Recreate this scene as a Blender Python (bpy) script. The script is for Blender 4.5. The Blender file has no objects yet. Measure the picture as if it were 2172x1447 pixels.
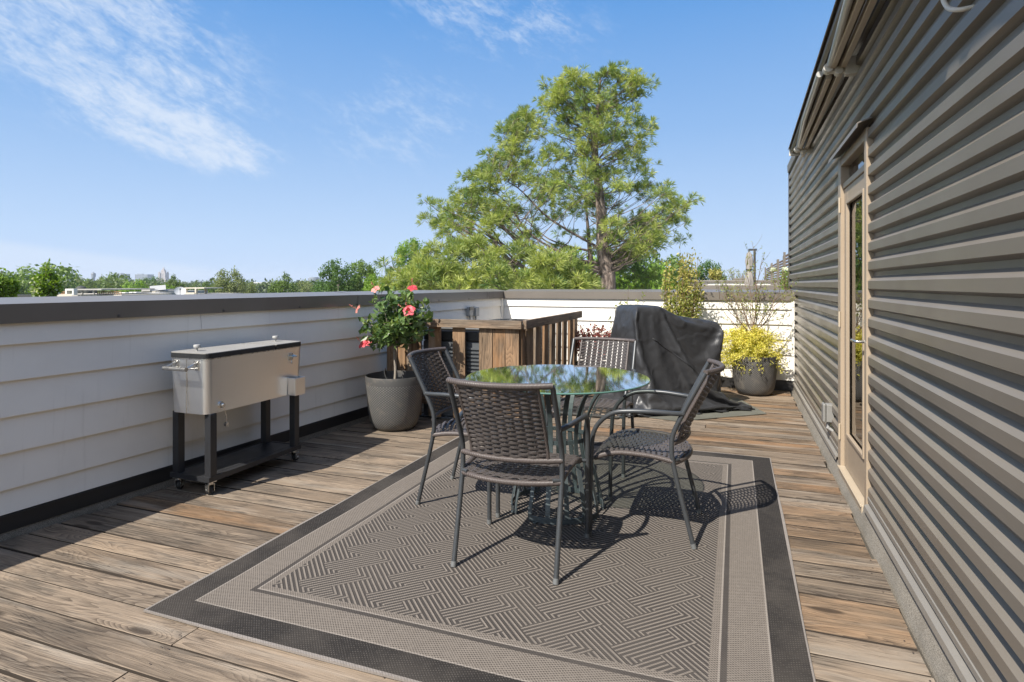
import bpy, math, random
from mathutils import Vector, Matrix
S = bpy.context.scene
COL = S.collection
PI = math.pi
R = math.radians
# ------------------------------------------------------------------ camera
CAM_H = 1.27
YAW = R(20.467)
F_PX = 1270.0          # focal length in pixels of the 2172 px wide picture
cam = bpy.data.cameras.new('camera')
cam_o = bpy.data.objects.new('camera', cam)
COL.objects.link(cam_o)
cam.sensor_width = 36.0
cam.lens = 36.0 * F_PX / 2172.0
cam.shift_y = -(723.5 - 603.0) / 2172.0
cam.clip_start = 0.05
cam.clip_end = 12000.0
cam_o.location = (0, 0, CAM_H)
cam_o.rotation_euler = (R(90), 0, YAW)
S.camera = cam_o
# ------------------------------------------------------------------ light
SUN_D = Vector((-0.34, -0.837, 1.0)).normalized()      # towards the sun
SUN_EL = math.asin(SUN_D.z)
SUN_AZ = math.atan2(SUN_D.x, SUN_D.y)                   # from +Y, clockwise
sun = bpy.data.lights.new('sun', 'SUN')
sun.energy = 4.7
sun.angle = R(0.53)
sun.color = (1.0, 0.94, 0.85)
sun_o = bpy.data.objects.new('sun', sun)
COL.objects.link(sun_o)
sun_o.rotation_euler = SUN_D.to_track_quat('Z', 'Y').to_euler()
sun_o.location = SUN_D * 50

S.view_settings.view_transform = 'Standard'
S.view_settings.look = 'None'
S.view_settings.gamma = 1.0
S.view_settings.exposure = 0.75
S.view_settings.use_curve_mapping = False
S.cycles.max_bounces = 8
S.cycles.transparent_max_bounces = 12
S.cycles.caustics_reflective = False
S.cycles.caustics_refractive = False


class NT:
    """small helper to write node trees"""
    def __init__(s, nt):
        s.nt = nt
        nt.nodes.clear()

    def n(s, typ, **kw):
        nd = s.nt.nodes.new(typ)
        for k, v in kw.items():
            setattr(nd, k, v)
        return nd

    def put(s, sock, v):
        if isinstance(v, bpy.types.NodeSocket):
            s.nt.links.new(v, sock)
        elif v is not None:
            if hasattr(sock, 'default_value') and not isinstance(v, (int, float)) and len(v) == 3 and len(sock.default_value) == 4:
                v = (*v, 1.0)
            sock.default_value = v

    def m(s, op, a, b=None, c=None, clamp=False):
        nd = s.n('ShaderNodeMath', operation=op, use_clamp=clamp)
        s.put(nd.inputs[0], a)
        if b is not None: s.put(nd.inputs[1], b)
        if c is not None: s.put(nd.inputs[2], c)
        return nd.outputs[0]

    def mr(s, v, a, b, c=0.0, d=1.0, smooth=True):
        nd = s.n('ShaderNodeMapRange', interpolation_type='SMOOTHSTEP' if smooth else 'LINEAR')
        s.put(nd.inputs['Value'], v)
        for k, x in zip(('From Min', 'From Max', 'To Min', 'To Max'), (a, b, c, d)):
            s.put(nd.inputs[k], x)
        return nd.outputs[0]

    def mix(s, f, a, b, mode='MIX'):
        nd = s.n('ShaderNodeMix', data_type='RGBA', blend_type=mode)
        s.put(nd.inputs[0], f); s.put(nd.inputs[6], a); s.put(nd.inputs[7], b)
        return nd.outputs[2]

    def sep(s, v):
        nd = s.n('ShaderNodeSeparateXYZ'); s.put(nd.inputs[0], v)
        return nd.outputs

    def com(s, x, y, z=0.0):
        nd = s.n('ShaderNodeCombineXYZ')
        s.put(nd.inputs[0], x); s.put(nd.inputs[1], y); s.put(nd.inputs[2], z)
        return nd.outputs[0]

    def noise(s, vec, scale=5.0, detail=3.0, rough=0.5, dist=0.0, color=False):
        nd = s.n('ShaderNodeTexNoise')
        s.put(nd.inputs['Vector'], vec)
        for k, v in (('Scale', scale), ('Detail', detail), ('Roughness', rough), ('Distortion', dist)):
            s.put(nd.inputs[k], v)
        return nd.outputs['Color' if color else 'Fac']

    def ramp(s, f, stops, interp='LINEAR'):
        nd = s.n('ShaderNodeValToRGB')
        cr = nd.color_ramp
        cr.interpolation = interp
        while len(cr.elements) > 1: cr.elements.remove(cr.elements[-1])
        for i, (p, c) in enumerate(stops):
            e = cr.elements[0] if i == 0 else cr.elements.new(p)
            e.position = p; e.color = (*c, 1) if len(c) == 3 else c
        s.put(nd.inputs[0], f)
        return nd.outputs[0]

    def bump(s, h, strength=0.5, dist=0.01):
        nd = s.n('ShaderNodeBump')
        s.put(nd.inputs['Height'], h); s.put(nd.inputs['Strength'], strength); s.put(nd.inputs['Distance'], dist)
        return nd.outputs[0]

    def attr(s, name, out='Fac'):
        nd = s.n('ShaderNodeAttribute', attribute_name=name)
        return nd.outputs[out]

    def tc(s, out='Object'):
        return s.n('ShaderNodeTexCoord').outputs[out]

    def bsdf(s, color, rough=0.6, metal=0.0, normal=None, spec=None, **kw):
        nd = s.n('ShaderNodeBsdfPrincipled')
        s.put(nd.inputs['Base Color'], color)
        s.put(nd.inputs['Roughness'], rough)
        s.put(nd.inputs['Metallic'], metal)
        if normal is not None: s.put(nd.inputs['Normal'], normal)
        if spec is not None: s.put(nd.inputs['Specular IOR Level'], spec)
        for k, v in kw.items(): s.put(nd.inputs[k], v)
        return nd.outputs[0]

    def out(s, sh):
        nd = s.n('ShaderNodeOutputMaterial')
        s.nt.links.new(sh, nd.inputs['Surface'])


def mat(name):
    m = bpy.data.materials.new(name)
    m.use_nodes = True
    return m, NT(m.node_tree)


# ------------------------------------------------------------------ world: Nishita sky with thin cirrus
W = bpy.data.worlds.new('World')
S.world = W
W.use_nodes = True
t = NT(W.node_tree)
sky = t.n('ShaderNodeTexSky', sky_type='NISHITA')
sky.sun_disc = False
sky.sun_elevation = SUN_EL
sky.sun_rotation = SUN_AZ
sky.altitude = 0
sky.air_density = 1.0
sky.dust_density = 0.6
sky.ozone_density = 2.0
g = t.tc('Generated')
gx, gy, gz = t.sep(g)
az = t.m('ARCTAN2', gx, gy)
az = t.m('MULTIPLY', az, 57.29578)
el = t.m('MULTIPLY', t.m('ARCSINE', gz), 57.29578)
hs = t.n('ShaderNodeHueSaturation')
t.put(hs.inputs['Saturation'], 0.72)
t.put(hs.inputs['Value'], 0.94)
t.put(hs.inputs['Color'], sky.outputs[0])
skyc = hs.outputs[0]


def blob(a0, e0, ra, re, rot=0.0):
    """soft elliptic patch of cirrus in sky azimuth and elevation (degrees)"""
    da = t.m('SUBTRACT', az, a0); de = t.m('SUBTRACT', el, e0)
    c, s_ = math.cos(R(rot)), math.sin(R(rot))
    u = t.m('ADD', t.m('MULTIPLY', da, c / ra), t.m('MULTIPLY', de, s_ / ra))
    v = t.m('ADD', t.m('MULTIPLY', da, -s_ / re), t.m('MULTIPLY', de, c / re))
    d = t.m('SQRT', t.m('ADD', t.m('MULTIPLY', u, u), t.m('MULTIPLY', v, v)))
    return t.mr(d, 1.0, 0.25, 0.0, 1.0)


c_, s_ = math.cos(R(-24)), math.sin(R(-24))
cu = t.m('ADD', t.m('MULTIPLY', az, c_), t.m('MULTIPLY', el, s_))
cv = t.m('ADD', t.m('MULTIPLY', az, -s_), t.m('MULTIPLY', el, c_))
streak = t.noise(t.com(t.m('MULTIPLY', cu, 0.26), t.m('MULTIPLY', cv, 0.60), 3.1), 1.0, 9.0, 0.62, 0.5)
fine = t.noise(t.com(t.m('MULTIPLY', cu, 1.2), t.m('MULTIPLY', cv, 2.6), 7.7), 1.0, 6.0, 0.62, 0.5)
tex = t.m('ADD', t.m('MULTIPLY', streak, 0.68), t.m('MULTIPLY', fine, 0.32))
m1 = t.m('MAXIMUM', t.m('MULTIPLY', blob(-56, 20.0, 21, 10.5, -25), 0.60), t.m('MULTIPLY', blob(-50.5, 13.0, 13.0, 4.2, -15), 0.95))
m1 = t.m('MAXIMUM', m1, t.m('MULTIPLY', blob(-31, 15, 14, 7, 10), 0.34))
m1 = t.m('MAXIMUM', m1, t.m('MULTIPLY', blob(-22, 24, 16, 5, -10), 0.42))
cl = t.m('MULTIPLY', t.mr(t.m('ADD', tex, t.m('MULTIPLY', m1, 0.30)), 0.52, 0.92), t.m('MINIMUM', t.m('MULTIPLY', m1, 2.2), 1.0))
low = t.m('MULTIPLY', t.mr(t.m('ADD', el, t.m('MULTIPLY', t.m('ADD', az, 61.0), 0.13)), 3.5, 2.7), t.mr(az, -43, -50))
low = t.m('MULTIPLY', low, 0.55)
cl = t.m('MULTIPLY', t.m('MAXIMUM', cl, low), 0.72)
gr_ = t.n('ShaderNodeValToRGB')
while len(gr_.color_ramp.elements) > 1: gr_.color_ramp.elements.remove(gr_.color_ramp.elements[-1])
for i_, (e_, c_) in enumerate(((0.0, (2.75, 3.55, 4.75)), (4.0, (2.45, 3.35, 4.65)), (14.0, (1.38, 2.42, 4.15)), (25.0, (0.62, 1.70, 3.70)), (40.0, (0.50, 1.40, 3.4)))):
    el_ = gr_.color_ramp.elements[0] if i_ == 0 else gr_.color_ramp.elements.new(e_ / 90)
    el_.position = e_ / 90; el_.color = (c_[0] / 5, c_[1] / 5, c_[2] / 5, 1)
t.put(gr_.inputs[0], t.m('DIVIDE', el, 90.0))
view = t.mix(1.0, gr_.outputs[0], (5.0, 5.0, 5.0), 'MULTIPLY')
# the sky away from the sun, as seen; towards the sun and overhead the Nishita sky itself
skyc = t.mix(t.m('MULTIPLY', t.mr(gy, -0.35, 0.25), t.mr(el, 62.0, 30.0)), skyc, view)
skyc = t.mix(cl, skyc, (3.9, 4.25, 4.75))
bg = t.n('ShaderNodeBackground')
t.put(bg.inputs['Color'], skyc)
bg.inputs['Strength'].default_value = 0.125
wo = t.n('ShaderNodeOutputWorld')
W.node_tree.links.new(bg.outputs[0], wo.inputs['Surface'])


# ------------------------------------------------------------------ geometry helpers
def at(px, py, depth):
    """a point of the place at the given distance, from the survey of the photograph (2172 px wide)"""
    r = (px - 1086.0) / F_PX; u = (603.0 - py) / F_PX
    c, s = math.cos(YAW), math.sin(YAW)
    return Vector(((r * c - s) * depth, (r * s + c) * depth, u * depth + CAM_H))


def spline(pts, sub=6):
    """Catmull-Rom through points"""
    P = [Vector(p) for p in pts]
    if len(P) < 3: return P
    o = []
    for i in range(len(P) - 1):
        a = P[i - 1] if i > 0 else P[0] * 2 - P[1]
        b, c = P[i], P[i + 1]
        d = P[i + 2] if i + 2 < len(P) else c * 2 - b
        for k in range(sub):
            x = k / sub
            o.append(0.5 * ((2 * b) + (c - a) * x + (2 * a - 5 * b + 4 * c - d) * x * x + (3 * b - a - 3 * c + d) * x ** 3))
    o.append(P[-1])
    return o


class MB:
    def __init__(s):
        s.v = []; s.f = []; s.mi = []; s.uv = {}; s.r = []; s.cur = 0; s.rnd = 0.5

    def face(s, idx, uv=None):
        if uv: s.uv[len(s.f)] = uv
        s.f.append(tuple(idx)); s.mi.append(s.cur); s.r.append(s.rnd)

    def poly(s, pts, uv=None):
        b = len(s.v); s.v += [tuple(p) for p in pts]
        s.face(range(b, b + len(pts)), uv)

    def box(s, x0, x1, y0, y1, z0, z1, M=None):
        b = len(s.v)
        c = [Vector((x, y, z)) for z in (z0, z1) for y in (y0, y1) for x in (x0, x1)]
        if M is not None: c = [M @ p for p in c]
        s.v += [tuple(p) for p in c]
        for q in ((0, 2, 3, 1), (4, 5, 7, 6), (0, 1, 5, 4), (2, 6, 7, 3), (0, 4, 6, 2), (1, 3, 7, 5)):
            s.face([b + i for i in q])

    def tube(s, pts, r, n=8, cap=True, closed=False, flat=None):
        """round tube along points; r number or list; flat=(half width, half thickness, normal) makes a strap"""
        P = [Vector(p) for p in pts]; L = len(P)
        up = None; b0 = len(s.v)
        for i in range(L):
            if closed: d = P[(i + 1) % L] - P[i - 1]
            else: d = P[min(i + 1, L - 1)] - P[max(i - 1, 0)]
            d.normalize()
            if up is None:
                up = d.orthogonal().normalized()
            up = (up - d * up.dot(d))
            if up.length < 1e-6: up = d.orthogonal()
            up.normalize()
            sd = d.cross(up)
            rr = r[i] if isinstance(r, (list, tuple)) else r
            for k in range(n):
                a = 2 * PI * k / n
                s.v.append(tuple(P[i] + up * (math.cos(a) * rr) + sd * (math.sin(a) * rr)))
        m = L if closed else L - 1
        for i in range(m):
            for k in range(n):
                a = b0 + i * n + k; b = b0 + i * n + (k + 1) % n
                j = (i + 1) % L
                s.face((a, b, b0 + j * n + (k + 1) % n, b0 + j * n + k))
        if cap and not closed:
            s.face([b0 + k for k in range(n)][::-1]); s.face([b0 + (L - 1) * n + k for k in range(n)])

    def strap(s, pts, hw, ht, wdir):
        """flat bar; wdir = width direction (vector or list of vectors)"""
        P = [Vector(p) for p in pts]; L = len(P); b0 = len(s.v)
        for i in range(L):
            d = (P[min(i + 1, L - 1)] - P[max(i - 1, 0)]).normalized()
            w = Vector(wdir[i] if isinstance(wdir, list) else wdir)
            w = (w - d * w.dot(d)).normalized(); t_ = d.cross(w)
            for a, b in ((-1, -1), (1, -1), (1, 1), (-1, 1)):
                s.v.append(tuple(P[i] + w * hw * a + t_ * ht * b))
        for i in range(L - 1):
            for k in range(4):
                s.face((b0 + i * 4 + k, b0 + i * 4 + (k + 1) % 4, b0 + (i + 1) * 4 + (k + 1) % 4, b0 + (i + 1) * 4 + k))
        s.face((b0 + 3, b0 + 2, b0 + 1, b0)); e = b0 + (L - 1) * 4
        s.face((e, e + 1, e + 2, e + 3))

    def lathe(s, prof, n=32, cx=0, cy=0, a0=0, a1=2 * PI, cap=False):
        b0 = len(s.v); full = abs(a1 - a0 - 2 * PI) < 1e-6; m = n if full else n + 1
        for r, z in prof:
            for k in range(m):
                a = a0 + (a1 - a0) * k / n
                s.v.append((cx + r * math.cos(a), cy + r * math.sin(a), z))
        for i in range(len(prof) - 1):
            for k in range(n):
                j = (k + 1) % m
                s.face((b0 + i * m + k, b0 + i * m + j, b0 + (i + 1) * m + j, b0 + (i + 1) * m + k))
        if cap:
            s.face([b0 + k for k in range(m)][::-1]); s.face([b0 + (len(prof) - 1) * m + k for k in range(m)])

    def prism(s, poly, axis, a, b):
        """polygon in the plane across 'axis' (x,y,z), extruded from a to b"""
        def P(p, t_):
            return {'x': (t_, p[0], p[1]), 'y': (p[0], t_, p[1]), 'z': (p[0], p[1], t_)}[axis]
        b0 = len(s.v); n = len(poly)
        s.v += [P(p, a) for p in poly] + [P(p, b) for p in poly]
        for k in range(n):
            s.face((b0 + k, b0 + (k + 1) % n, b0 + n + (k + 1) % n, b0 + n + k))
        s.face([b0 + k for k in range(n)][::-1]); s.face([b0 + n + k for k in range(n)])

    def sheet(s, prof, axis, a, b, n=1):
        """open profile line extruded along axis"""
        def P(p, t_):
            return {'x': (t_, p[0], p[1]), 'y': (p[0], t_, p[1]), 'z': (p[0], p[1], t_)}[axis]
        b0 = len(s.v); m = len(prof)
        for j in range(n + 1):
            s.v += [P(p, a + (b - a) * j / n) for p in prof]
        for j in range(n):
            for k in range(m - 1):
                s.face((b0 + j * m + k, b0 + j * m + k + 1, b0 + (j + 1) * m + k + 1, b0 + (j + 1) * m + k))

    def leaf(s, c, d, nrm, L, w, fold=0.25, droop=0.15):
        c = Vector(c); d = Vector(d).normalized(); nrm = Vector(nrm)
        sd = d.cross(nrm)
        if sd.length < 1e-4: sd = d.orthogonal()
        sd.normalize(); nn = sd.cross(d)
        b = len(s.v)
        mid = c + d * L * 0.45 - nn * (fold * w * 0.5)
        tip = c + d * L - nn * L * droop
        s.v += [tuple(c), tuple(mid + sd * w * .5 + nn * fold * w * .5), tuple(tip), tuple(mid - sd * w * .5 + nn * fold * w * .5), tuple(mid)]
        s.face((b, b + 4, b + 2, b + 1)); s.face((b, b + 3, b + 2, b + 4))

    def quad(s, c, d, nrm, L, w):
        c = Vector(c); d = Vector(d).normalized(); sd = d.cross(Vector(nrm))
        if sd.length < 1e-4: sd = d.orthogonal()
        sd.normalize()
        b = len(s.v)
        s.v += [tuple(c), tuple(c + d * L * .5 + sd * w * .5), tuple(c + d * L), tuple(c + d * L * .5 - sd * w * .5)]
        s.face((b, b + 1, b + 2, b + 3))

    def mesh(s, name, mats, smooth=None):
        me = bpy.data.meshes.new(name)
        me.from_pydata(s.v, [], s.f)
        for m in (mats if isinstance(mats, (list, tuple)) else [mats]): me.materials.append(m)
        if any(s.mi): me.polygons.foreach_set('material_index', s.mi)
        at_ = me.attributes.new('rnd', 'FLOAT', 'FACE'); at_.data.foreach_set('value', s.r)
        if s.uv:
            uvl = me.uv_layers.new(name='UVMap')
            for p in me.polygons:
                u = s.uv.get(p.index)
                if u:
                    for k, li in enumerate(p.loop_indices): uvl.data[li].uv = u[k]
        if smooth:
            me.shade_smooth()
            if smooth is not True: me.set_sharp_from_angle(angle=R(smooth))
        me.update()
        return me

    def build(s, name, mats, parent=None, smooth=None, bevel=0.0, loc=None, bseg=2):
        o = bpy.data.objects.new(name, s.mesh(name, mats, smooth))
        COL.objects.link(o)
        if loc is not None: o.location = loc
        if parent is not None: o.parent = parent
        if bevel:
            b = o.modifiers.new('bevel', 'BEVEL'); b.width = bevel; b.segments = bseg; b.limit_method = 'ANGLE'; b.angle_limit = R(40)
            b.harden_normals = False
        return o


def thing(name, label, cat, loc=(0, 0, 0), rz=0.0, group=None):
    o = bpy.data.objects.new(name, None)
    COL.objects.link(o)
    o.empty_display_size = 0.1
    o.location = loc; o.rotation_euler = (0, 0, rz)
    return tag(o, label, cat, group)


def tag(o, label=None, cat=None, group=None, kind=None):
    if label: o['label'] = label
    if cat: o['category'] = cat
    if group: o['group'] = group
    if kind: o['kind'] = kind
    return o


def copy_tree(o, parent=None):
    c = o.copy(); COL.objects.link(c)
    if parent is not None: c.parent = parent
    for ch in list(o.children): copy_tree(ch, c)
    return c
# ------------------------------------------------------------------ materials
def simple(name, col, rough=0.6, metal=0.0, var=0.12, scale=8.0, bump=0.0, spec=None, coord='Object'):
    m, t = mat(name)
    n = t.noise(t.tc(coord), scale, 5, 0.6)
    c = t.mix(n, tuple(x * (1 - var) for x in col), tuple(min(1, x * (1 + var)) for x in col))
    rg = t.mr(n, 0.3, 0.7, rough * 0.9, min(1, rough * 1.12))
    nm = t.bump(t.noise(t.tc(coord), scale * 14, 3, 0.6), bump, 0.004) if bump else None
    t.out(t.bsdf(c, rg, metal, nm, spec))
    return m


def wood_mat(name, base, dark, orange, gloss=0.72, contrast=1.0):
    """weathered planks: contour lines of a stretched noise, knots and fibres; u runs along the board in metres"""
    m, t = mat(name)
    uv = t.n('ShaderNodeUVMap').outputs[0]
    u, v, _ = t.sep(uv)
    rnd = t.attr('rnd')
    z = t.m('MULTIPLY', rnd, 91.7)
    # knots
    vor = t.n('ShaderNodeTexVoronoi', feature='F1')
    t.put(vor.inputs['Vector'], t.com(t.m('MULTIPLY', u, 1.5), t.m('MULTIPLY', v, 5.2), z)); vor.inputs['Scale'].default_value = 1.0
    kd = vor.outputs['Distance']
    kbump = t.mr(kd, 0.42, 0.0, 0.0, 0.55)
    knot = t.mr(kd, 0.13, 0.07)
    # rings
    base_n = t.noise(t.com(t.m('MULTIPLY', u, 0.75), t.m('MULTIPLY', v, 6.5), z), 1.0, 2.0, 0.45, 0.25)
    h = t.m('ADD', base_n, t.m('MULTIPLY', kbump, 0.35))
    ring = t.m('FRACT', t.m('MULTIPLY', h, 33.0))
    ring = t.m('POWER', ring, 1.7)
    ringvis = t.noise(t.com(t.m('MULTIPLY', u, 0.9), t.m('MULTIPLY', v, 4.0), t.m('ADD', z, 9.0)), 1.0, 2.0, 0.5)
    ringvis = t.mr(ringvis, 0.38, 0.62, 0.15, 1.0)
    ring = t.m('MULTIPLY', ring, ringvis)
    fib = t.noise(t.com(t.m('MULTIPLY', u, 6.0), t.m('MULTIPLY', v, 330.0), z), 1.0, 3.0, 0.65)
    fib2 = t.noise(t.com(t.m('MULTIPLY', u, 2.4), t.m('MULTIPLY', v, 70.0), z), 1.0, 3.0, 0.6)
    blot = t.noise(t.com(t.m('MULTIPLY', u, 2.3), t.m('MULTIPLY', v, 6.0), t.m('ADD', z, 4.0)), 1.0, 4.0, 0.6)
    # colour: silvered to brown from board to board
    hue = t.m('FRACT', t.m('MULTIPLY', rnd, 7.31))
    c0 = t.mix(t.mr(hue, 0.25, 0.95), base, orange)
    c0 = t.mix(t.mr(blot, 0.40, 0.66, 0.0, 0.85), c0, tuple(x * 0.60 for x in (base[0] * .93, base[1], base[2] * 1.08)))
    stn = t.noise(t.com(t.m('MULTIPLY', u, 2.0), t.m('MULTIPLY', v, 24.0), t.m('ADD', z, 23.0)), 1.0, 5.0, 0.62, 0.6)
    stn = t.mr(stn, 0.56, 0.70)
    lum = t.m('ADD', 0.60, t.m('MULTIPLY', t.m('FRACT', t.m('MULTIPLY', rnd, 3.77)), 0.58))
    c0 = t.mix(1.0, c0, t.com(lum, lum, lum), 'MULTIPLY')
    c1 = t.mix(t.m('MULTIPLY', ring, 0.70 * contrast), c0, dark)
    c1 = t.mix(t.mr(fib, 0.48, 0.70, 0.0, 0.60 * contrast), c1, dark)
    c1 = t.mix(t.mr(fib2, 0.50, 0.36, 0.0, 0.40), c1, tuple(min(1, x * 1.35) for x in base))
    c1 = t.mix(t.m('MULTIPLY', knot, 0.8), c1, tuple(x * 0.55 for x in dark))
    crk = t.noise(t.com(t.m('MULTIPLY', u, 1.3), t.m('MULTIPLY', v, 48.0), t.m('ADD', z, 17.0)), 1.0, 3.0, 0.55)
    crk = t.mr(t.m('ABSOLUTE', t.m('SUBTRACT', crk, 0.5)), 0.012, 0.002)
    crk = t.m('MULTIPLY', crk, t.mr(blot, 0.45, 0.6))
    pal = t.noise(t.com(t.m('MULTIPLY', u, 1.1), t.m('MULTIPLY', v, 8.0), t.m('ADD', z, 31.0)), 1.0, 3.0, 0.55)
    c1 = t.mix(t.mr(pal, 0.54, 0.72, 0.0, 0.45), c1, (0.36, 0.315, 0.26))
    c1 = t.mix(t.m('MULTIPLY', stn, 0.50), c1, tuple(x * 0.9 for x in dark))
    c1 = t.mix(t.m('MULTIPLY', crk, 0.75), c1, tuple(x * 0.35 for x in dark))
    hgt = t.m('SUBTRACT', t.m('MULTIPLY', ring, -0.5), t.m('MULTIPLY', fib, 0.6))
    hgt = t.m('SUBTRACT', hgt, t.m('MULTIPLY', crk, 1.2))
    t.out(t.bsdf(c1, t.mr(blot, 0.3, 0.7, gloss - 0.08, gloss + 0.1), 0.0, t.bump(hgt, 0.75, 0.003), 0.35))
    return m


M = {}
M['deck'] = wood_mat('deck_wood', (0.275, 0.214, 0.156), (0.050, 0.036, 0.026), (0.278, 0.205, 0.140), 0.72, 1.15)
M['deck2'] = wood_mat('deck_wood_brown', (0.262, 0.184, 0.118), (0.048, 0.031, 0.020), (0.310, 0.178, 0.090), 0.66, 1.15)
M['fence'] = wood_mat('fence_wood', (0.280, 0.192, 0.120), (0.055, 0.033, 0.020), (0.320, 0.178, 0.085), 0.7, 0.8)
M['rail'] = wood_mat('rail_wood', (0.300, 0.235, 0.170), (0.075, 0.050, 0.034), (0.30, 0.20, 0.125), 0.75)

# painted lap siding
m, t = mat('siding_paint')
o = t.tc('Object'); ox, oy, oz = t.sep(o)
gr = t.noise(t.com(t.m('MULTIPLY', t.m('ADD', ox, oy), 3.0), t.m('MULTIPLY', oz, 160.0), 0.0), 1.0, 3, 0.6)
bl = t.noise(o, 1.7, 5, 0.62)
st = t.noise(t.com(t.m('MULTIPLY', t.m('ADD', ox, oy), 22.0), t.m('MULTIPLY', oz, 1.3), 2.0), 1.0, 4, 0.6)
c = t.mix(t.mr(bl, 0.35, 0.7), (0.86, 0.825, 0.755), (0.80, 0.765, 0.70))
c = t.mix(t.mr(st, 0.58, 0.75, 0.0, 0.28), c, (0.62, 0.58, 0.51))
t.out(t.bsdf(c, 0.55, 0.0, t.bump(t.m('ADD', t.m('MULTIPLY', gr, 0.35), bl), 0.22, 0.003), 0.35))
M['siding'] = m

# painted cladding, satin
m, t = mat('cladding_paint')
o = t.tc('Object'); ox, oy, oz = t.sep(o)
st = t.noise(t.com(0.37, t.m('MULTIPLY', oy, 5.0), t.m('MULTIPLY', oz, 0.5)), 1.0, 1, 0.4)
bl = t.noise(o, 2.3, 3, 0.5)
c = t.mix(st, (0.155, 0.134, 0.108), (0.205, 0.180, 0.148))
t.out(t.bsdf(c, t.mr(bl, 0.3, 0.7, 0.30, 0.40), 0.05, None, 0.28))
M['clad'] = m
M['trim_metal'] = simple('trim_metal', (0.205, 0.188, 0.165), 0.42, 0.2, 0.12, 4.0)
M['coping'] = simple('coping_metal', (0.160, 0.140, 0.118), 0.33, 0.0, 0.14, 3.0, 0.06, 0.6)
M['coping_dark'] = simple('coping_dark_metal', (0.085, 0.078, 0.072), 0.36, 0.2, 0.15, 3.0, 0.05)
M['flash'] = simple('base_flashing', (0.235, 0.218, 0.190), 0.45, 0.1, 0.12, 6.0)
M['flash_dark'] = simple('black_flashing', (0.022, 0.021, 0.021), 0.5, 0.0, 0.2, 6.0)
M['tan'] = simple('tan_door_paint', (0.36, 0.285, 0.205), 0.42, 0.0, 0.07, 5.0, 0.04)
M['tan_metal'] = simple('awning_tan_metal', (0.46, 0.385, 0.285), 0.38, 0.1, 0.12, 6.0)
M['awn_grey'] = simple('awning_grey_tube', (0.50, 0.49, 0.45), 0.35, 0.1, 0.1, 6.0)
M['awn_dark'] = simple('awning_hood_brown', (0.17, 0.14, 0.105), 0.45, 0.1, 0.15, 5.0)
M['ivory'] = simple('bracket_paint', (0.58, 0.54, 0.46), 0.45, 0.0, 0.1, 10.0)
M['steel_dark'] = simple('chair_frame_paint', (0.058, 0.063, 0.068), 0.36, 0.25, 0.22, 22.0)
M['strap'] = simple('table_base_paint', (0.085, 0.105, 0.112), 0.42, 0.2, 0.25, 20.0)
M['black'] = simple('black_plastic', (0.020, 0.021, 0.022), 0.45, 0.0, 0.2, 10.0)
M['cart_black'] = simple('cart_black_paint', (0.026, 0.027, 0.030), 0.40, 0.1, 0.25, 9.0)
M['rubber'] = simple('wheel_rubber', (0.016, 0.016, 0.017), 0.6)
M['zinc'] = simple('zinc_metal', (0.62, 0.61, 0.58), 0.28, 0.95, 0.1, 20.0)
M['foot'] = simple('foot_cap_grey', (0.13, 0.135, 0.135), 0.5, 0.0, 0.08, 10.0)
M['foot2'] = simple('weathered_box_grey', (0.22, 0.215, 0.20), 0.55, 0.0, 0.12, 14.0)
M['deck_side'] = simple('deck_board_side', (0.040, 0.030, 0.022), 0.9, 0.0, 0.3, 12.0)  # weathered sides, painted darker still so the gaps read as shaded
M['grey_plastic'] = simple('grey_plastic', (0.34, 0.34, 0.33), 0.5, 0.0, 0.08, 10.0)
M['lid_grey'] = simple('lid_sheet_metal', (0.33, 0.32, 0.30), 0.38, 0.1, 0.12, 5.0)
M['ac_grey'] = simple('condenser_grey', (0.085, 0.092, 0.098), 0.5, 0.1, 0.15, 6.0)
M['soil'] = simple('potting_soil', (0.045, 0.030, 0.020), 0.95, 0.0, 0.4, 40.0, 0.8)
M['bark'] = simple('plant_bark', (0.27, 0.235, 0.19), 0.8, 0.0, 0.35, 45.0, 0.5)
M['twig'] = simple('thin_twigs', (0.16, 0.105, 0.065), 0.75, 0.0, 0.3, 30.0)
M['concrete'] = simple('pale_concrete', (0.42, 0.40, 0.37), 0.8, 0.0, 0.15, 3.0)
M['cream'] = simple('cream_stucco', (0.62, 0.56, 0.46), 0.8, 0.0, 0.12, 1.0)
M['white_wall'] = simple('white_wall', (0.74, 0.72, 0.67), 0.7, 0.0, 0.08, 1.0)
M['grey_roof'] = simple('grey_shingle', (0.36, 0.36, 0.35), 0.85, 0.0, 0.25, 2.0)
M['dark_roof'] = simple('dark_roofing', (0.050, 0.055, 0.052), 0.75, 0.0, 0.2, 2.0)
M['rust'] = simple('rusty_rail', (0.30, 0.17, 0.085), 0.8, 0.0, 0.25, 3.0)
M['far_stone'] = simple('far_stone', (0.40, 0.36, 0.34), 0.8, 0.0, 0.1, 0.1)
M['far_grey'] = simple('far_grey_glass', (0.24, 0.27, 0.30), 0.5, 0.0, 0.1, 0.1)
M['far_dark'] = simple('far_window', (0.14, 0.16, 0.18), 0.4, 0.0, 0.1, 0.1)
M['canvas'] = simple('umbrella_canvas', (0.27, 0.245, 0.22), 0.85, 0.0, 0.12, 6.0)
M['grill_mat'] = simple('grill_mat_rubber', (0.115, 0.115, 0.095), 0.75, 0.0, 0.25, 7.0, 0.3)
M['dish'] = simple('satellite_dish_paint', (0.50, 0.51, 0.52), 0.45)
M['slat'] = simple('slat_screen_wood', (0.16, 0.105, 0.078), 0.7, 0.0, 0.2, 3.0)

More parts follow.
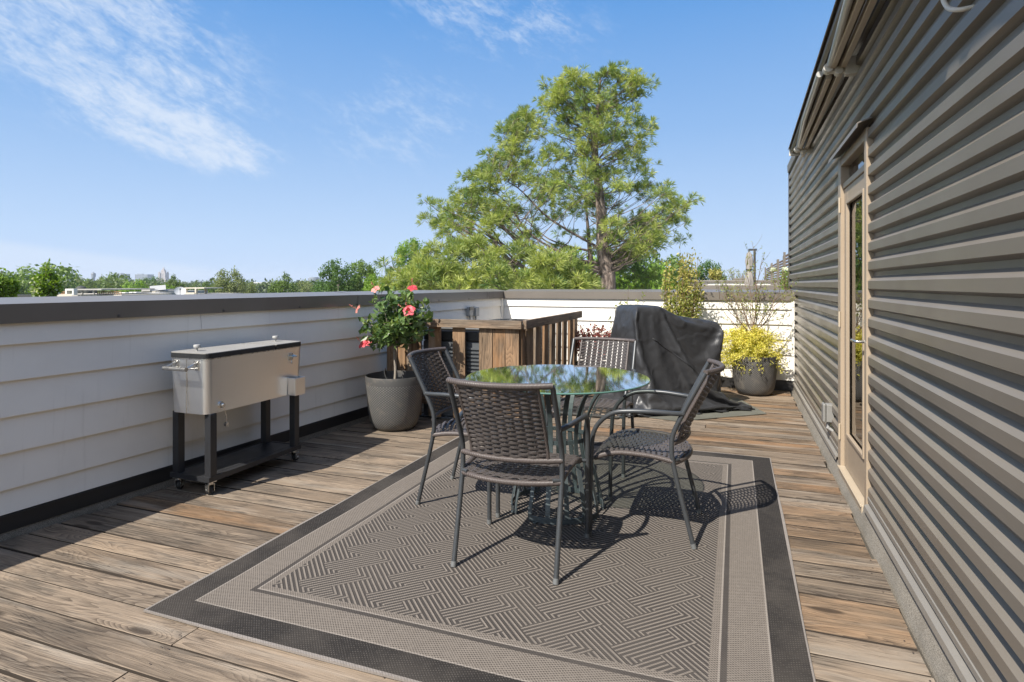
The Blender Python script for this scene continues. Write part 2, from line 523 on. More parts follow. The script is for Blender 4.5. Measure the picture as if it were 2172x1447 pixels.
# granular roof membrane
m, t = mat('roof_membrane')
o = t.tc('Object')
n1 = t.noise(o, 260.0, 2, 0.7); n2 = t.noise(o, 4.0, 4, 0.6)
c = t.mix(t.mr(n1, 0.35, 0.65), (0.15, 0.134, 0.11), (0.36, 0.33, 0.28))
c = t.mix(t.mr(n2, 0.4, 0.7, 0.0, 0.5), c, (0.16, 0.145, 0.12))
t.out(t.bsdf(c, 0.9, 0.0, t.bump(n1, 0.6, 0.003), 0.3))
M['membrane'] = m

# brushed stainless
m, t = mat('stainless_steel')
o = t.tc('Object'); ox, oy, oz = t.sep(o)
br = t.noise(t.com(t.m('MULTIPLY', ox, 160.0), t.m('MULTIPLY', oy, 160.0), t.m('MULTIPLY', oz, 2.0)), 1.0, 3, 0.6)
bl = t.noise(o, 3.0, 3, 0.5)
c = t.mix(br, (0.90, 0.90, 0.89), (0.96, 0.96, 0.95))
t.out(t.bsdf(c, t.m('ADD', t.mr(br, 0.2, 0.8, 0.27, 0.33), t.m('MULTIPLY', bl, 0.06)), 1.0, t.bump(t.m('ADD', t.m('MULTIPLY', br, 0.25), t.m('MULTIPLY', bl, 2.0)), 0.05, 0.002)))
M['stainless'] = m

# wicker: resin strands
m, t = mat('resin_wicker')
o = t.tc('Object')
n1 = t.noise(o, 60.0, 3, 0.6)
c = t.mix(n1, (0.052, 0.045, 0.043), (0.098, 0.086, 0.081))
t.out(t.bsdf(c, 0.36, 0.0, None, 0.5))
M['wicker'] = m
m, t = mat('wicker_wrap')
uvx, uvy, _ = t.sep(t.tc('Object'))
n1 = t.noise(t.tc('Object'), 40.0, 3, 0.6)
w = t.m('SINE', t.m('MULTIPLY', t.m('ADD', uvx, t.m('MULTIPLY', uvy, 0.9)), 900.0))
c = t.mix(n1, (0.075, 0.061, 0.056), (0.122, 0.102, 0.095))
c = t.mix(t.mr(w, -0.4, -0.95, 0.0, 0.6), c, (0.03, 0.024, 0.02))
t.out(t.bsdf(c, 0.38, 0.0, t.bump(w, 0.45, 0.0012), 0.5))
M['wrap'] = m

# thin glass for table and door
def glass(name, tint, ior, rough=0.0, dust=0.0):
    m, t = mat(name)
    fr = t.n('ShaderNodeFresnel'); t.put(fr.inputs['IOR'], ior)
    tr = t.n('ShaderNodeBsdfTransparent'); t.put(tr.inputs['Color'], tint)
    gl = t.n('ShaderNodeBsdfGlossy'); gl.inputs['Roughness'].default_value = rough; t.put(gl.inputs['Color'], (1, 1, 1))
    body = tr.outputs[0]
    if dust:
        df = t.n('ShaderNodeBsdfDiffuse'); t.put(df.inputs['Color'], (0.62, 0.68, 0.63))
        m2 = t.n('ShaderNodeMixShader')
        t.put(m2.inputs[0], t.mr(t.noise(t.tc('Object'), 4.0, 5, 0.65), 0.3, 0.75, dust * .6, dust * 1.5)); t.put(m2.inputs[1], tr.outputs[0]); t.put(m2.inputs[2], df.outputs[0]); body = m2.outputs[0]
    mx = t.n('ShaderNodeMixShader')
    t.put(mx.inputs[0], fr.outputs[0]); t.put(mx.inputs[1], body); t.put(mx.inputs[2], gl.outputs[0])
    t.out(mx.outputs[0])
    return m


M['table_glass'] = glass('table_glass', (0.92, 0.97, 0.945), 1.38, 0.035, 0.15)
M['door_glass'] = glass('door_glass', (0.70, 0.76, 0.74), 2.1)
M['glass_edge'] = simple('glass_edge_green', (0.10, 0.20, 0.17), 0.12, 0.0, 0.1, 10.0)
M['room'] = simple('dark_room', (0.10, 0.095, 0.085), 0.9)

# woven outdoor rug
RX0, RX1, RY0, RY1 = -2.146, 0.242, 1.667, 4.735
m, t = mat('woven_rug')
ox, oy, oz = t.sep(t.tc('Object'))          # rug origin at its centre
hx, hy = (RX1 - RX0) / 2, (RY1 - RY0) / 2
dx = t.m('SUBTRACT', hx, t.m('ABSOLUTE', ox)); dy = t.m('SUBTRACT', hy, t.m('ABSOLUTE', oy))
d = t.m('MINIMUM', dx, dy)
p = t.m('MULTIPLY', t.m('ADD', ox, oy), 0.70711 / 0.118)
q = t.m('MULTIPLY', t.m('SUBTRACT', oy, ox), 0.70711 / 0.118)
# zig-zag ends of the blocks
zz = 0.055
kk = t.m('SUBTRACT', t.m('FLOOR', t.m('ADD', p, t.m('MINIMUM', t.m('FRACT', q), 0.5))), t.m('FLOOR', q))
k4 = t.m('FLOORED_MODULO', kk, 4.0)
isA = t.m('LESS_THAN', k4, 1.5)
NL = 6.0
la = t.m('FRACT', t.m('MULTIPLY', q, NL)); lb = t.m('FRACT', t.m('MULTIPLY', p, NL))
ln = t.m('ADD', t.m('MULTIPLY', la, isA), t.m('MULTIPLY', lb, t.m('SUBTRACT', 1.0, isA)))
along = t.m('ADD', t.m('MULTIPLY', p, isA), t.m('MULTIPLY', q, t.m('SUBTRACT', 1.0, isA)))
tri = t.m('ABSOLUTE', t.m('SUBTRACT', ln, 0.5))            # 0 at ridge middle, .5 at groove
groove = t.mr(tri, 0.14, 0.28)
stitch = t.m('SINE', t.m('MULTIPLY', along, 2 * PI * 22))
sx = t.m('SINE', t.m('MULTIPLY', ox, 2 * PI / 0.0165)); sy = t.m('SINE', t.m('ADD', t.m('MULTIPLY', oy, 2 * PI / 0.0125), t.m('MULTIPLY', ox, 160.0)))
weave = t.m('MULTIPLY', t.m('MULTIPLY', sx, sy), t.mr(t.noise(t.tc('Object'), 48.0, 3, 0.7), 0.3, 0.6, 0.35, 1.15))
n1 = t.noise(t.tc('Object'), 130.0, 3, 0.7); n2 = t.noise(t.tc('Object'), 2.2, 4, 0.6)
beige = t.mix(n1, (0.140, 0.121, 0.102), (0.240, 0.210, 0.182))
dark = (0.038, 0.034, 0.032)
cp = t.mix(t.m('MULTIPLY', groove, 0.93), beige, dark)
cp = t.mix(t.mr(stitch, 0.2, 1.0, 0.0, 0.22), cp, (0.14, 0.125, 0.11))
cb = t.mix(t.mr(weave, -0.15, 0.55, 0.0, 0.92), beige, (0.060, 0.052, 0.046))
cd = t.mix(t.mr(weave, 0.30, 1.0, 0.0, 0.30), t.mix(n1, (0.015, 0.014, 0.013), (0.034, 0.030, 0.028)), (0.20, 0.18, 0.16))
inn = t.m('GREATER_THAN', d, 0.325)
col = t.mix(inn, cb, cp)
thin = t.m('MULTIPLY', t.m('GREATER_THAN', d, 0.268), t.m('LESS_THAN', d, 0.289))
col = t.mix(t.m('MULTIPLY', thin, 0.85), col, dark)
lip = t.m('MULTIPLY', t.m('GREATER_THAN', d, 0.289), t.m('LESS_THAN', d, 0.296))
col = t.mix(t.m('MULTIPLY', lip, 0.35), col, (0.40, 0.36, 0.32))
outr = t.m('LESS_THAN', d, 0.127)
col = t.mix(outr, col, cd)
lip2 = t.m('MULTIPLY', t.m('GREATER_THAN', d, 0.127), t.m('LESS_THAN', d, 0.134))
col = t.mix(t.m('MULTIPLY', lip2, 0.3), col, (0.42, 0.38, 0.34))
edge = t.m('LESS_THAN', d, 0.010)
col = t.mix(edge, col, t.mix(n1, (0.16, 0.145, 0.13), (0.30, 0.27, 0.25)))
col = t.mix(t.mr(n2, 0.42, 0.66, 0.0, 0.22), col, (0.12, 0.105, 0.09))
hgt = t.m('ADD', t.m('MULTIPLY', t.m('MULTIPLY', inn, t.m('SUBTRACT', 1.0, groove)), 1.0), t.m('MULTIPLY', weave, -0.18))
t.out(t.bsdf(col, 0.85, 0.0, t.bump(hgt, 0.7, 0.004), 0.2))
M['rug'] = m

# textured grey pots
def pot_mat(name, c0, c1, nz):
    m, t = mat(name)
    ox, oy, oz = t.sep(t.tc('Object'))
    ang = t.m('ARCTAN2', oy, ox)
    a = t.m('MULTIPLY', ang, 56.0)
    row = t.m('MULTIPLY', oz, nz)
    fl = t.m('FLOOR', row)
    sh = t.m('MULTIPLY', t.m('FLOORED_MODULO', fl, 2.0), PI)
    cx = t.m('COSINE', t.m('ADD', a, sh)); cz = t.m('SINE', t.m('MULTIPLY', t.m('FRACT', row), PI))
    dot = t.m('MULTIPLY', t.mr(cx, -0.2, 0.9), cz)
    band = t.m('LESS_THAN', oz, 0.40)
    dot = t.m('MULTIPLY', dot, band)
    n = t.noise(t.tc('Object'), 9.0, 5, 0.65)
    c = t.mix(dot, c0, c1)
    c = t.mix(t.mr(n, 0.5, 0.72, 0.0, 0.55), c, (0.19, 0.165, 0.135))
    t.out(t.bsdf(c, 0.55, 0.0, t.bump(dot, 0.55, 0.003), 0.4))
    return m


M['pot_grey'] = pot_mat('grey_woven_pot', (0.068, 0.067, 0.065), (0.185, 0.182, 0.172), 95.0)
M['pot_dark'] = pot_mat('dark_woven_pot', (0.066, 0.063, 0.060), (0.165, 0.16, 0.15), 95.0)

# polyester cover, a little shiny
m, t = mat('grill_cover_cloth')
o = t.tc('Object')
n = t.noise(o, 6.0, 2, 0.5); f = t.noise(o, 420.0, 2, 0.6)
cr = t.noise(o, 3.4, 1, 0.4, 0.6)
cr2 = t.noise(o, 11.0, 3, 0.55, 1.5)
cr2 = t.mr(t.m('ABSOLUTE', t.m('SUBTRACT', cr2, 0.5)), 0.05, 0.0)
crz = t.mr(t.m('ABSOLUTE', t.m('SUBTRACT', cr, 0.5)), 0.12, 0.0)
c = t.mix(n, (0.024, 0.025, 0.027), (0.038, 0.039, 0.042))
t.out(t.bsdf(c, t.mr(n, 0.3, 0.7, 0.36, 0.48), 0.0, t.bump(t.m('ADD', t.m('MULTIPLY', crz, 0.45), t.m('ADD', t.m('MULTIPLY', cr2, 0.04), t.m('ADD', n, t.m('MULTIPLY', f, 0.03)))), 0.45, 0.022), 0.5))
M['cover'] = m


def leaf_mat(name, c0, c1, trans=0.35, rough=0.45, obj=0.0, spec=0.4):
    """leaves: reflect and let light through; shade differs from leaf to leaf"""
    m, t = mat(name)
    r = t.attr('rnd')
    c = t.mix(r, c0, c1)
    if obj:
        oi = t.n('ShaderNodeObjectInfo').outputs['Random']
        c = t.mix(t.mr(oi, 0.0, 1.0, 0.0, obj, False), c, (0.115, 0.125, 0.035))
    b = t.bsdf(c, rough, 0.0, None, spec)
    tr = t.n('ShaderNodeBsdfTranslucent')
    t.put(tr.inputs['Color'], t.mix(1.0, c, (1.25, 1.35, 0.55), 'MULTIPLY'))
    mx = t.n('ShaderNodeMixShader'); mx.inputs[0].default_value = trans
    t.put(mx.inputs[1], b); t.put(mx.inputs[2], tr.outputs[0])
    t.out(mx.outputs[0])
    return m


M['lf_hib'] = leaf_mat('hibiscus_leaf', (0.045, 0.095, 0.028), (0.165, 0.245, 0.085), 0.25, 0.28)
M['lf_tip'] = leaf_mat('young_leaf', (0.14, 0.20, 0.045), (0.26, 0.33, 0.09), 0.35)
M['petal'] = leaf_mat('pink_petal', (0.62, 0.06, 0.08), (0.80, 0.16, 0.20), 0.35)
M['petal_pale'] = leaf_mat('salmon_petal', (0.70, 0.25, 0.22), (0.80, 0.38, 0.33), 0.35)
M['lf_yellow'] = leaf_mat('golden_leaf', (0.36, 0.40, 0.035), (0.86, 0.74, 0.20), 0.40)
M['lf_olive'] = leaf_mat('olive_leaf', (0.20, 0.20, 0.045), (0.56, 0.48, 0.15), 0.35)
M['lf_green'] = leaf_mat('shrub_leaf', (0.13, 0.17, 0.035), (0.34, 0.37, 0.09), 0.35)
M['lf_red'] = leaf_mat('red_leaf', (0.16, 0.040, 0.036), (0.36, 0.115, 0.095), 0.3)
M['lf_tree_dark'] = leaf_mat('tree_leaf_dark', (0.054, 0.120, 0.024), (0.112, 0.210, 0.042), 0.35, 0.5, 0.25)
M['lf_tree_mid'] = leaf_mat('tree_leaf_mid', (0.093, 0.163, 0.034), (0.186, 0.279, 0.056), 0.35, 0.5, 0.4)
M['lf_tree_lime'] = leaf_mat('tree_leaf_lime', (0.128, 0.225, 0.027), (0.247, 0.383, 0.045), 0.4, 0.5, 0.1)
M['lf_tree_olive'] = leaf_mat('tree_leaf_olive', (0.152, 0.189, 0.061), (0.264, 0.304, 0.109), 0.3, 0.55, 0.2)
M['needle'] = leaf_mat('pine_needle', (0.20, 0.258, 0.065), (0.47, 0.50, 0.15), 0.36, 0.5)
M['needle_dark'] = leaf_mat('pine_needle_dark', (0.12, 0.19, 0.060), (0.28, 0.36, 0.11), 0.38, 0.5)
m, t = mat('pine_bark')
ox, oy, oz = t.sep(t.tc('Object'))
n = t.noise(t.com(ox, oy, t.m('MULTIPLY', oz, 0.35)), 7.0, 5, 0.65)
c = t.mix(t.mr(n, 0.35, 0.68), (0.075, 0.055, 0.045), (0.30, 0.235, 0.195))
t.out(t.bsdf(c, 0.9, 0.0, t.bump(n, 0.8, 0.05)))
M['pine_bark'] = m
# ground far below
m, t = mat('far_ground')
o = t.tc('Object')
n = t.noise(o, 0.02, 6, 0.65); n2 = t.noise(o, 0.15, 4, 0.6)
c = t.mix(t.mr(n, 0.4, 0.6), (0.055, 0.075, 0.028), (0.115, 0.115, 0.09))
c = t.mix(t.mr(n2, 0.5, 0.7, 0.0, 0.6), c, (0.035, 0.055, 0.018))
t.out(t.bsdf(c, 0.95))
M['ground'] = m
# ------------------------------------------------------------------ the setting
rng = random.Random(11)
# ground: one sheet to the horizon
b = MB(); G = 3000.0
n = 24
for i in range(n + 1):
    for j in range(n + 1):
        b.v.append((-G + 2 * G * i / n, -G + 2 * G * j / n, -9.4))
for i in range(n):
    for j in range(n):
        a = i * (n + 1) + j
        b.face((a, a + n + 1, a + n + 2, a + 1))
tag(b.build('ground', M['ground']), kind='structure')

# parapet lines in plan
LX0, LSL = -3.42, 0.058                       # left wall: X = LX0 + LSL*(Y-1.9)
def lwx(y): return LX0 + LSL * (y - 1.9)
BY = 7.85                                      # back wall
WX = 0.66                                      # house wall
Y_MIN = -2.6                                   # deck runs on behind the camera

# deck: one mesh of separate boards, gaps between them
deck = MB()
pitch = 0.1478
y = Y_MIN + 0.02
row = 0
joint_rows = {}
while y < BY - 0.06:
    w = pitch - 0.0100 - rng.uniform(0, 0.003)
    x0 = lwx(y) + 0.030 + rng.uniform(0, 0.012)
    x1 = 0.598 + rng.uniform(-0.008, 0.012)
    # butt joints
    cuts = []
    if 1.35 < y < 1.56 or (1.64 < y < 1.72): cuts = [-1.862]
    elif rng.random() < 0.6: cuts = [rng.choice([-1.862, -1.05, -0.25])]
    if 1.40 < y < 1.50: cuts = []
    if 1.72 < y < 4.65: cuts = [rng.uniform(-1.4, -0.3)]
    cuts = sorted(set(cuts))
    xs = [x0] + cuts + [x1]
    tilt = rng.uniform(-0.0012, 0.0012)
    dz = rng.uniform(-0.003, 0.003)
    for k in range(len(xs) - 1):
        a, c = xs[k] + (0.003 if k else 0), xs[k + 1] - (0.003 if k < len(xs) - 2 else 0)
        deck.rnd = rng.random()
        deck.cur = 1 if (a + c) / 2 > -0.75 and rng.random() < 0.72 else 0
        if y < 1.70 or (y < 4.7 and (a + c) / 2 < -0.9):
            deck.cur = 0
            while (deck.rnd * 7.31) % 1 > (.35 if y < 1.7 else .68): deck.rnd = rng.random()
        elif y < 4.7: deck.cur = 1 if rng.random() < .6 else 0
        if c - a > 2.9 and y > 2.0: deck.cur = 1 if rng.random() < 0.45 else 0
        ou, ov = rng.uniform(0, 40), rng.uniform(0, 7)
        z = dz + rng.uniform(-0.0012, 0.0012)
        e = 0.0016                              # rounded arrises
        prof = [(0, -0.036), (0, -e), (e, 0), (w - e, 0), (w, -e), (w, -0.036)]
        b0 = len(deck.v)
        N = max(2, int((c - a) / 0.5))
        bow = rng.uniform(-0.0025, 0.0025)
        for i in range(N + 1):
            xx = a + (c - a) * i / N
            yy = y + bow * math.sin(PI * i / N)
            for (py, pz) in prof:
                deck.v.append((xx, yy + py, z + pz + tilt * (py / w - .5)))
        for i in range(N):
            for k2 in range(5):
                q0 = b0 + i * 6 + k2
                xx0 = a + (c - a) * i / N + ou; xx1 = a + (c - a) * (i + 1) / N + ou
                v0 = ov + [0, .03, .034, .034 + w, .038 + w, .068 + w][k2]; v1 = ov + [0, .03, .034, .034 + w, .038 + w, .068 + w][k2 + 1]
                cm = deck.cur
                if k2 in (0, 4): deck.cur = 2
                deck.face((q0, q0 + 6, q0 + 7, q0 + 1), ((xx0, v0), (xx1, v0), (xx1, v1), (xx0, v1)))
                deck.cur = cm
        deck.face([b0 + i for i in range(6)], [(ou, ov + i * .02) for i in range(6)])
        deck.face([b0 + N * 6 + i for i in range(6)][::-1], [(ou, ov + i * .02) for i in range(6)])
    y += pitch; row += 1
# nail heads: small dark dots are modelled as tiny discs proud of the boards
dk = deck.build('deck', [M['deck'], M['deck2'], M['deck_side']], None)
tag(dk, kind='structure')
nl = MB()
y = Y_MIN + 0.02
while y < BY - 0.06:
    for xx in (-3.3, -2.65, -1.84, -1.885, -1.05, -0.25, 0.57):
        for f in (0.25, 0.75):
            cx, cy = xx + rng.uniform(-.012, .012), y + pitch * f + rng.uniform(-.012, .012)
            if RX0 < cx < RX1 and RY0 < cy < RY1 or rng.random() < .45: continue
            b0 = len(nl.v)
            for k in range(8):
                nl.v.append((cx + 0.0032 * math.cos(k * PI / 4), cy + 0.0032 * math.sin(k * PI / 4), 0.0052))
            nl.face(range(b0, b0 + 8))
    y += pitch
no = nl.build('nail_heads', simple('nail_rust', (0.05, 0.035, 0.028), 0.6), dk)
no['kind'] = 'stuff'
# roofing below the deck
b = MB(); b.box(-4.2, 0.69, Y_MIN - .2, 8.2, -0.30, -0.11)
tag(b.build('roof', M['membrane']), kind='structure')

LAPS = [1.16, 0.968, 0.787, 0.607, 0.427, 0.246, 0.125]


def siding(mb, plane, a, bb, joints):
    """lap boards; plane(s, out, z) -> point, s along the wall, out = towards the deck"""
    for i in range(len(LAPS) - 1):
        z1, z0 = LAPS[i], LAPS[i + 1]
        js = [a] + sorted(j for j in joints[i % len(joints)] if a < j < bb) + [bb]
        for k in range(len(js) - 1):
            s0, s1 = js[k] + (0.001 if k else 0), js[k + 1] - (0.0015 if k < len(js) - 2 else 0)
            mb.rnd = rng.random()
            wob = rng.uniform(-.0003, .0003)
            N = max(1, int((s1 - s0) / 0.6))
            for q in range(N):
                u0, u1 = s0 + (s1 - s0) * q / N, s0 + (s1 - s0) * (q + 1) / N
                mb.poly([plane(u0, 0.018 + wob, z0), plane(u1, 0.018 + wob, z0), plane(u1, -0.003, z1 + .006), plane(u0, -0.003, z1 + .006)])
                mb.poly([plane(u0, -0.005, z0), plane(u1, -0.005, z0), plane(u1, 0.018 + wob, z0), plane(u0, 0.018 + wob, z0)])


# left parapet
nvec = Vector((1, -LSL, 0)).normalized(); tvec = Vector((LSL, 1, 0)).normalized()
def LP(s, out, z):
    p = Vector((lwx(s), s, z)) + nvec * out
    return p
left = thing('parapet_wall', 'long parapet wall with pale lap siding in shade, on the left behind the steel cooler', 'wall', (lwx(3), 3, 0), 0, 'parapet walls')
LINV = Matrix.Translation((-lwx(3), -3, 0))
def wl(mb, name, mats, parent, base, **k):
    o_ = mb.build(name, mats, parent, **k); o_.location = (-base[0], -base[1], -base[2]); return o_
LB = (lwx(3), 3, 0)
b = MB()
siding(b, LP, Y_MIN, BY - 0.075, [[0.4, 3.02], [4.75], [0.2, 5.6], [5.25], [4.5], [3.1]])
wl(b, 'siding', M['siding'], left, LB)
b = MB()
def lbox(mb, s0, s1, o0, o1, z0, z1):
    c = [LP(s, o_, z) for z in (z0, z1) for o_ in (o0, o1) for s in (s0, s1)]
    b0 = len(mb.v); mb.v += [tuple(p) for p in c]
    for q in ((0, 2, 3, 1), (4, 5, 7, 6), (0, 1, 5, 4), (2, 6, 7, 3), (0, 4, 6, 2), (1, 3, 7, 5)): mb.face([b0 + i for i in q])
lbox(b, Y_MIN, BY, -0.20, -0.012, -0.25, 1.09)
wl(b, 'wall_core', M['white_wall'], left, LB)
b = MB(); lbox(b, BY - 0.075, BY - 0.005, -0.010, 0.026, 0.12, 1.09)
wl(b, 'corner_trim', M['siding'], left, LB, bevel=.003)
b = MB()
seams = [Y_MIN, 0.9, 4.63, 4.76, 7.33, BY + 0.16]
for i in range(len(seams) - 1):
    pr = 0.003 if i in (2, 4) else 0.0
    s0, s1 = seams[i], seams[i + 1]
    prof = [(0.016 + pr, 1.078), (0.033 + pr, 1.074), (0.033 + pr, 1.172), (-0.225, 1.200 + pr), (-0.240, 1.195 + pr), (-0.240, 1.09)]
    N = 8
    wv = [rng.uniform(-.0015, .0015) if s1 - s0 > .5 else 0 for _ in range(N + 1)]
    b0 = len(b.v)
    for q in range(N + 1):
        for (o_, z) in prof: b.v.append(tuple(LP(s0 + (s1 - s0) * q / N, o_ + wv[q], z + wv[q])))
    b.cur = 0
    for q in range(N):
        for k in range(5): b.face((b0 + q * 6 + k, b0 + q * 6 + k + 1, b0 + (q + 1) * 6 + k + 1, b0 + (q + 1) * 6 + k))
cop = wl(b, 'coping', M['coping'], left, LB)
for s_ in [0.3 + 0.72 * i for i in range(11)]:
    b = MB(); b.tube([LP(s_, .033, 1.086), LP(s_, .041, 1.086)], [0.009, 0.006], 8)
    f_ = b.build('screw', M['coping_dark'], cop)
b = MB()
lbox(b, Y_MIN, BY, 0.002, 0.020, 0.036, 0.121)
lbox(b, Y_MIN, BY, 0.020, 0.024, 0.105, 0.119)
wl(b, 'base_flashing', M['flash_dark'], left, LB)
b = MB(); lbox(b, Y_MIN, BY, -0.002, 0.014, -0.12, 0.034)
wl(b, 'membrane_upturn', M['membrane'], left, LB)

# back parapet
back = thing('parapet_wall', 'sunlit white parapet wall across the far end, behind the plants and covered grill', 'wall', (-1, BY, 0), 0, 'parapet walls')
BB = (-1, BY, 0)
def BP(s, out, z): return Vector((s, BY - out, z))
xl = lwx(BY)
b = MB()
siding(b, BP, xl + 0.02, WX - 0.005, [[-1.5], [0.2], [-0.6], [-2.1, 0.35], [-0.9], [0.1]])
wl(b, 'siding', M['siding'], back, BB)
b = MB(); b.box(xl - .2, WX + .05, BY + .012, BY + .2, -0.25, 1.09)
wl(b, 'wall_core', M['white_wall'], back, BB)
b = MB()
sm = [xl + 0.034, -1.2, -0.1, WX + 0.012]
for i in range(3):
    s0, s1 = sm[i], sm[i + 1]; pr = 0.0025 * (i % 2)
    prof = [(BY - .018 - pr, 1.078), (BY - .033 - pr, 1.074), (BY - .033 - pr, 1.172), (BY + .215, 1.1995 + pr), (BY + .235, 1.194), (BY + .235, 1.09)]
    b.sheet(prof, 'x', s0, s1, 4)
b.poly([(WX + .012, BY - .033, 1.074), (WX + .012, BY + .215, 1.074), (WX + .012, BY + .215, 1.1995), (WX + .012, BY - .033, 1.172)])
cop = wl(b, 'coping', M['coping'], back, BB)
b = MB(); b.box(WX - .035, WX - .002, BY - .026, BY + .008, 0.12, 1.074)
wl(b, 'corner_trim', M['siding'], back, BB, bevel=.003)
b = MB(); b.box(xl + .03, WX - .01, BY - .020, BY - .002, 0.0, 0.121)
wl(b, 'base_flashing', M['flash_dark'], back, BB)

# ------------------------------------------------------------------ the house: clad wall, door, body below
house = thing('house', 'dark ribbed metal wall of the house with a tan glazed door', 'house', (WX, 4.0, 0))
HB = (WX, 4.0, 0)
XC, XV = 0.655, 0.682            # rib crest and valley
DY0, DY1, DZ = 3.62, 4.555, 2.10  # door opening


def ribs(z_lo, z_hi):
    pts = []
    k = -2
    zs = []
    while True:
        z = 1.213 + 0.0998 * (k - 12)
        if z > z_hi + 0.1: break
        zs.append(z); k += 1
    for z in zs:
        seq = [(XV, z - 0.0998 + 0.030), (XV, z), (XC, z - 0.018)]
    out = []
    for z in zs:   # upwards through one rib: under-slope, crest, top slope, valley
        for (x, zz) in ((XV, z - 0.078), (XC, z - 0.066), (XC, z - 0.026), (XV, z)):
            out.append((x, zz))
    out = [p for p in out if z_lo <= p[1] <= z_hi]
    if not out: return out
    def xat(zz):
        for i in range(len(out) - 1):
            pass
        return XV
    return [(XV, z_lo)] + out + [(XV, z_hi)]


b = MB()
for (ya, yb, za, zb) in ((Y_MIN, DY0, 0.118, 2.74), (DY1, 8.62, 0.118, 2.74), (DY0, DY1, DZ + .03, 2.74)):
    N = max(1, int((yb - ya) / 0.45))
    b.sheet(ribs(za, zb), 'y', ya, yb, N)
cl = wl(b, 'cladding', M['clad'], house, HB)
b = MB()
b.box(XV + .004, 4.5, Y_MIN, DY0 - .005, -0.3, 2.74); b.box(XV + .004, 4.5, DY1 + .005, 8.60, -0.3, 2.74); b.box(XV + .004, 4.5, DY0 - .005, DY1 + .005, DZ + .02, 2.74)
b.box(1.6, 4.5, DY0 - .005, DY1 + .005, -0.3, DZ + .02)
b.box(XV + .004, 1.6, DY0 - .005, DY1 + .005, -0.3, -0.03)
wl(b, 'wall_core', M['room'], house, HB)
b = MB()
b.prism([(XC - .012, 2.735), (XC - .016, 2.83), (XC + .25, 2.86), (XC + .25, 2.74)], 'y', Y_MIN, 8.66)
wl(b, 'roof_edge', M['trim_metal'], house, HB)
b = MB(); b.box(XC - .004, XV + .2, 8.62, 8.645, -0.2, 2.735)
wl(b, 'corner_trim', M['coping_dark'], house, HB)
b = MB()
for ya, yb in ((Y_MIN, DY0 - .012), (DY1 + .012, BY - .03)):
    b.prism([(XC + .012, .117), (XC - .020, .106), (XC - .024, .084), (XC - .018, .082), (XC - .014, .099), (XC + .012, .104)], 'y', ya, yb)
    b.prism([(XC + .013, .160), (XC - .004, .150), (XC - .004, .128), (XC + .013, .124)], 'y', ya, yb)
wl(b, 'base_flashing', M['flash'], house, HB)
b = MB(); b.prism([(.616, -.12), (.616, -.03), (.632, .02), (.650, .076), (XC + .018, .076), (XC + .018, -.12)], 'y', Y_MIN, BY - .03)
wl(b, 'membrane_upturn', M['membrane'], house, HB)
# body of the building down to the ground
b = MB(); b.box(-3.3, 4.5, Y_MIN, 8.05, -9.4, -0.31)
wl(b, 'lower_wall', M['white_wall'], house, HB)

# door
FX = 0.648                                      # outer face of the frame
b = MB()
for ya, yb in ((DY0, DY0 + .058), (DY1 - .105, DY1)):
    b.box(FX, XV + .06, ya, yb, 0.0 if ya == DY0 else 0.035, DZ)
b.box(FX + .002, XV + .06, DY0 + .058, DY1 - .105, DZ - .055, DZ - .001)
fr = wl(b, 'door_frame', M['tan'], house, HB, bevel=.003)
b = MB()
b.box(FX + .014, XV + .05, DY0 + .060, DY1 - .107, 1.895, 1.93)
wl(b, 'transom_bar', M['tan'], house, HB, bevel=.002)
b = MB(); b.box(XV + .018, XV + .022, DY0 + .058, DY1 - .105, 1.931, DZ - .056)
wl(b, 'transom_pane', M['door_glass'], house, HB)

LX = FX + .022                                  # outer face of the leaf
ya, yb = DY0 + .061, DY1 - .108
za, zb = 0.085, 1.892
gy0, gy1, gz0, gz1 = ya + .105, yb - .115, 0.30, 1.80
b = MB()
b.box(LX, LX + .042, ya, gy0, za, zb); b.box(LX, LX + .042, gy1, yb, za, zb)
b.box(LX + .0005, LX + .0415, gy0, gy1, za, gz0); b.box(LX + .0005, LX + .0415, gy0, gy1, gz1, zb)
dr = wl(b, 'door', M['tan'], house, HB, bevel=.002)
def sub(mb, name, mats, parent, **k):
    o_ = mb.build(name, mats, parent, **k); return o_
b = MB()
e = .020
for (a0, a1, c0, c1) in ((gy0, gy0 + e, gz0, gz1), (gy1 - e, gy1, gz0, gz1), (gy0 + e, gy1 - e, gz0, gz0 + e), (gy0 + e, gy1 - e, gz1 - e, gz1)):
    b.box(LX - .010, LX + .010, a0, a1, c0, c1)
sub(b, 'glazing_bead', M['tan'], dr, bevel=.003)
b = MB(); b.box(LX + .016, LX + .020, gy0 + .002, gy1 - .002, gz0 + .002, gz1 - .002)
sub(b, 'pane', M['door_glass'], dr)
b = MB()
b.box(LX + .075, LX + .080, gy0 - .05, gy1 + .05, gz0 - .1, gz1 + .1)
sub(b, 'blind', simple('dark_blind', (0.05, 0.05, 0.046), 0.8), dr)
b = MB()
b.tube([(LX + .002, ya + .050, .955), (LX - .045, ya + .050, .955)], .008, 10)
b.tube(spline([(LX - .043, ya + .050, .955), (LX - .052, ya + .062, .955), (LX - .052, ya + .175, .953)], 4), .0085, 10)
b.tube([(LX + .001, ya + .050, .955), (LX - .006, ya + .050, .955)], .024, 16)
sub(b, 'handle', M['zinc'], dr, smooth=50)
b = MB(); b.tube([(LX + .001, ya + .050, 1.06), (LX - .012, ya + .050, 1.06)], .022, 16)
sub(b, 'deadbolt', M['zinc'], dr, smooth=50)
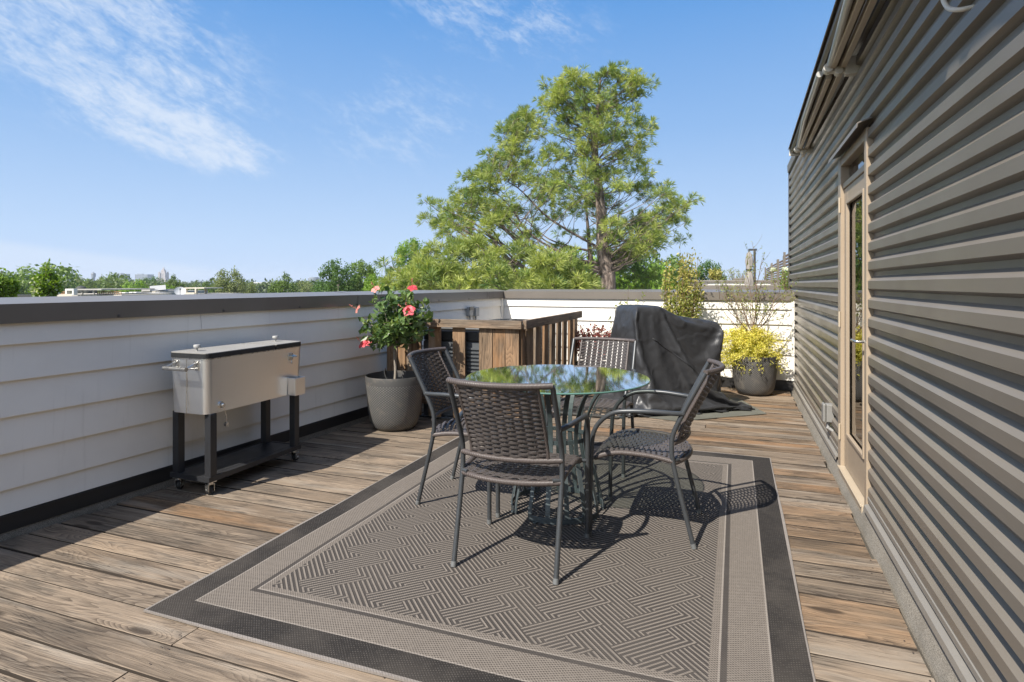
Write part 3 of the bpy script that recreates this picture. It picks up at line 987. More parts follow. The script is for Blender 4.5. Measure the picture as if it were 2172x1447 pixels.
for hz in (1.79, 1.04, 0.30):
    b = MB()
    b.tube([(FX - .006, DY1 - .106, hz - .05), (FX - .006, DY1 - .106, hz + .05)], .007, 10)
    b.box(FX - .003, FX + .001, DY1 - .100, DY1 - .070, hz - .048, hz + .048)
    sub(b, 'hinge', M['tan_metal'], dr, smooth=40)
b = MB(); b.box(FX - .012, XV + .08, DY0 + .0585, DY1 - .1055, 0.034, 0.078)
b.box(FX - .020, FX - .012, DY0 + .0585, DY1 - .1055, 0.070, 0.082)
wl(b, 'door_sill', M['tan_metal'], house, HB, bevel=.002)
# drip hood over the door
b = MB()
b.prism([(XC + .03, DZ + .050), (XC - .058, DZ + .018), (XC - .062, DZ - .010), (XC - .058, DZ - .010), (XC - .054, DZ + .013), (XC + .03, DZ + .044)], 'y', DY0 - .05, DY1 + .04)
wl(b, 'door_hood', M['trim_metal'], house, HB)

# outlet box with its cover on the wall, and a loose white cable at the top
ob = thing('outlet_box', 'small grey outlet box low on the ribbed wall beside the door', 'outlet', (XC, 4.92, .33))
b = MB(); b.box(-.035, .018, -.04, .04, -.065, .065); b.build('box', M['foot2'], ob, bevel=.006)
b = MB(); b.box(-.058, -.037, -.044, .044, -.068, .068); b.build('cover', M['foot2'], ob, bevel=.010)
b = MB(); b.tube([(-.02, 0, -.075), (-.02, 0, -.115)], .013, 10); b.tube([(-.02, 0, -.112), (.02, .0, -.14)], .012, 10); b.build('conduit', M['grey_plastic'], ob, smooth=40)
b = MB()
b.tube(spline([(XC + .03, 2.20, 2.115), (XC - .012, 2.215, 2.118), (XC - .028, 2.265, 2.155), (XC - .028, 2.31, 2.24), (XC - .02, 2.33, 2.42), (XC + .02, 2.335, 2.50)], 6), .0075, 10)
tag(b.build('cable', M['ivory'], None, smooth=50), 'short white cable looping out of the ribbed wall at the top right', 'cable')

# ------------------------------------------------------------------ retractable awning folded up under its hood
aw = thing('awning', 'folded tan patio awning under a brown hood, high on the ribbed wall', 'awning', (WX - .030, 4.0, 2.55), -.014)
AB = (WX, 4.0, 2.55)
AY0, AY1 = 0.6, 6.62
b = MB()
b.prism([(XC - .005, 2.800), (.500, 2.655), (.492, 2.636), (.497, 2.634), (.505, 2.648), (XC - .005, 2.790)], 'y', AY0 - .05, AY1 + .06)
wl(b, 'hood', M['awn_dark'], aw, AB)
b = MB()
b.prism([(.512, 2.630), (.512, 2.600), (.528, 2.585), (.540, 2.598), (.534, 2.630)], 'y', AY0, AY1)
wl(b, 'front_bar', M['awn_dark'], aw, AB, bevel=.003)
b = MB(); b.tube([(.590, AY0, 2.650), (.590, AY1 - .05, 2.650)], .042, 16)
wl(b, 'fabric_roll', simple('awning_fabric', (0.235, 0.195, 0.145), 0.85), aw, AB, smooth=50)
b = MB(); b.box(.605, .637, AY0, AY1 - .02, 2.535, 2.570)
wl(b, 'torsion_bar', M['tan_metal'], aw, AB, bevel=.003)
for (ye, ys, oe) in ((6.30, 4.10, .0), (4.02, 1.85, .0), (1.75, 0.7, .0)):
    b = MB()
    b.tube([(.555, ye, 2.560), (.520, (ye + ys) / 2, 2.562), (.515, ys + .02, 2.565)], .019, 12)
    wl(b, 'folding_arm', M['awn_grey'], aw, AB, smooth=50)
    b = MB()
    b.box(.553, .585, ys + .05, ye - .02, 2.538, 2.572)
    wl(b, 'lower_arm', M['tan_metal'], aw, AB, bevel=.004)
for yb_ in (6.25, 3.98, 1.72):
    b = MB()
    b.box(.632, XC + .075, yb_ - .028, yb_ + .028, 2.495, 2.60)
    b.box(.575, .640, yb_ - .018, yb_ + .018, 2.515, 2.535)
    b.tube([(.60, yb_ - .03, 2.525), (.60, yb_ + .03, 2.525)], .024, 12)
    b.tube([(.545, yb_ - .035, 2.545), (.545, yb_ + .035, 2.548)], .028, 12)
    b.tube([(.545, yb_ + .0, 2.530), (.60, yb_ - .01, 2.520)], .014, 8)
    b.tube([(.640, yb_ - .018, 2.505), (.626, yb_ - .018, 2.505)], .008, 6)
    wl(b, 'bracket', M['ivory'], aw, AB, bevel=.003)
b = MB(); b.box(.500, .600, AY1 + .002, AY1 + .014, 2.56, 2.66)
wl(b, 'end_cap', M['ivory'], aw, AB, bevel=.004)
# ------------------------------------------------------------------ rug
b = MB()
N = 40
hx, hy = (RX1 - RX0) / 2, (RY1 - RY0) / 2
def rugz(x, y):
    z = 0.0095 + 0.0012 * math.sin(x * 5.1 + y * 2.3) + 0.001 * math.sin(y * 7.7 - x)
    return z
def rugpt(i, j):
    x = -hx + 2 * hx * i / N; y = -hy + 2 * hy * j / N
    wx = 0.004 * math.sin(y * 2.9 + 1) * (abs(x) / hx); wy = 0.004 * math.sin(x * 3.7) * (abs(y) / hy)
    return x + wx, y + wy
for i in range(N + 1):
    for j in range(N + 1):
        x, y = rugpt(i, j); b.v.append((x, y, rugz(x, y)))
for i in range(N):
    for j in range(N):
        a = i * (N + 1) + j; b.face((a, a + N + 1, a + N + 2, a + 1))
ring = [i * (N + 1) for i in range(N + 1)] + [N * (N + 1) + j for j in range(1, N + 1)] + [i * (N + 1) + N for i in range(N - 1, -1, -1)] + [j for j in range(N - 1, 0, -1)]
b0 = len(b.v)
for q in ring:
    v = b.v[q]; b.v.append((v[0], v[1], 0.003))
for k in range(len(ring)):
    b.face((ring[k], b0 + k, b0 + (k + 1) % len(ring), ring[(k + 1) % len(ring)]))
rug = b.build('rug', M['rug'], None, smooth=40, loc=((RX0 + RX1) / 2, (RY0 + RY1) / 2, 0))
tag(rug, 'grey and beige woven outdoor rug with dark border under the table and chairs', 'rug')
RZ = 0.0100

# ------------------------------------------------------------------ dining chairs
def cr(pts): return spline(pts, 5)
POST = [(0, 0), (.032, .13), (.070, .28), (.097, .40), (.103, .46), (.096, .535), (.050, .640), (-.002, .742), (-.052, .838)]
def post_y(z):
    for i in range(len(POST) - 1):
        if POST[i][1] <= z <= POST[i + 1][1]:
            f = (z - POST[i][1]) / (POST[i + 1][1] - POST[i][1]); return POST[i][0] + f * (POST[i + 1][0] - POST[i][0])
    return POST[-1][0]
HWX = .236
def back_pt(x, z):
    bow = .058 + .015 * (z - .49) / .35
    return Vector((x, post_y(z) - bow * (1 - (x / HWX) ** 2), z))


def make_chair(label):
    t_ = thing('dining_chair', label, 'chair', (0, 0, 0), 0, 'wicker chairs around the glass table')
    for s in (-1, 1):
        b = MB(); b.tube(cr([(s * HWX, y, z) for y, z in POST]), .0118, 10)
        lg = b.build('leg', M['steel_dark'], t_, smooth=50)
        b = MB(); b.tube([(s * HWX, -.0015, .0), (s * HWX, .005, .022)], .0132, 10)
        b.build('foot_cap', M['foot'], lg, smooth=50)
        b = MB()
        b.tube(cr([(s * HWX, .046, .637), (s * .256, .10, .640), (s * .278, .20, .645), (s * .286, .30, .642), (s * .283, .375, .628), (s * .276, .437, .585), (s * .269, .478, .520), (s * .264, .491, .42), (s * .262, .497, .22), (s * .262, .500, .0)]), .0118, 10)
        ar = b.build('armrest', M['steel_dark'], t_, smooth=50)
        b = MB(); b.tube([(s * .262, .500, .0), (s * .262, .4995, .022)], .0132, 10)
        b.build('foot_cap', M['foot'], ar, smooth=50)
    # backrest: woven panel, its rails are pieces of it
    b = MB()
    nr, nc = 30, 9
    SX = .176
    z0, z1 = .500, .828
    for r in range(nr):
        z = z0 + (z1 - z0) * (r + .5) / nr
        pts = []
        m_ = nc * 4
        for k in range(m_ + 1):
            f = k / m_
            x = -SX - .006 + (2 * SX + .012) * f
            ph = math.sin(PI * (f * nc) + PI * (r % 2))
            p = back_pt(x, z); p.y += .0058 * ph; p.z += 0.0008 * math.sin(9.1 * r + k)
            pts.append(p)
        b.rnd = (r * .37) % 1
        b.strap(pts, .0046, .0022, (0, -.25, 1))
    for c in range(nc + 1):
        x = -SX + 2 * SX * (c + .0) / nc
        b.strap([back_pt(x, z0 + (z1 - z0) * k / 8) for k in range(9)], .0035, .0016, (1, 0, 0))
    bk = b.build('backrest', M['wicker'], t_)
    for zz, rr, nm in ((.840, .0135, 'top_rail'), (.490, .0125, 'lower_rail')):
        b = MB(); b.tube([back_pt(-HWX + 2 * HWX * k / 16, min(zz, .838)) + Vector((0, 0, zz - min(zz, .838))) for k in range(17)], rr, 10)
        b.build(nm, M['wrap'], bk, smooth=50)
    for s in (-1, 1):
        b = MB(); b.tube([back_pt(s * (SX + .004), .49 + .35 * k / 8) for k in range(9)], .0085, 8)
        b.build('stile', M['wrap'], bk, smooth=50)
    # seat
    b = MB()
    nr, nc = 31, 11
    def seat_pt(x, y):
        w = x / .23
        z = .412 - .016 * (1 - w * w) * math.sin(PI * min(1, max(0, (y - .04) / .40)))
        z += .012 * min(1, max(0, (y - .1) / .2))
        if y > .40: z -= .9 * (y - .40) ** 2 * 6
        return Vector((x, y, z))
    for r in range(nr):
        f0 = (r + .5) / nr
        pts = []; m_ = nc * 4
        for k in range(m_ + 1):
            f = k / m_; x = -.228 + .456 * f
            yb_ = .035 + .06 * (x / .236) ** 2
            y = yb_ + (.478 - yb_) * f0
            if f0 > .93: x *= .96
            p = seat_pt(x, y); p.z += .0042 * math.sin(PI * f * nc + PI * (r % 2))
            pts.append(p)
        b.strap(pts, .0056, .002, (0, 1, 0))
    for c in range(nc + 1):
        x = -.222 + .444 * c / nc
        yb_ = .035 + .06 * (x / .236) ** 2
        b.strap([seat_pt(x, yb_ + (.478 - yb_) * k / 10) for k in range(11)], .006, .0016, (1, 0, 0))
    st = b.build('seat', M['wicker'], t_)
    b = MB()
    for s in (-1, 1):
        b.tube(cr([(s * HWX, .098, .404), (s * .237, .20, .420), (s * .240, .34, .424), (s * .238, .42, .408), (s * .228, .466, .388), (s * .20, .482, .380), (0, .486, .380)]), .0125, 10)
    b.build('seat_rail', M['wrap'], st, smooth=50)
    b = MB()
    b.tube([(-HWX + 2 * HWX * k / 14, .098 - .066 * (1 - ((-1 + k / 7)) ** 2), .394) for k in range(15)], .0125, 10)
    b.build('rear_rail', M['wrap'], st, smooth=50)
    for s in (-1, 1):
        for p0, p1, rr in (((s * .225, .474, .385), (s * .264, .492, .386), .009), ((s * HWX, .099, .404), (s * .20, .075, .406), .010)):
            b = MB(); b.tube([p0, p1], rr, 8); b.build('stub', M['steel_dark'], st, smooth=50)
    return t_


chair = make_chair('wicker armchair nearest the camera, its back to the viewer')
chair.location = (-0.943, 2.417, RZ); chair.rotation_euler = (0, 0, R(1))
for (x, y, rz, lab) in ((-0.186, 3.216, R(90), 'wicker armchair on the right of the table, seen from its side'),
                        (-0.93, 4.425, R(178), 'wicker armchair behind the table, its sunlit back before the covered grill'),
                        (-1.712, 3.262, R(-88.5), 'wicker armchair on the left of the table, by the hibiscus pot')):
    c = copy_tree(chair); c['label'] = lab
    c.location = (x, y, RZ); c.rotation_euler = (0, 0, rz)

# ------------------------------------------------------------------ table
TC = (-0.945, 3.26)
tb = thing('dining_table', 'round glass table on a basket of dark curved metal straps', 'table', (TC[0], TC[1], RZ))
TR = .515
b = MB()
b.lathe([(0.0005, .7375), (TR - .004, .7375)], 72); b.lathe([(TR - .004, .728), (0.0005, .728)], 72)
gt = b.build('glass_top', M['table_glass'], tb, smooth=True)
b = MB(); b.lathe([(TR - .0035, .728), (TR, .7305), (TR, .735), (TR - .0035, .7375)], 96)
b.build('glass_edge', M['glass_edge'], gt, smooth=True)
PR = [(.256, .018), (.252, .07), (.222, .19), (.186, .33), (.176, .42), (.190, .52), (.232, .62), (.285, .690), (.33, .722)]
for sgi in range(3):
    a_mid = R(-62 + 120 * sgi)
    for k in range(5):
        a = a_mid + R((k - 2) * 23)
        b = MB()
        P3 = spline([(r * math.cos(a), r * math.sin(a), z) for r, z in PR], 3)
        b.strap(P3, .0125, .0028, (-math.sin(a), math.cos(a), 0))
        b.build('strap', M['strap'], tb)
    b = MB()
    A = [a_mid + R(-48 + 96 * k / 20) for k in range(21)]
    b.strap([(.258 * math.cos(a), .258 * math.sin(a), .019) for a in A], .0135, .003, (0, 0, 1))
    bs = b.build('base_ring', M['strap'], tb)
    for a in (A[2], A[18]):
        b = MB()
        b.tube([(.258 * math.cos(a), .258 * math.sin(a), .0), (.258 * math.cos(a), .258 * math.sin(a), .007)], .014, 10)
        b.build('foot_pad', M['strap'], bs)
b = MB(); A = [2 * PI * k / 48 for k in range(49)]
b.strap([(.171 * math.cos(a), .171 * math.sin(a), .405) for a in A], .011, .003, (0, 0, 1))
b.build('waist_ring', M['strap'], tb)
b = MB(); b.strap([(.330 * math.cos(a), .330 * math.sin(a), .7245) for a in A], .010, .0028, [(math.cos(a), math.sin(a), 0) for a in A])
b.build('top_ring', M['strap'], tb)

# ------------------------------------------------------------------ steel drinks cooler on its cart
ck = thing('drinks_cooler', 'stainless steel patio cooler on a black wheeled cart by the left wall', 'cooler', (-3.09, 3.11, 0))
CB = (-3.09, 3.11, 0)
cx0, cx1, cy0, cy1, cz0, cz1 = -3.24, -2.935, 2.685, 3.535, .492, .820
def rrect(x0, x1, y0, y1, r, n=6):
    o_ = []
    for (cx, cy, a0) in ((x1 - r, y0 + r, -90), (x1 - r, y1 - r, 0), (x0 + r, y1 - r, 90), (x0 + r, y0 + r, 180)):
        for k in range(n + 1):
            a = R(a0 + 90 * k / n); o_.append((cx + r * math.cos(a), cy + r * math.sin(a)))
    return o_
b = MB()
lo = rrect(cx0 + .008, cx1 - .010, cy0 + .012, cy1 - .012, .045); hi = rrect(cx0, cx1, cy0, cy1, .048)
n_ = len(lo); L_ = 6
for i in range(L_ + 1):
    f = i / L_
    b.v += [(l[0] + (h[0] - l[0]) * f, l[1] + (h[1] - l[1]) * f, cz0 + (cz1 - cz0) * f) for l, h in zip(lo, hi)]
for i in range(L_):
    for k in range(n_): b.face((i * n_ + k, i * n_ + (k + 1) % n_, (i + 1) * n_ + (k + 1) % n_, (i + 1) * n_ + k))
b.face(range(n_)[::-1])
body = wl(b, 'body', M['stainless'], ck, CB, smooth=50)
b = MB(); b.box(-3.092, -3.088, cy0 - .0015, cy0 + .004, cz0 + .004, cz1)
b.build('seam', M['zinc'], body)
b = MB(); b.prism(rrect(cx0 - .004, cx1 + .004, cy0 - .004, cy1 + .004, .050), 'z', cz1 + .001, cz1 + .006)
b.build('rim', M['zinc'], body)
ym = 3.255
for (a0, a1, kn) in ((cy0 - .004, ym - .004, 2.775), (ym + .004, cy1 + .004, 3.445)):
    b = MB()
    R4 = []
    full = rrect(cx0 - .004, cx1 + .004, cy0 - .004, cy1 + .004, .050)
    pl = [(x, min(max(y, a0), a1)) for x, y in full]
    b.prism(pl, 'z', cz1 + .007, cz1 + .034)
    ld = wl(b, 'lid', M['black'], ck, CB)
    b = MB()
    ins = [(x * .985 + CB[0] * .015, min(max(y, a0 + .010), a1 - .004) * .997 + CB[1] * .003) for x, y in full]
    b.prism(ins, 'z', cz1 + .0335, cz1 + .0385)
    b.build('lid_sheet', M['lid_grey'], ld)
    b = MB()
    b.lathe([(.006, 0), (.006, .018), (.020, .024), (.021, .036), (.018, .040), (.001, .040)], 18, -3.105, kn)
    o_ = b.build('knob', M['grey_plastic'], ld, smooth=50); o_.location = (0, 0, cz1 + .038)
# end handle
b = MB()
hy = cy0 - .078
b.tube([(-3.180, hy, .772), (-3.000, hy, .772)], .0125, 12)
for hxx in (-3.172, -3.008):
    b.tube([(hxx, hy - .004, .772), (hxx, cy0 - .004, .800)], .0055, 8)
    b.tube([(hxx, hy, .772), (hxx, cy0 - .004, .765)], .0045, 8)
    b.box(hxx - .018, hxx + .018, cy0 - .006, cy0 + .004, .755, .812)
    for zz in (.765, .802): b.tube([(hxx + .010, cy0 - .012, zz), (hxx + .010, cy0, zz)], .006, 8)
wl(b, 'handle', M['zinc'], ck, CB, smooth=40)
# bottle opener, cap catcher, drain with its plug on a chain
b = MB()
b.prism([(cx1 - .002, .785), (cx1 + .006, .785), (cx1 + .006, .745), (cx1 - .002, .735)], 'y', 3.385, 3.425)
b.prism([(cx1 + .004, .772), (cx1 + .034, .766), (cx1 + .036, .758), (cx1 + .004, .760)], 'y', 3.378, 3.432)
b.tube([(cx1 + .004, 3.405, .735), (cx1 + .010, 3.405, .720), (cx1 + .004, 3.415, .712)], .004, 6)
wl(b, 'bottle_opener', M['zinc'], ck, CB)
b = MB()
x0, x1, y0_, y1_, z0_, z1_ = cx1 - .006, cx1 + .058, 3.385, 3.488, .490, .612
w_ = .004
b.box(x1 - w_, x1, y0_, y1_, z0_, z1_); b.box(x0, x1 - w_, y0_, y0_ + w_, z0_, z1_); b.box(x0, x1 - w_, y1_ - w_, y1_, z0_, z1_)
b.box(x0, x1 - w_, y0_ + w_, y1_ - w_, z0_, z0_ + w_)
wl(b, 'cap_catcher', M['stainless'], ck, CB, bevel=.0015)
b = MB()
b.tube([(cx1 - .012, 2.800, .535), (cx1 + .004, 2.800, .535), (cx1 + .004, 2.800, .535), (cx1 + .022, 2.800, .533)], [.020, .020, .012, .012], 14)
dn = wl(b, 'drain', M['zinc'], ck, CB, smooth=40)
b = MB()
b.tube([(cx1 + .014, 2.802, .522), (cx1 + .012, 2.824, .470), (cx1 + .012, 2.826, .425)], .0022, 6)
b.tube([(cx1 + .004, 2.826, .412), (cx1 + .022, 2.826, .412)], .013, 12)
b.build('drain_plug', M['zinc'], dn, smooth=40)
# cart
for (x, y) in ((-3.222, 2.745), (-2.962, 2.745), (-3.222, 3.475), (-2.962, 3.475)):
    b = MB(); b.box(x - .024, x + .024, y - .024, y + .024, .098, cz0 - .001)
    wl(b, 'leg', M['cart_black'], ck, CB, bevel=.003)
b = MB()
b.box(-3.196, -2.988, 2.724, 3.496, .104, .112)
for (a0, a1, c0, c1) in ((-3.252, -2.934, 2.708, 2.7195), (-3.252, -2.934, 3.5005, 3.512), (-3.252, -3.2475, 2.7195, 3.5005), (-2.938, -2.934, 2.7195, 3.5005)):
    b.box(a0, a1, c0, c1, .086, .116)
b.box(-3.246, -3.199, 2.771, 3.449, .104, .112); b.box(-2.985, -2.939, 2.771, 3.449, .104, .112)
wl(b, 'shelf', M['cart_black'], ck, CB)
for i, (x, y, rz) in enumerate(((-3.222, 2.745, 20), (-2.962, 2.745, 75), (-3.222, 3.475, -30), (-2.962, 3.475, 10))):
    Mx = Matrix.Rotation(R(rz), 4, 'Z')
    b = MB()
    b.box(-.024, .024, -.024, .024, .080, .086)
    b.tube([(0, 0, .068), (0, 0, .080)], .017, 14)
    b.box(-.0185, -.0155, -.010, .032, .022, .068); b.box(.0155, .0185, -.010, .032, .022, .068)
    b.box(-.0155, .0155, -.010, .024, .064, .068)
    b.tube([(-.022, .018, .029), (.022, .018, .029)], .0045, 8)
    b.v = [tuple(Mx @ Vector(v) + Vector((x - CB[0], y - CB[1], 0))) for v in b.v]
    cs = b.build('caster', M['zinc'], ck, smooth=40)
    b = MB(); b.tube([(-.011, .018, .029), (-.009, .018, .029), (.009, .018, .029), (.011, .018, .029)], [.024, .028, .028, .024], 20)
    b.v = [tuple(Mx @ Vector(v) + Vector((x - CB[0], y - CB[1], 0))) for v in b.v]
    b.build('wheel', M['rubber'], cs, smooth=40)

# ------------------------------------------------------------------ weathered timber screen round the condensers
sc = thing('timber_screen', 'low weathered timber slat screen round the air conditioners in the corner', 'fence', (-1.79, 5.0, 0))
SB = (-1.79, 5.0, 0)
rs = random.Random(5)
def plank(mb, c0, ax_u, ax_v, ax_w, L, Wd, T, rnd):
    """board from c0 along u (length), v (width), w (thickness) with grain along u"""
    mb.rnd = rnd; ou, ov = rs.uniform(0, 30), rs.uniform(0, 9)
    u, v, w = Vector(ax_u), Vector(ax_v), Vector(ax_w); c0 = Vector(c0)
    C = [c0 + u * (L * i) + v * (Wd * j) + w * (T * k) for k in (0, 1) for j in (0, 1) for i in (0, 1)]
    b0 = len(mb.v); mb.v += [tuple(p) for p in C]
    def uvq(q):
        o_ = []
        for i in q:
            o_.append((ou + L * (i & 1), ov + Wd * ((i >> 1) & 1) + T * (i >> 2)))
        return o_
    for q in ((0, 2, 3, 1), (4, 5, 7, 6), (0, 1, 5, 4), (2, 6, 7, 3), (0, 4, 6, 2), (1, 3, 7, 5)):
        mb.face([b0 + i for i in q], uvq(q))
for (xa, xb) in ((-3.16, -3.045), (-3.035, -2.955), (-2.945, -2.79), (-2.705, -2.58), (-2.45, -2.325), (-2.19, -2.06), (-2.052, -1.932), (-1.926, -1.800)):
    b = MB(); tl = rs.uniform(-.006, .006)
    plank(b, (xa, 5.0, .03), (tl, 0, 1), (1, 0, 0), (0, 1, 0), .86, xb - xa, .024, rs.random())
    wl(b, 'slat', M['fence'], sc, SB, bevel=.003)
for i, (a, c) in enumerate(((5.03, 5.125), (5.16, 5.32), (5.38, 5.54), (5.65, 5.79), (5.91, 6.06), (6.16, 6.30), (6.38, 6.52), (6.62, 6.76), (6.86, 7.00))):
    b = MB(); tl = -0.02 - .012 * i + rs.uniform(-.01, .01); bx = rs.uniform(0, .012)
    plank(b, (-1.772 - bx, a, .03), (.0, -tl * .5, 1), (0, 1, 0), (-1, 0, 0), .86, c - a, .024, rs.random())
    wl(b, 'slat', M['fence'], sc, SB, bevel=.003)
b = MB(); plank(b, (-3.165, 4.962, .872), (1, 0, 0), (0, 0, 1), (0, 1, 0), 1.40, .074, .036, .41)
wl(b, 'rail', M['rail'], sc, SB, bevel=.004)
b = MB(); plank(b, (-1.766, 4.9995, .870), (0, 1, -.001), (0, 0, 1), (1, 0, 0), 2.06, .080, .036, .12)
wl(b, 'rail', M['rail'], sc, SB, bevel=.004)
b = MB(); plank(b, (-3.165, 5.026, .14), (1, 0, 0), (0, 0, 1), (0, 1, 0), 1.34, .07, .036, .6)
plank(b, (-1.80, 5.07, .14), (0, 1, 0), (0, 0, 1), (-1, 0, 0), 1.95, .07, .036, .3)
wl(b, 'stringer', M['fence'], sc, SB)
for (x, y) in ((-1.835, 5.032), (-1.835, 6.93)):
    b = MB(); plank(b, (x - .045, y, 0), (0, 0, 1), (1, 0, 0), (0, 1, 0), .865, .08, .08, rs.random())
    wl(b, 'post', M['fence'], sc, SB, bevel=.004)

# air conditioner condensers
def condenser(x, y, h, label):
    t_ = thing('air_conditioner', label, 'air conditioner', (x, y, 0), 0, 'condensers inside the timber screen')
    s = .36
    b = MB(); b.box(-s, s, -s, s, .02, h - .13)
    b.box(-s - .03, s + .03, -s - .03, s + .03, 0.0, .02)
    bd = b.build('cabinet', M['ac_grey'], t_, bevel=.015)
    b = MB()
    nlv = 17
    for fx, fy in ((0, -1), (0, 1), (1, 0), (-1, 0)):
        for k in range(nlv):
            z = .10 + (h - .30) * k / (nlv - 1)
            for p0, p1 in ((-.31, -.02), (.02, .31)):
                if fx == 0: b.box(p0, p1, fy * s + (-.016 if fy < 0 else .002), fy * s + (-.002 if fy < 0 else .016), z, z + .017)
                else: b.box(fx * s + (-.016 if fx < 0 else .002), fx * s + (-.002 if fx < 0 else .016), p0, p1, z, z + .017)
    b.build('louvers', M['ac_grey'], t_)
    b = MB(); b.prism(rrect(-s - .012, s + .012, -s - .012, s + .012, .06), 'z', h - .128, h - .03)
    b.prism(rrect(-s + .02, s - .02, -s + .02, s - .02, .06), 'z', h - .03, h)
    b.build('top_cover', M['black'], t_, bevel=.012)
    b = MB()
    for rr in (.06, .11, .16, .21, .26): b.tube([(rr * math.cos(k * PI / 12), rr * math.sin(k * PI / 12), h + .012 - .02 * (rr / .26) ** 2 + .006) for k in range(24)], .004, 6, closed=True)
    for k in range(6): b.tube([(0, 0, h + .016), (.29 * math.cos(k * PI / 3), .29 * math.sin(k * PI / 3), h + .002)], .004, 6)
    b.build('fan_guard', M['black'], t_)
condenser(-2.45, 5.45, .862, 'dark condenser nearest the front slats of the timber screen')
condenser(-2.42, 6.50, .845, 'dark condenser farther back in the timber screen, next to the long side slats')

db = thing('disconnect_box', 'grey electrical boxes with conduit on the shaded wall above the timber screen', 'electrical box', tuple(LP(6.9, .0, .93)), math.atan2(-LSL, 1))
b = MB(); b.box(.0, .055, -.14, -.03, -.055, .055); b.build('box', M['grey_plastic'], db, bevel=.006)
b = MB(); b.box(.0, .055, .03, .13, -.065, .045); b.build('box', M['grey_plastic'], db, bevel=.006)
b = MB(); b.box(.0555, .064, -.145, -.025, .02, .06); b.build('cover', M['steel_dark'], db, bevel=.003)
b = MB(); b.tube([(.03, -.085, -.055), (.03, -.085, -.5)], .011, 8); b.tube([(.03, .08, -.06), (.03, .08, -.5)], .011, 8); b.build('conduit', M['grey_plastic'], db, smooth=40)

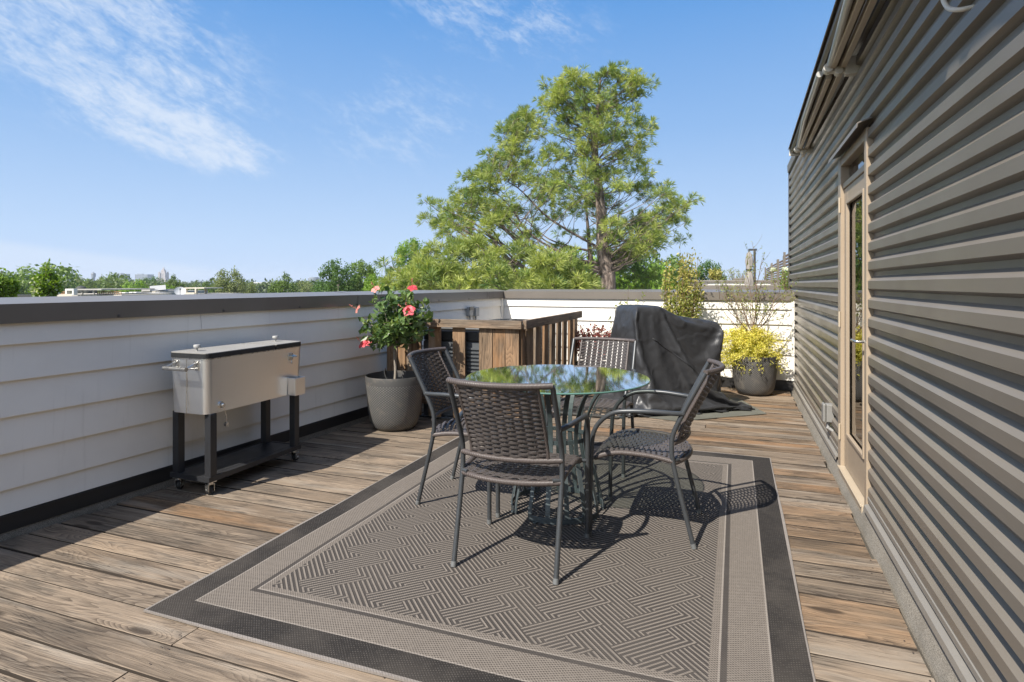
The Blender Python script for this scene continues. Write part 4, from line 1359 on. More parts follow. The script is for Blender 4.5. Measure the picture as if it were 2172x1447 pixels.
# ------------------------------------------------------------------ covered grill
COVER = [
-24,-28,999,3,-9,993,18,11,990,50,8,991,84,1,988,109,1,989,142,7,987,168,9,986,
199,-3,982,229,7,982,262,8,978,292,5,974,317,15,958,334,33,950,358,14,935,385,9,928,
417,11,921,448,6,913,474,-2,902,506,3,895,534,-3,887,561,0,876,593,6,869,622,2,861,
648,4,859,674,6,847,710,2,842,742,4,835,765,3,826,792,7,818,825,18,811,857,11,807,
884,22,799,910,28,795,940,24,789,950,-5,788,971,-24,788,964,8,786,965,38,792,967,69,795,
984,92,803,973,123,803,973,149,806,983,180,802,978,210,803,977,241,805,980,272,806,976,304,807,
979,331,806,973,361,804,980,390,801,973,426,801,985,449,800,975,483,795,964,505,793,975,539,788,
967,564,786,944,549,783,921,523,787,906,500,777,879,508,785,848,505,793,825,516,790,795,517,796,
765,522,803,734,513,809,702,514,817,672,520,819,648,524,828,618,525,832,582,521,839,555,520,847,
526,521,853,498,510,864,470,502,867,438,503,876,411,514,885,390,499,886,359,498,893,331,483,905,
313,501,920,280,498,923,250,501,927,228,490,928,194,491,929,169,504,931,135,502,934,109,510,936,
79,494,940,52,499,939,24,494,941,43,519,953,37,547,960,10,537,974,-3,510,981,-1,484,989,
-11,455,997,-23,422,1005,-20,398,1006,-19,366,1006,-23,334,1004,-22,305,1004,-27,270,1008,-26,238,1008,
-26,214,1008,-18,185,1008,-22,147,1010,-21,122,1007,-19,93,1007,-27,60,1009,-16,30,998,-18,4,999,
-27,-29,967,0,-14,964,25,9,961,47,1,962,80,10,957,111,10,954,137,9,957,170,3,955,
196,10,949,229,3,946,259,11,945,284,-7,945,306,6,930,327,18,921,352,33,909,381,15,899,
407,12,889,439,16,881,466,14,875,495,11,868,523,7,855,556,9,851,585,7,838,610,6,834,
644,11,824,674,8,816,701,7,807,732,8,801,758,17,793,786,20,790,815,16,785,845,17,773,
872,29,768,906,29,760,934,16,757,946,-11,757,975,-15,752,971,16,759,963,38,762,970,72,767,
987,92,770,984,122,774,970,148,775,970,181,774,978,212,773,977,241,771,971,274,776,977,304,772,
971,332,775,970,363,771,979,391,770,973,423,771,987,453,766,972,471,763,969,506,758,964,535,758,
971,567,752,947,540,751,925,524,751,892,520,753,876,500,754,843,506,759,816,500,765,785,513,767,
757,514,769,730,514,778,698,509,783,669,508,792,640,510,798,612,511,801,581,516,806,549,509,814,
520,512,821,495,502,828,468,510,840,437,515,843,409,511,853,381,494,859,349,487,864,333,505,881,
309,514,889,283,498,892,254,491,892,227,500,897,193,497,899,161,501,899,139,512,905,108,496,905,
79,495,905,47,487,909,29,511,913,41,535,921,19,553,931,9,524,940,-4,499,953,1,469,958,
-20,452,970,-28,427,970,-22,392,974,-26,362,971,-30,337,976,-24,299,972,-22,269,972,-21,245,973,
-20,211,977,-26,185,974,-24,151,979,-21,118,978,-26,89,976,-21,63,973,-32,33,974,-25,6,967,
-31,-31,938,-5,-15,930,20,5,930,47,-3,926,80,0,926,109,10,921,135,5,924,170,-2,921,
198,8,917,225,4,915,259,12,914,278,-1,912,305,-16,906,327,5,890,345,22,879,376,32,871,
401,18,859,426,12,848,459,18,839,491,14,835,513,16,826,548,15,819,577,17,810,605,15,800,
637,13,796,661,14,787,694,16,778,722,14,772,753,22,766,781,16,757,814,18,750,834,27,744,
871,30,740,901,27,733,916,5,734,948,-1,725,974,-15,724,970,14,728,959,41,732,972,73,735,
992,98,737,983,124,741,967,150,738,971,181,738,968,214,743,975,247,743,967,270,741,976,302,742,
975,335,740,968,366,742,976,390,741,973,419,738,992,444,735,971,473,732,971,504,731,962,529,722,
972,558,718,947,544,720,915,535,724,891,515,724,864,519,730,842,501,725,812,496,732,784,505,734,
749,502,744,725,510,747,694,511,755,663,506,760,631,511,768,607,512,771,573,509,781,543,509,783,
514,500,792,491,510,802,459,508,807,429,516,812,405,500,818,375,500,828,347,499,836,330,524,852,
305,510,856,279,494,863,248,498,862,219,508,870,188,506,866,160,515,873,136,514,875,105,494,878,
75,493,876,46,491,875,52,518,888,30,529,898,7,552,902,-1,524,910,6,498,923,0,469,928,
-32,451,938,-27,422,937,-34,390,941,-31,359,940,-37,337,947,-29,302,946,-28,274,942,-32,241,946,
-28,212,944,-32,180,945,-29,148,945,-27,122,942,-33,92,943,-20,59,939,-33,32,943,-36,-2,940,
-36,-24,906,-12,-11,899,16,1,895,46,-6,897,74,-3,894,106,7,895,137,0,890,168,-8,887,
192,3,886,224,5,887,252,11,882,285,4,880,302,-17,873,332,-16,872,345,2,855,369,25,837,
395,31,830,423,18,818,448,15,811,478,20,806,508,16,794,536,19,786,564,17,779,594,19,776,
627,21,767,658,22,756,687,17,751,714,23,744,743,18,737,773,17,724,801,25,723,828,30,714,
861,29,708,890,19,699,913,-5,698,939,-6,697,965,-16,690,964,21,697,958,48,699,978,69,702,
995,99,703,985,128,708,965,149,709,961,183,709,970,213,709,964,241,713,961,274,712,973,304,712,
979,334,707,967,361,707,975,394,705,978,425,703,996,444,704,977,465,702,964,500,699,963,527,692,
968,556,687,941,558,690,914,538,693,885,528,693,860,517,694,831,515,701,806,495,701,772,496,709,
746,502,710,719,503,715,689,501,722,660,506,726,629,509,736,598,505,742,570,506,747,541,500,754,
510,507,760,479,517,771,451,517,778,426,504,785,397,500,787,367,502,796,358,525,816,330,526,821,
305,501,826,279,502,828,245,502,832,217,516,836,187,518,836,157,511,843,133,515,841,100,498,843,
79,505,849,45,504,847,54,526,859,31,550,867,4,549,874,12,515,885,7,486,890,-18,475,902,
-38,455,905,-37,422,910,-41,393,912,-37,365,909,-43,333,912,-33,300,912,-37,274,912,-32,244,913,
-38,207,914,-36,183,911,-40,153,915,-34,121,910,-38,90,913,-22,59,911,-26,28,906,-38,5,906,
-41,-23,874,-12,-25,869,10,-3,864,39,-5,864,77,-7,865,101,2,860,134,2,857,160,-11,857,
188,-5,853,218,6,853,250,10,847,276,11,846,301,-14,845,329,-26,842,356,-19,832,366,1,816,
384,21,802,415,30,788,445,18,779,475,15,771,501,19,767,529,16,757,556,21,752,592,16,741,
617,20,733,647,18,727,674,26,717,710,17,708,739,19,705,766,22,694,797,30,693,821,30,685,
858,25,677,882,12,671,904,-9,668,935,-17,664,961,-10,660,962,25,663,958,51,664,980,75,672,
997,97,672,980,126,674,970,156,676,956,178,680,964,211,679,959,241,677,957,274,680,963,301,680,
978,330,677,967,358,675,972,392,677,981,423,675,1000,449,671,983,473,667,963,497,663,968,527,660,
965,553,659,937,557,660,910,555,661,888,534,662,858,528,664,828,523,668,804,505,673,769,495,673,
741,494,680,711,494,689,684,495,694,647,499,697,619,508,706,594,504,707,562,499,719,531,506,727,
502,519,731,478,509,741,446,509,746,419,500,750,390,500,761,381,526,780,351,534,788,330,516,790,
305,500,794,276,500,795,244,513,801,217,521,806,187,513,805,154,512,808,127,514,810,103,500,815,
69,513,813,45,517,816,53,544,833,26,552,834,-1,533,846,13,513,852,1,486,861,-31,478,874,
-44,450,877,-45,424,874,-49,394,876,-42,365,877,-48,334,881,-40,304,877,-44,272,884,-46,242,879,
-40,210,881,-41,177,883,-46,152,881,-39,116,883,-43,87,881,-30,59,878,-21,33,876,-36,6,876,
-41,-28,844,-12,-33,838,8,-11,835,43,-4,832,71,-8,832,100,-4,829,133,0,828,156,-14,824,
188,-9,825,215,-1,819,247,8,815,275,12,819,303,-4,812,325,-28,810,349,-34,805,376,-22,795,
387,2,776,407,22,761,434,30,752,462,20,741,488,15,733,519,22,727,550,22,719,578,23,710,
615,18,700,639,24,697,671,16,687,701,23,683,732,28,674,760,30,665,787,25,657,821,30,652,
845,15,649,872,-1,640,898,-12,638,931,-19,634,959,-5,626,958,26,633,959,54,636,987,76,637,
998,101,640,982,127,646,968,156,647,953,179,648,959,216,647,954,241,648,952,276,648,965,301,645,
979,332,644,967,359,645,972,388,645,991,417,641,1003,446,644,992,470,640,967,490,634,961,523,631,
969,548,625,938,554,628,908,546,636,876,548,635,853,527,635,820,527,640,792,518,642,767,502,646,
737,505,647,708,497,655,675,497,661,648,496,665,618,498,675,585,499,682,553,507,688,526,518,697,
502,509,704,473,507,708,441,499,718,415,501,719,404,528,741,378,542,751,355,534,758,333,512,761,
301,500,760,273,505,764,245,512,768,211,524,775,185,513,773,156,514,779,121,512,779,99,500,778,
65,511,781,58,536,799,48,558,803,34,533,814,0,525,811,14,503,818,-12,497,833,-40,481,843,
-46,450,841,-53,426,848,-53,392,845,-46,361,849,-55,335,846,-44,300,850,-51,275,850,-47,239,852,
-51,213,851,-46,183,848,-51,147,847,-46,120,852,-48,90,851,-38,57,846,-22,32,843,-29,0,844,
-40,-25,807,-16,-40,808,9,-17,803,40,-5,804,67,-8,800,95,-8,798,127,-2,798,157,-16,792,
187,-11,795,212,-8,793,243,5,787,273,11,784,307,0,783,324,-18,778,349,-40,771,381,-36,766,
401,-21,755,409,6,735,426,20,721,457,29,711,486,19,701,517,15,695,542,15,687,574,22,678,
606,24,669,629,20,665,661,18,658,691,24,651,722,24,645,755,25,635,781,28,629,813,24,622,
839,13,619,863,-3,615,893,-9,607,921,-20,598,956,-6,597,959,24,598,962,61,601,985,72,609,
1000,101,609,984,129,614,965,154,615,950,179,616,953,215,616,949,242,613,955,274,614,954,304,618,
976,329,614,967,358,611,976,391,613,990,414,613,1006,440,611,996,473,604,972,486,601,960,521,598,
958,553,592,930,542,602,900,540,605,873,548,606,843,541,609,822,524,604,790,525,611,759,519,615,
733,508,616,705,510,626,669,506,630,643,502,638,609,510,641,579,508,646,553,519,657,522,508,664,
500,499,671,468,497,675,439,501,681,423,526,705,404,544,717,372,544,722,351,521,723,330,506,727,
297,504,732,267,516,735,240,518,738,208,527,740,180,511,741,150,503,745,122,508,749,94,500,748,
74,525,756,75,551,776,49,542,775,35,515,783,18,537,789,6,511,790,-25,503,801,-49,479,809,
-54,454,811,-61,424,814,-50,391,812,-51,365,818,-59,329,815,-51,300,817,-57,271,817,-50,243,817,
-55,208,818,-50,175,818,-54,146,816,-50,116,815,-53,86,817,-42,56,814,-25,33,810,-27,-1,814,
-40,-30,778,-19,-45,780,11,-26,774,36,-9,770,65,-7,769,93,-12,766,125,-4,765,155,-18,763,
185,-19,762,208,-7,759,240,-3,756,271,8,750,305,5,749,329,-11,746,345,-32,739,371,-49,737,
399,-42,731,420,-19,716,429,-1,694,452,22,681,477,28,672,509,21,666,539,15,657,570,15,646,
599,23,637,628,24,631,659,24,627,686,21,616,717,25,610,743,21,603,781,26,598,806,13,590,
839,8,587,866,-4,580,893,-18,571,919,-17,567,948,-2,562,949,30,569,966,62,569,988,71,578,
1000,105,579,979,131,578,968,157,582,948,179,581,945,212,581,945,244,583,949,278,584,949,305,586,
973,327,578,967,360,582,981,386,579,991,417,581,1009,443,580,1002,471,574,971,490,571,965,519,567,
958,549,560,930,534,569,903,532,568,871,543,574,839,547,576,814,532,576,785,525,579,752,527,588,
726,518,590,694,518,596,670,508,602,635,514,607,603,509,614,580,519,618,548,511,627,524,498,636,
494,497,637,459,504,646,447,521,661,427,546,679,404,556,684,379,534,687,348,520,695,325,503,698,
300,516,702,269,516,705,240,525,708,207,521,707,179,519,711,154,501,716,120,497,713,93,515,720,
96,536,738,65,550,741,58,525,753,27,517,754,13,544,756,-6,518,764,-38,503,772,-54,485,776,
-64,450,782,-64,424,781,-51,394,781,-50,362,783,-61,333,788,-59,298,785,-50,271,789,-53,240,785,
-59,209,786,-52,181,788,-57,145,785,-53,113,783,-59,89,786,-44,54,786,-27,33,783,-24,-1,777,
-43,-27,744,-26,-50,749,7,-32,741,29,-15,740,58,-14,736,93,-13,730,120,-7,729,153,-14,729,
181,-25,729,210,-13,728,242,-6,725,270,4,721,300,7,719,327,-2,717,351,-23,711,370,-48,707,
396,-56,701,425,-41,693,443,-20,674,452,4,654,468,18,642,499,27,632,529,24,626,559,16,620,
594,15,610,622,18,601,648,22,596,678,22,585,713,26,582,738,26,575,767,20,564,796,7,559,
831,1,555,859,-16,551,888,-20,542,911,-9,538,940,4,534,946,31,536,967,59,540,995,76,543,
1001,106,544,984,130,548,970,158,549,945,182,550,940,215,548,946,241,553,943,273,550,946,311,554,
972,327,548,970,355,546,980,388,546,993,416,548,1010,441,546,1005,474,541,982,485,538,960,514,534,
960,547,527,928,529,534,901,526,539,873,537,539,843,543,546,810,544,547,781,531,546,754,534,551,
724,531,560,693,527,562,659,520,571,628,511,574,597,519,582,569,509,589,544,495,600,515,496,601,
490,501,608,466,528,623,453,547,639,426,562,649,400,550,654,382,530,661,349,512,660,325,507,665,
297,524,667,266,520,671,229,523,677,204,527,678,181,508,683,151,507,685,116,501,682,117,523,699,
85,540,706,64,550,714,51,516,718,21,520,722,6,546,726,-19,529,736,-39,502,739,-60,485,746,
-70,448,751,-65,420,748,-53,394,749,-50,361,752,-64,328,752,-54,300,751,-50,268,756,-60,245,753,
-59,206,754,-54,181,755,-55,143,756,-61,114,752,-62,86,752,-44,54,752,-34,25,748,-21,2,745,
-31,-29,716,-27,-54,714,1,-36,713,25,-23,705,53,-9,705,87,-15,702,117,-11,699,151,-15,700,
180,-27,697,211,-22,696,234,-10,691,265,-2,686,292,4,686,324,3,686,356,-17,683,368,-37,676,
390,-59,670,427,-61,665,445,-44,652,458,-25,636,471,1,619,494,20,604,522,27,596,557,27,587,
586,19,577,611,15,573,646,18,563,671,23,556,705,25,545,734,20,538,760,12,537,797,2,530,
822,-11,524,852,-21,518,880,-11,512,908,-3,508,936,5,501,947,37,508,970,55,506,996,73,509,
1001,104,511,991,131,514,964,159,516,944,185,515,938,213,522,938,242,518,942,273,522,941,310,519,
970,327,515,979,352,518,983,385,517,993,415,516,1011,438,511,1012,472,509,988,493,509,962,509,501,
956,546,497,927,525,502,897,519,506,873,533,507,840,534,515,809,540,514,776,541,517,743,535,526,
716,523,529,684,524,535,654,521,541,628,520,539,600,510,547,577,495,563,538,497,567,513,502,574,
489,526,585,477,542,599,452,566,613,422,561,620,402,539,624,377,520,627,349,517,628,319,512,634,
290,531,642,263,532,643,231,532,643,207,514,647,173,510,651,144,497,650,125,516,655,119,542,670,
90,551,679,61,542,683,46,511,688,19,521,692,-1,551,694,-21,528,704,-47,504,706,-68,480,717,
-75,450,718,-66,423,719,-52,392,716,-49,357,719,-62,330,723,-56,299,721,-48,270,723,-62,242,723,
-55,209,724,-60,177,720,-57,143,720,-64,117,723,-63,83,722,-45,55,721,-37,24,715,-22,-2,715,
-40,-25,680,-27,-51,683,3,-56,684,26,-38,676,55,-13,670,84,-16,670,113,-12,668,143,-22,666,
178,-26,666,206,-30,664,234,-16,662,263,-6,659,292,1,656,324,3,652,351,-6,653,375,-27,643,
391,-54,639,423,-71,635,447,-65,633,469,-46,612,480,-20,594,495,-1,577,517,17,564,546,26,557,
581,29,549,607,20,537,638,24,529,664,25,524,693,16,519,727,9,514,758,4,503,783,-9,501,
814,-14,496,845,-15,487,877,-18,480,907,-14,478,928,10,467,946,35,474,974,50,477,997,73,480,
1000,103,478,991,135,481,961,156,484,950,188,488,932,216,488,937,247,486,938,280,486,935,305,489,
966,328,482,983,354,485,992,384,486,997,417,482,1015,441,480,1015,473,479,992,490,478,963,510,469,
952,543,467,928,523,470,898,515,479,866,527,480,835,527,481,806,531,482,774,531,486,744,532,489,
716,528,494,684,514,499,652,517,503,623,506,511,599,492,525,571,503,530,535,505,536,513,523,546,
497,542,564,477,567,574,451,574,582,425,553,585,404,531,595,376,525,596,342,512,596,322,524,606,
287,531,608,261,538,610,233,518,617,207,511,614,178,499,621,145,507,623,139,539,636,110,543,640,
83,553,643,67,522,653,39,511,657,19,531,662,-7,551,665,-26,525,667,-49,506,677,-72,482,682,
-80,449,684,-65,425,689,-53,395,689,-50,361,684,-62,330,689,-55,298,689,-48,266,688,-64,240,693,
-61,212,691,-55,180,687,-65,150,691,-64,111,692,-66,86,690,-51,55,684,-33,32,686,-24,0,683,
-47,-26,654,-18,-48,649,3,-65,653,28,-40,647,48,-23,640,83,-13,639,112,-21,633,138,-22,633,
176,-28,631,200,-35,629,230,-27,627,259,-13,623,289,-8,622,323,2,621,349,-2,620,378,-18,614,
394,-43,609,414,-66,604,446,-78,604,473,-65,593,488,-42,572,500,-22,555,520,-1,535,546,17,527,
573,25,516,604,30,508,627,19,500,659,13,496,694,6,488,717,1,482,753,-4,474,782,1,469,
816,0,464,844,-3,458,878,-4,451,907,-11,446,935,-1,437,953,33,441,977,47,444,1000,75,444,
996,102,451,989,141,451,967,155,451,944,181,454,932,215,454,930,243,454,934,273,453,933,309,455,
961,332,452,979,350,454,998,379,450,1002,411,447,1018,445,448,1019,474,448,994,493,444,965,511,437,
950,536,436,925,523,439,899,508,443,869,515,448,838,525,447,808,526,450,776,525,453,745,524,459,
708,519,465,683,517,471,654,504,480,622,490,486,593,501,490,562,504,497,539,524,508,521,546,522,
503,563,533,479,580,545,448,569,553,433,545,556,404,531,560,374,516,561,345,519,566,318,537,576,
283,541,573,260,527,579,233,509,585,207,502,584,174,499,584,162,528,602,135,544,608,106,556,609,
81,543,614,66,516,622,40,511,627,13,530,627,-10,550,631,-36,525,637,-54,505,644,-77,483,652,
-84,452,651,-65,418,653,-51,396,658,-53,361,653,-60,333,655,-47,299,660,-45,272,656,-64,242,660,
-55,209,660,-65,178,657,-69,143,657,-70,116,657,-66,82,659,-56,54,658,-36,28,656,-27,-7,651,
-45,-33,620,-32,-59,627,-5,-59,619,33,-56,620,45,-33,611,79,-21,606,107,-21,607,137,-26,601,
172,-26,602,204,-37,602,233,-32,595,258,-19,594,290,-8,589,318,-4,588,351,-1,584,381,-13,585,
401,-35,576,419,-64,573,442,-81,568,476,-84,565,499,-65,549,507,-44,535,526,-21,514,542,-4,498,
571,14,485,599,17,477,626,29,470,655,19,464,686,17,458,713,7,452,745,9,442,779,6,438,
805,-3,432,843,-4,427,871,0,417,905,-5,410,934,0,410,957,27,407,971,54,412,994,74,413,
1004,105,417,990,141,420,966,164,418,942,179,423,936,210,424,926,243,425,932,273,424,932,312,421,
950,331,419,974,358,421,1003,382,420,1012,408,421,1015,445,415,1023,473,416,992,490,408,972,515,407,
950,540,398,926,518,409,899,503,410,869,515,415,837,519,416,806,520,421,771,515,425,744,515,429,
707,506,439,679,502,440,653,489,446,620,500,453,594,504,460,567,520,467,544,544,485,521,563,499,
502,583,514,471,579,512,453,554,524,426,542,527,403,523,529,366,525,532,339,528,539,317,548,546,
292,532,547,265,517,552,232,503,554,198,499,553,176,513,558,167,538,574,131,548,576,103,557,579,
85,528,585,65,513,591,28,518,591,13,537,598,-19,547,602,-40,520,606,-63,505,614,-86,479,619,
-85,447,620,-67,425,621,-50,391,621,-60,361,621,-55,333,625,-43,299,625,-45,267,624,-64,240,623,
-56,208,624,-68,180,630,-70,145,623,-74,112,625,-65,81,623,-49,59,626,-42,24,623,-28,-4,622,
-43,-35,588,-33,-61,595,-7,-78,593,23,-68,588,42,-45,579,76,-30,572,107,-25,574,133,-27,568,
169,-35,569,195,-35,567,231,-38,566,262,-25,565,282,-14,559,321,-11,555,350,-4,554,381,-6,549,
405,-28,549,422,-51,545,441,-74,540,474,-92,536,498,-88,529,519,-69,513,530,-44,491,551,-26,474,
567,-5,458,591,9,447,627,16,439,655,27,432,680,17,423,715,17,418,745,11,414,775,-1,405,
808,-4,398,837,-1,393,870,0,388,901,5,381,926,10,375,944,29,379,964,55,381,989,83,386,
1007,105,384,992,135,389,965,157,387,940,184,388,926,209,389,924,245,392,932,278,393,931,311,393,
955,334,388,977,361,386,1003,381,387,1011,409,388,1021,438,385,1026,473,386,996,489,376,974,513,375,
950,533,371,917,517,376,893,499,380,866,512,381,834,505,385,803,507,394,771,511,393,743,504,396,
710,500,402,677,488,414,651,498,418,618,508,422,595,522,433,566,541,447,552,558,460,533,582,474,
497,590,482,472,574,482,453,547,493,428,531,492,398,528,501,368,544,510,337,542,508,309,550,515,
282,530,512,260,511,517,231,504,519,196,506,521,183,535,536,163,553,541,135,564,546,109,540,550,
88,522,554,54,512,559,30,519,562,8,542,568,-28,555,567,-45,521,572,-67,501,580,-91,479,590,
-89,452,591,-66,428,592,-51,393,590,-59,362,591,-45,331,594,-46,299,591,-44,268,595,-63,240,593,
-57,207,592,-71,180,593,-75,143,595,-76,116,592,-61,82,591,-51,54,593,-33,28,592,-31,-6,587,
-46,-37,554,-33,-63,563,-9,-89,563,18,-71,557,40,-54,553,74,-45,547,98,-33,539,132,-30,538,
163,-32,536,194,-41,538,228,-43,536,252,-34,533,289,-22,529,316,-11,525,349,-10,521,377,-3,523,
404,-15,516,424,-39,515,447,-68,507,469,-89,504,493,-102,497,528,-87,488,539,-68,475,554,-42,451,
574,-27,436,594,-4,418,624,4,409,650,22,403,680,18,393,709,18,389,739,6,382,768,4,377,
801,-2,367,829,4,360,862,7,358,895,10,348,926,2,345,943,31,346,967,55,346,990,76,351,
1008,108,354,988,139,355,966,155,354,946,185,357,922,208,358,923,243,359,923,273,357,931,311,361,
952,336,360,976,358,355,1003,380,354,1017,406,353,1024,441,352,1025,478,352,1001,487,348,974,514,341,
948,534,334,921,512,343,892,494,350,862,505,350,834,507,357,800,503,357,772,497,365,738,497,367,
711,487,373,678,499,380,651,510,386,623,531,400,596,544,408,576,559,417,556,584,433,533,596,448,
501,586,451,476,560,452,453,539,462,421,535,461,394,547,471,368,560,483,335,558,480,315,543,483,
283,526,485,258,510,488,226,505,486,196,521,496,184,550,504,158,566,513,130,558,515,108,535,522,
79,517,521,49,514,524,23,526,530,1,549,532,-32,552,540,-48,526,545,-74,512,552,-94,478,557,
-87,450,559,-59,425,558,-59,399,561,-58,365,560,-43,333,560,-36,298,560,-44,269,564,-61,243,563,
-59,203,564,-76,176,562,-75,144,562,-77,114,561,-60,84,561,-43,57,558,-31,27,559,-42,-7,558,
-49,-40,524,-26,-67,528,-10,-95,530,21,-90,534,39,-70,525,62,-53,515,93,-44,509,126,-37,508,
157,-35,504,187,-44,501,225,-47,500,254,-40,498,282,-28,494,314,-22,493,343,-9,491,376,-11,488,
406,-8,489,431,-34,483,451,-53,481,466,-81,473,494,-103,469,528,-109,462,543,-87,449,563,-68,434,
578,-45,409,599,-32,398,618,-9,379,650,9,373,675,21,361,703,14,356,733,12,349,765,14,343,
800,5,337,831,4,329,864,2,323,897,2,318,927,4,311,952,27,316,972,56,316,992,73,320,
1007,111,319,985,131,322,969,161,326,947,184,328,919,207,326,925,246,325,927,280,328,929,309,329,
954,333,326,972,361,327,1000,378,324,1019,405,325,1024,441,323,1029,476,315,1003,495,314,975,505,310,
944,528,303,923,512,312,895,491,316,861,497,318,830,505,325,801,496,329,770,494,332,740,487,336,
705,502,342,680,514,352,660,531,364,632,547,373,609,569,390,578,582,395,558,602,408,528,595,411,
502,580,419,483,554,423,450,540,425,420,549,435,402,569,445,374,554,447,340,546,452,309,542,450,
284,518,451,253,517,452,221,512,455,206,536,466,185,565,475,155,567,481,127,551,484,105,531,486,
79,516,493,44,518,492,22,537,497,-4,553,500,-37,553,504,-56,530,515,-88,514,522,-92,479,522,
-86,449,524,-60,429,527,-59,396,528,-54,365,530,-44,334,530,-33,302,530,-45,266,531,-59,238,529,
-57,209,532,-78,176,531,-81,144,533,-75,112,532,-58,83,531,-40,54,529,-36,18,529,-29,-7,525,
-43,-40,493,-29,-72,497,-13,-95,500,15,-106,503,45,-90,498,65,-67,485,92,-52,481,127,-43,478,
155,-42,476,187,-46,475,216,-49,470,251,-47,470,278,-33,468,313,-26,464,339,-20,459,372,-12,456,
408,-8,452,434,-20,449,454,-47,444,475,-72,441,495,-97,437,525,-113,432,552,-113,428,569,-90,406,
585,-69,387,604,-46,375,631,-27,360,646,-10,343,677,5,332,700,20,321,737,23,318,763,17,310,
798,14,304,827,15,297,859,17,292,894,5,285,921,6,279,946,23,285,980,46,287,990,77,288,
1006,106,290,993,135,289,968,162,290,933,180,298,926,206,298,914,244,296,918,272,297,936,306,297,
947,337,294,979,360,293,1001,382,289,1024,409,289,1025,444,287,1032,471,283,1005,499,282,978,515,280,
942,528,272,920,512,278,891,487,287,861,486,289,828,497,291,796,489,295,770,488,299,739,501,308,
711,518,321,694,535,333,662,557,344,643,573,361,611,588,363,592,603,374,562,592,381,525,590,381,
506,566,384,477,550,393,448,549,397,429,569,411,394,575,416,366,554,415,340,541,417,315,529,419,
284,517,418,250,514,424,219,526,428,208,552,436,185,570,449,154,567,446,128,542,454,103,525,455,
75,516,459,41,523,462,14,546,465,-13,556,474,-43,558,478,-65,534,481,-93,520,491,-87,483,494,
-86,448,494,-57,428,493,-56,398,495,-46,364,493,-42,335,498,-30,300,497,-47,267,496,-58,237,496,
-60,203,499,-79,181,499,-84,144,499,-72,114,500,-51,87,499,-46,53,495,-38,19,492,-29,-16,493,
-43,-39,457,-30,-73,462,-13,-98,470,17,-114,472,45,-108,473,64,-85,460,92,-66,449,122,-52,445,
150,-49,443,180,-48,439,218,-54,439,248,-53,438,282,-42,434,314,-36,433,343,-24,425,370,-22,425,
400,-11,425,431,-13,420,460,-35,416,475,-63,408,495,-86,402,524,-107,402,553,-122,396,583,-112,392,
596,-88,367,611,-69,353,633,-51,333,656,-32,327,676,-14,306,703,1,299,731,17,287,764,28,282,
798,30,276,831,30,270,855,22,264,892,12,252,923,8,248,944,37,254,976,47,255,1000,70,255,
995,107,258,989,139,259,959,158,263,934,178,261,915,205,266,920,244,265,919,274,261,933,306,263,
949,339,263,975,359,262,991,391,260,1021,406,258,1030,443,255,1031,476,251,1003,497,250,977,521,243,
941,523,239,925,499,245,895,502,252,857,504,261,833,490,261,796,496,263,777,513,277,753,529,294,
724,541,296,700,558,308,677,578,331,648,586,331,616,604,336,592,594,342,560,583,351,530,588,352,
507,561,357,471,567,365,438,566,373,426,585,385,388,577,387,361,560,384,334,551,387,313,528,387,
281,531,389,244,521,394,218,541,398,208,567,410,180,575,416,148,560,417,126,538,424,97,521,425,
63,518,429,37,528,433,12,552,438,-22,557,443,-48,554,443,-81,545,453,-95,517,459,-95,484,460,
-83,449,460,-60,434,459,-48,396,466,-48,368,463,-33,330,466,-29,299,465,-39,264,468,-47,237,467,
-61,203,464,-83,177,464,-84,144,468,-60,113,464,-54,84,466,-37,49,467,-30,17,466,-26,-16,462,
-47,-43,424,-23,-74,431,-11,-103,434,17,-112,442,46,-126,443,65,-101,432,91,-86,425,116,-70,415,
146,-55,410,182,-56,411,211,-55,408,246,-51,403,274,-56,401,306,-41,401,341,-31,396,369,-26,392,
401,-23,392,431,-13,387,465,-27,384,482,-53,383,496,-78,370,525,-104,370,552,-112,366,587,-129,362,
609,-117,354,624,-88,330,639,-70,313,659,-51,300,689,-37,286,706,-14,269,734,0,261,768,13,251,
791,25,244,825,20,242,854,32,230,885,19,225,915,10,216,938,43,221,969,56,223,998,66,227,
1005,101,225,977,132,227,964,158,228,935,177,231,911,202,236,914,240,235,922,269,230,930,304,233,
954,330,230,972,360,227,989,398,230,1022,409,226,1032,442,224,1022,476,219,1015,505,220,977,505,217,
948,518,205,919,505,217,891,490,225,861,514,232,833,520,238,798,515,236,776,525,249,762,554,272,
736,563,275,715,586,296,686,595,301,648,603,303,620,598,306,589,582,315,559,573,314,526,580,319,
502,560,325,468,563,332,448,590,346,422,593,352,386,582,354,362,571,356,341,546,357,306,537,356,
277,521,363,249,541,365,219,553,370,204,580,382,179,569,384,148,559,387,124,535,387,91,520,392,
61,520,395,33,540,403,7,555,406,-27,556,409,-55,567,412,-84,553,421,-97,522,426,-98,482,428,
-77,455,427,-57,431,432,-43,403,432,-44,367,431,-36,336,430,-27,302,436,-34,269,431,-48,237,431,
-64,203,434,-86,175,434,-79,144,432,-69,112,435,-45,86,431,-38,54,432,-25,21,430,-24,-14,428,
-40,-47,393,-28,-72,398,-4,-97,404,14,-125,412,44,-137,415,69,-118,402,90,-96,395,119,-86,389,
147,-65,380,177,-61,375,212,-63,375,241,-59,377,271,-55,373,304,-55,369,333,-39,367,372,-34,362,
400,-27,359,430,-21,356,464,-20,355,490,-41,350,501,-72,342,525,-97,338,556,-110,334,589,-125,331,
617,-135,329,640,-112,312,649,-94,294,667,-69,274,688,-52,262,721,-38,247,737,-18,232,769,0,222,
801,3,224,824,14,207,861,18,202,891,32,194,912,13,181,933,42,186,970,40,195,985,68,197,
1003,105,194,973,126,195,960,152,196,934,184,198,907,203,204,921,232,199,931,266,200,942,302,201,
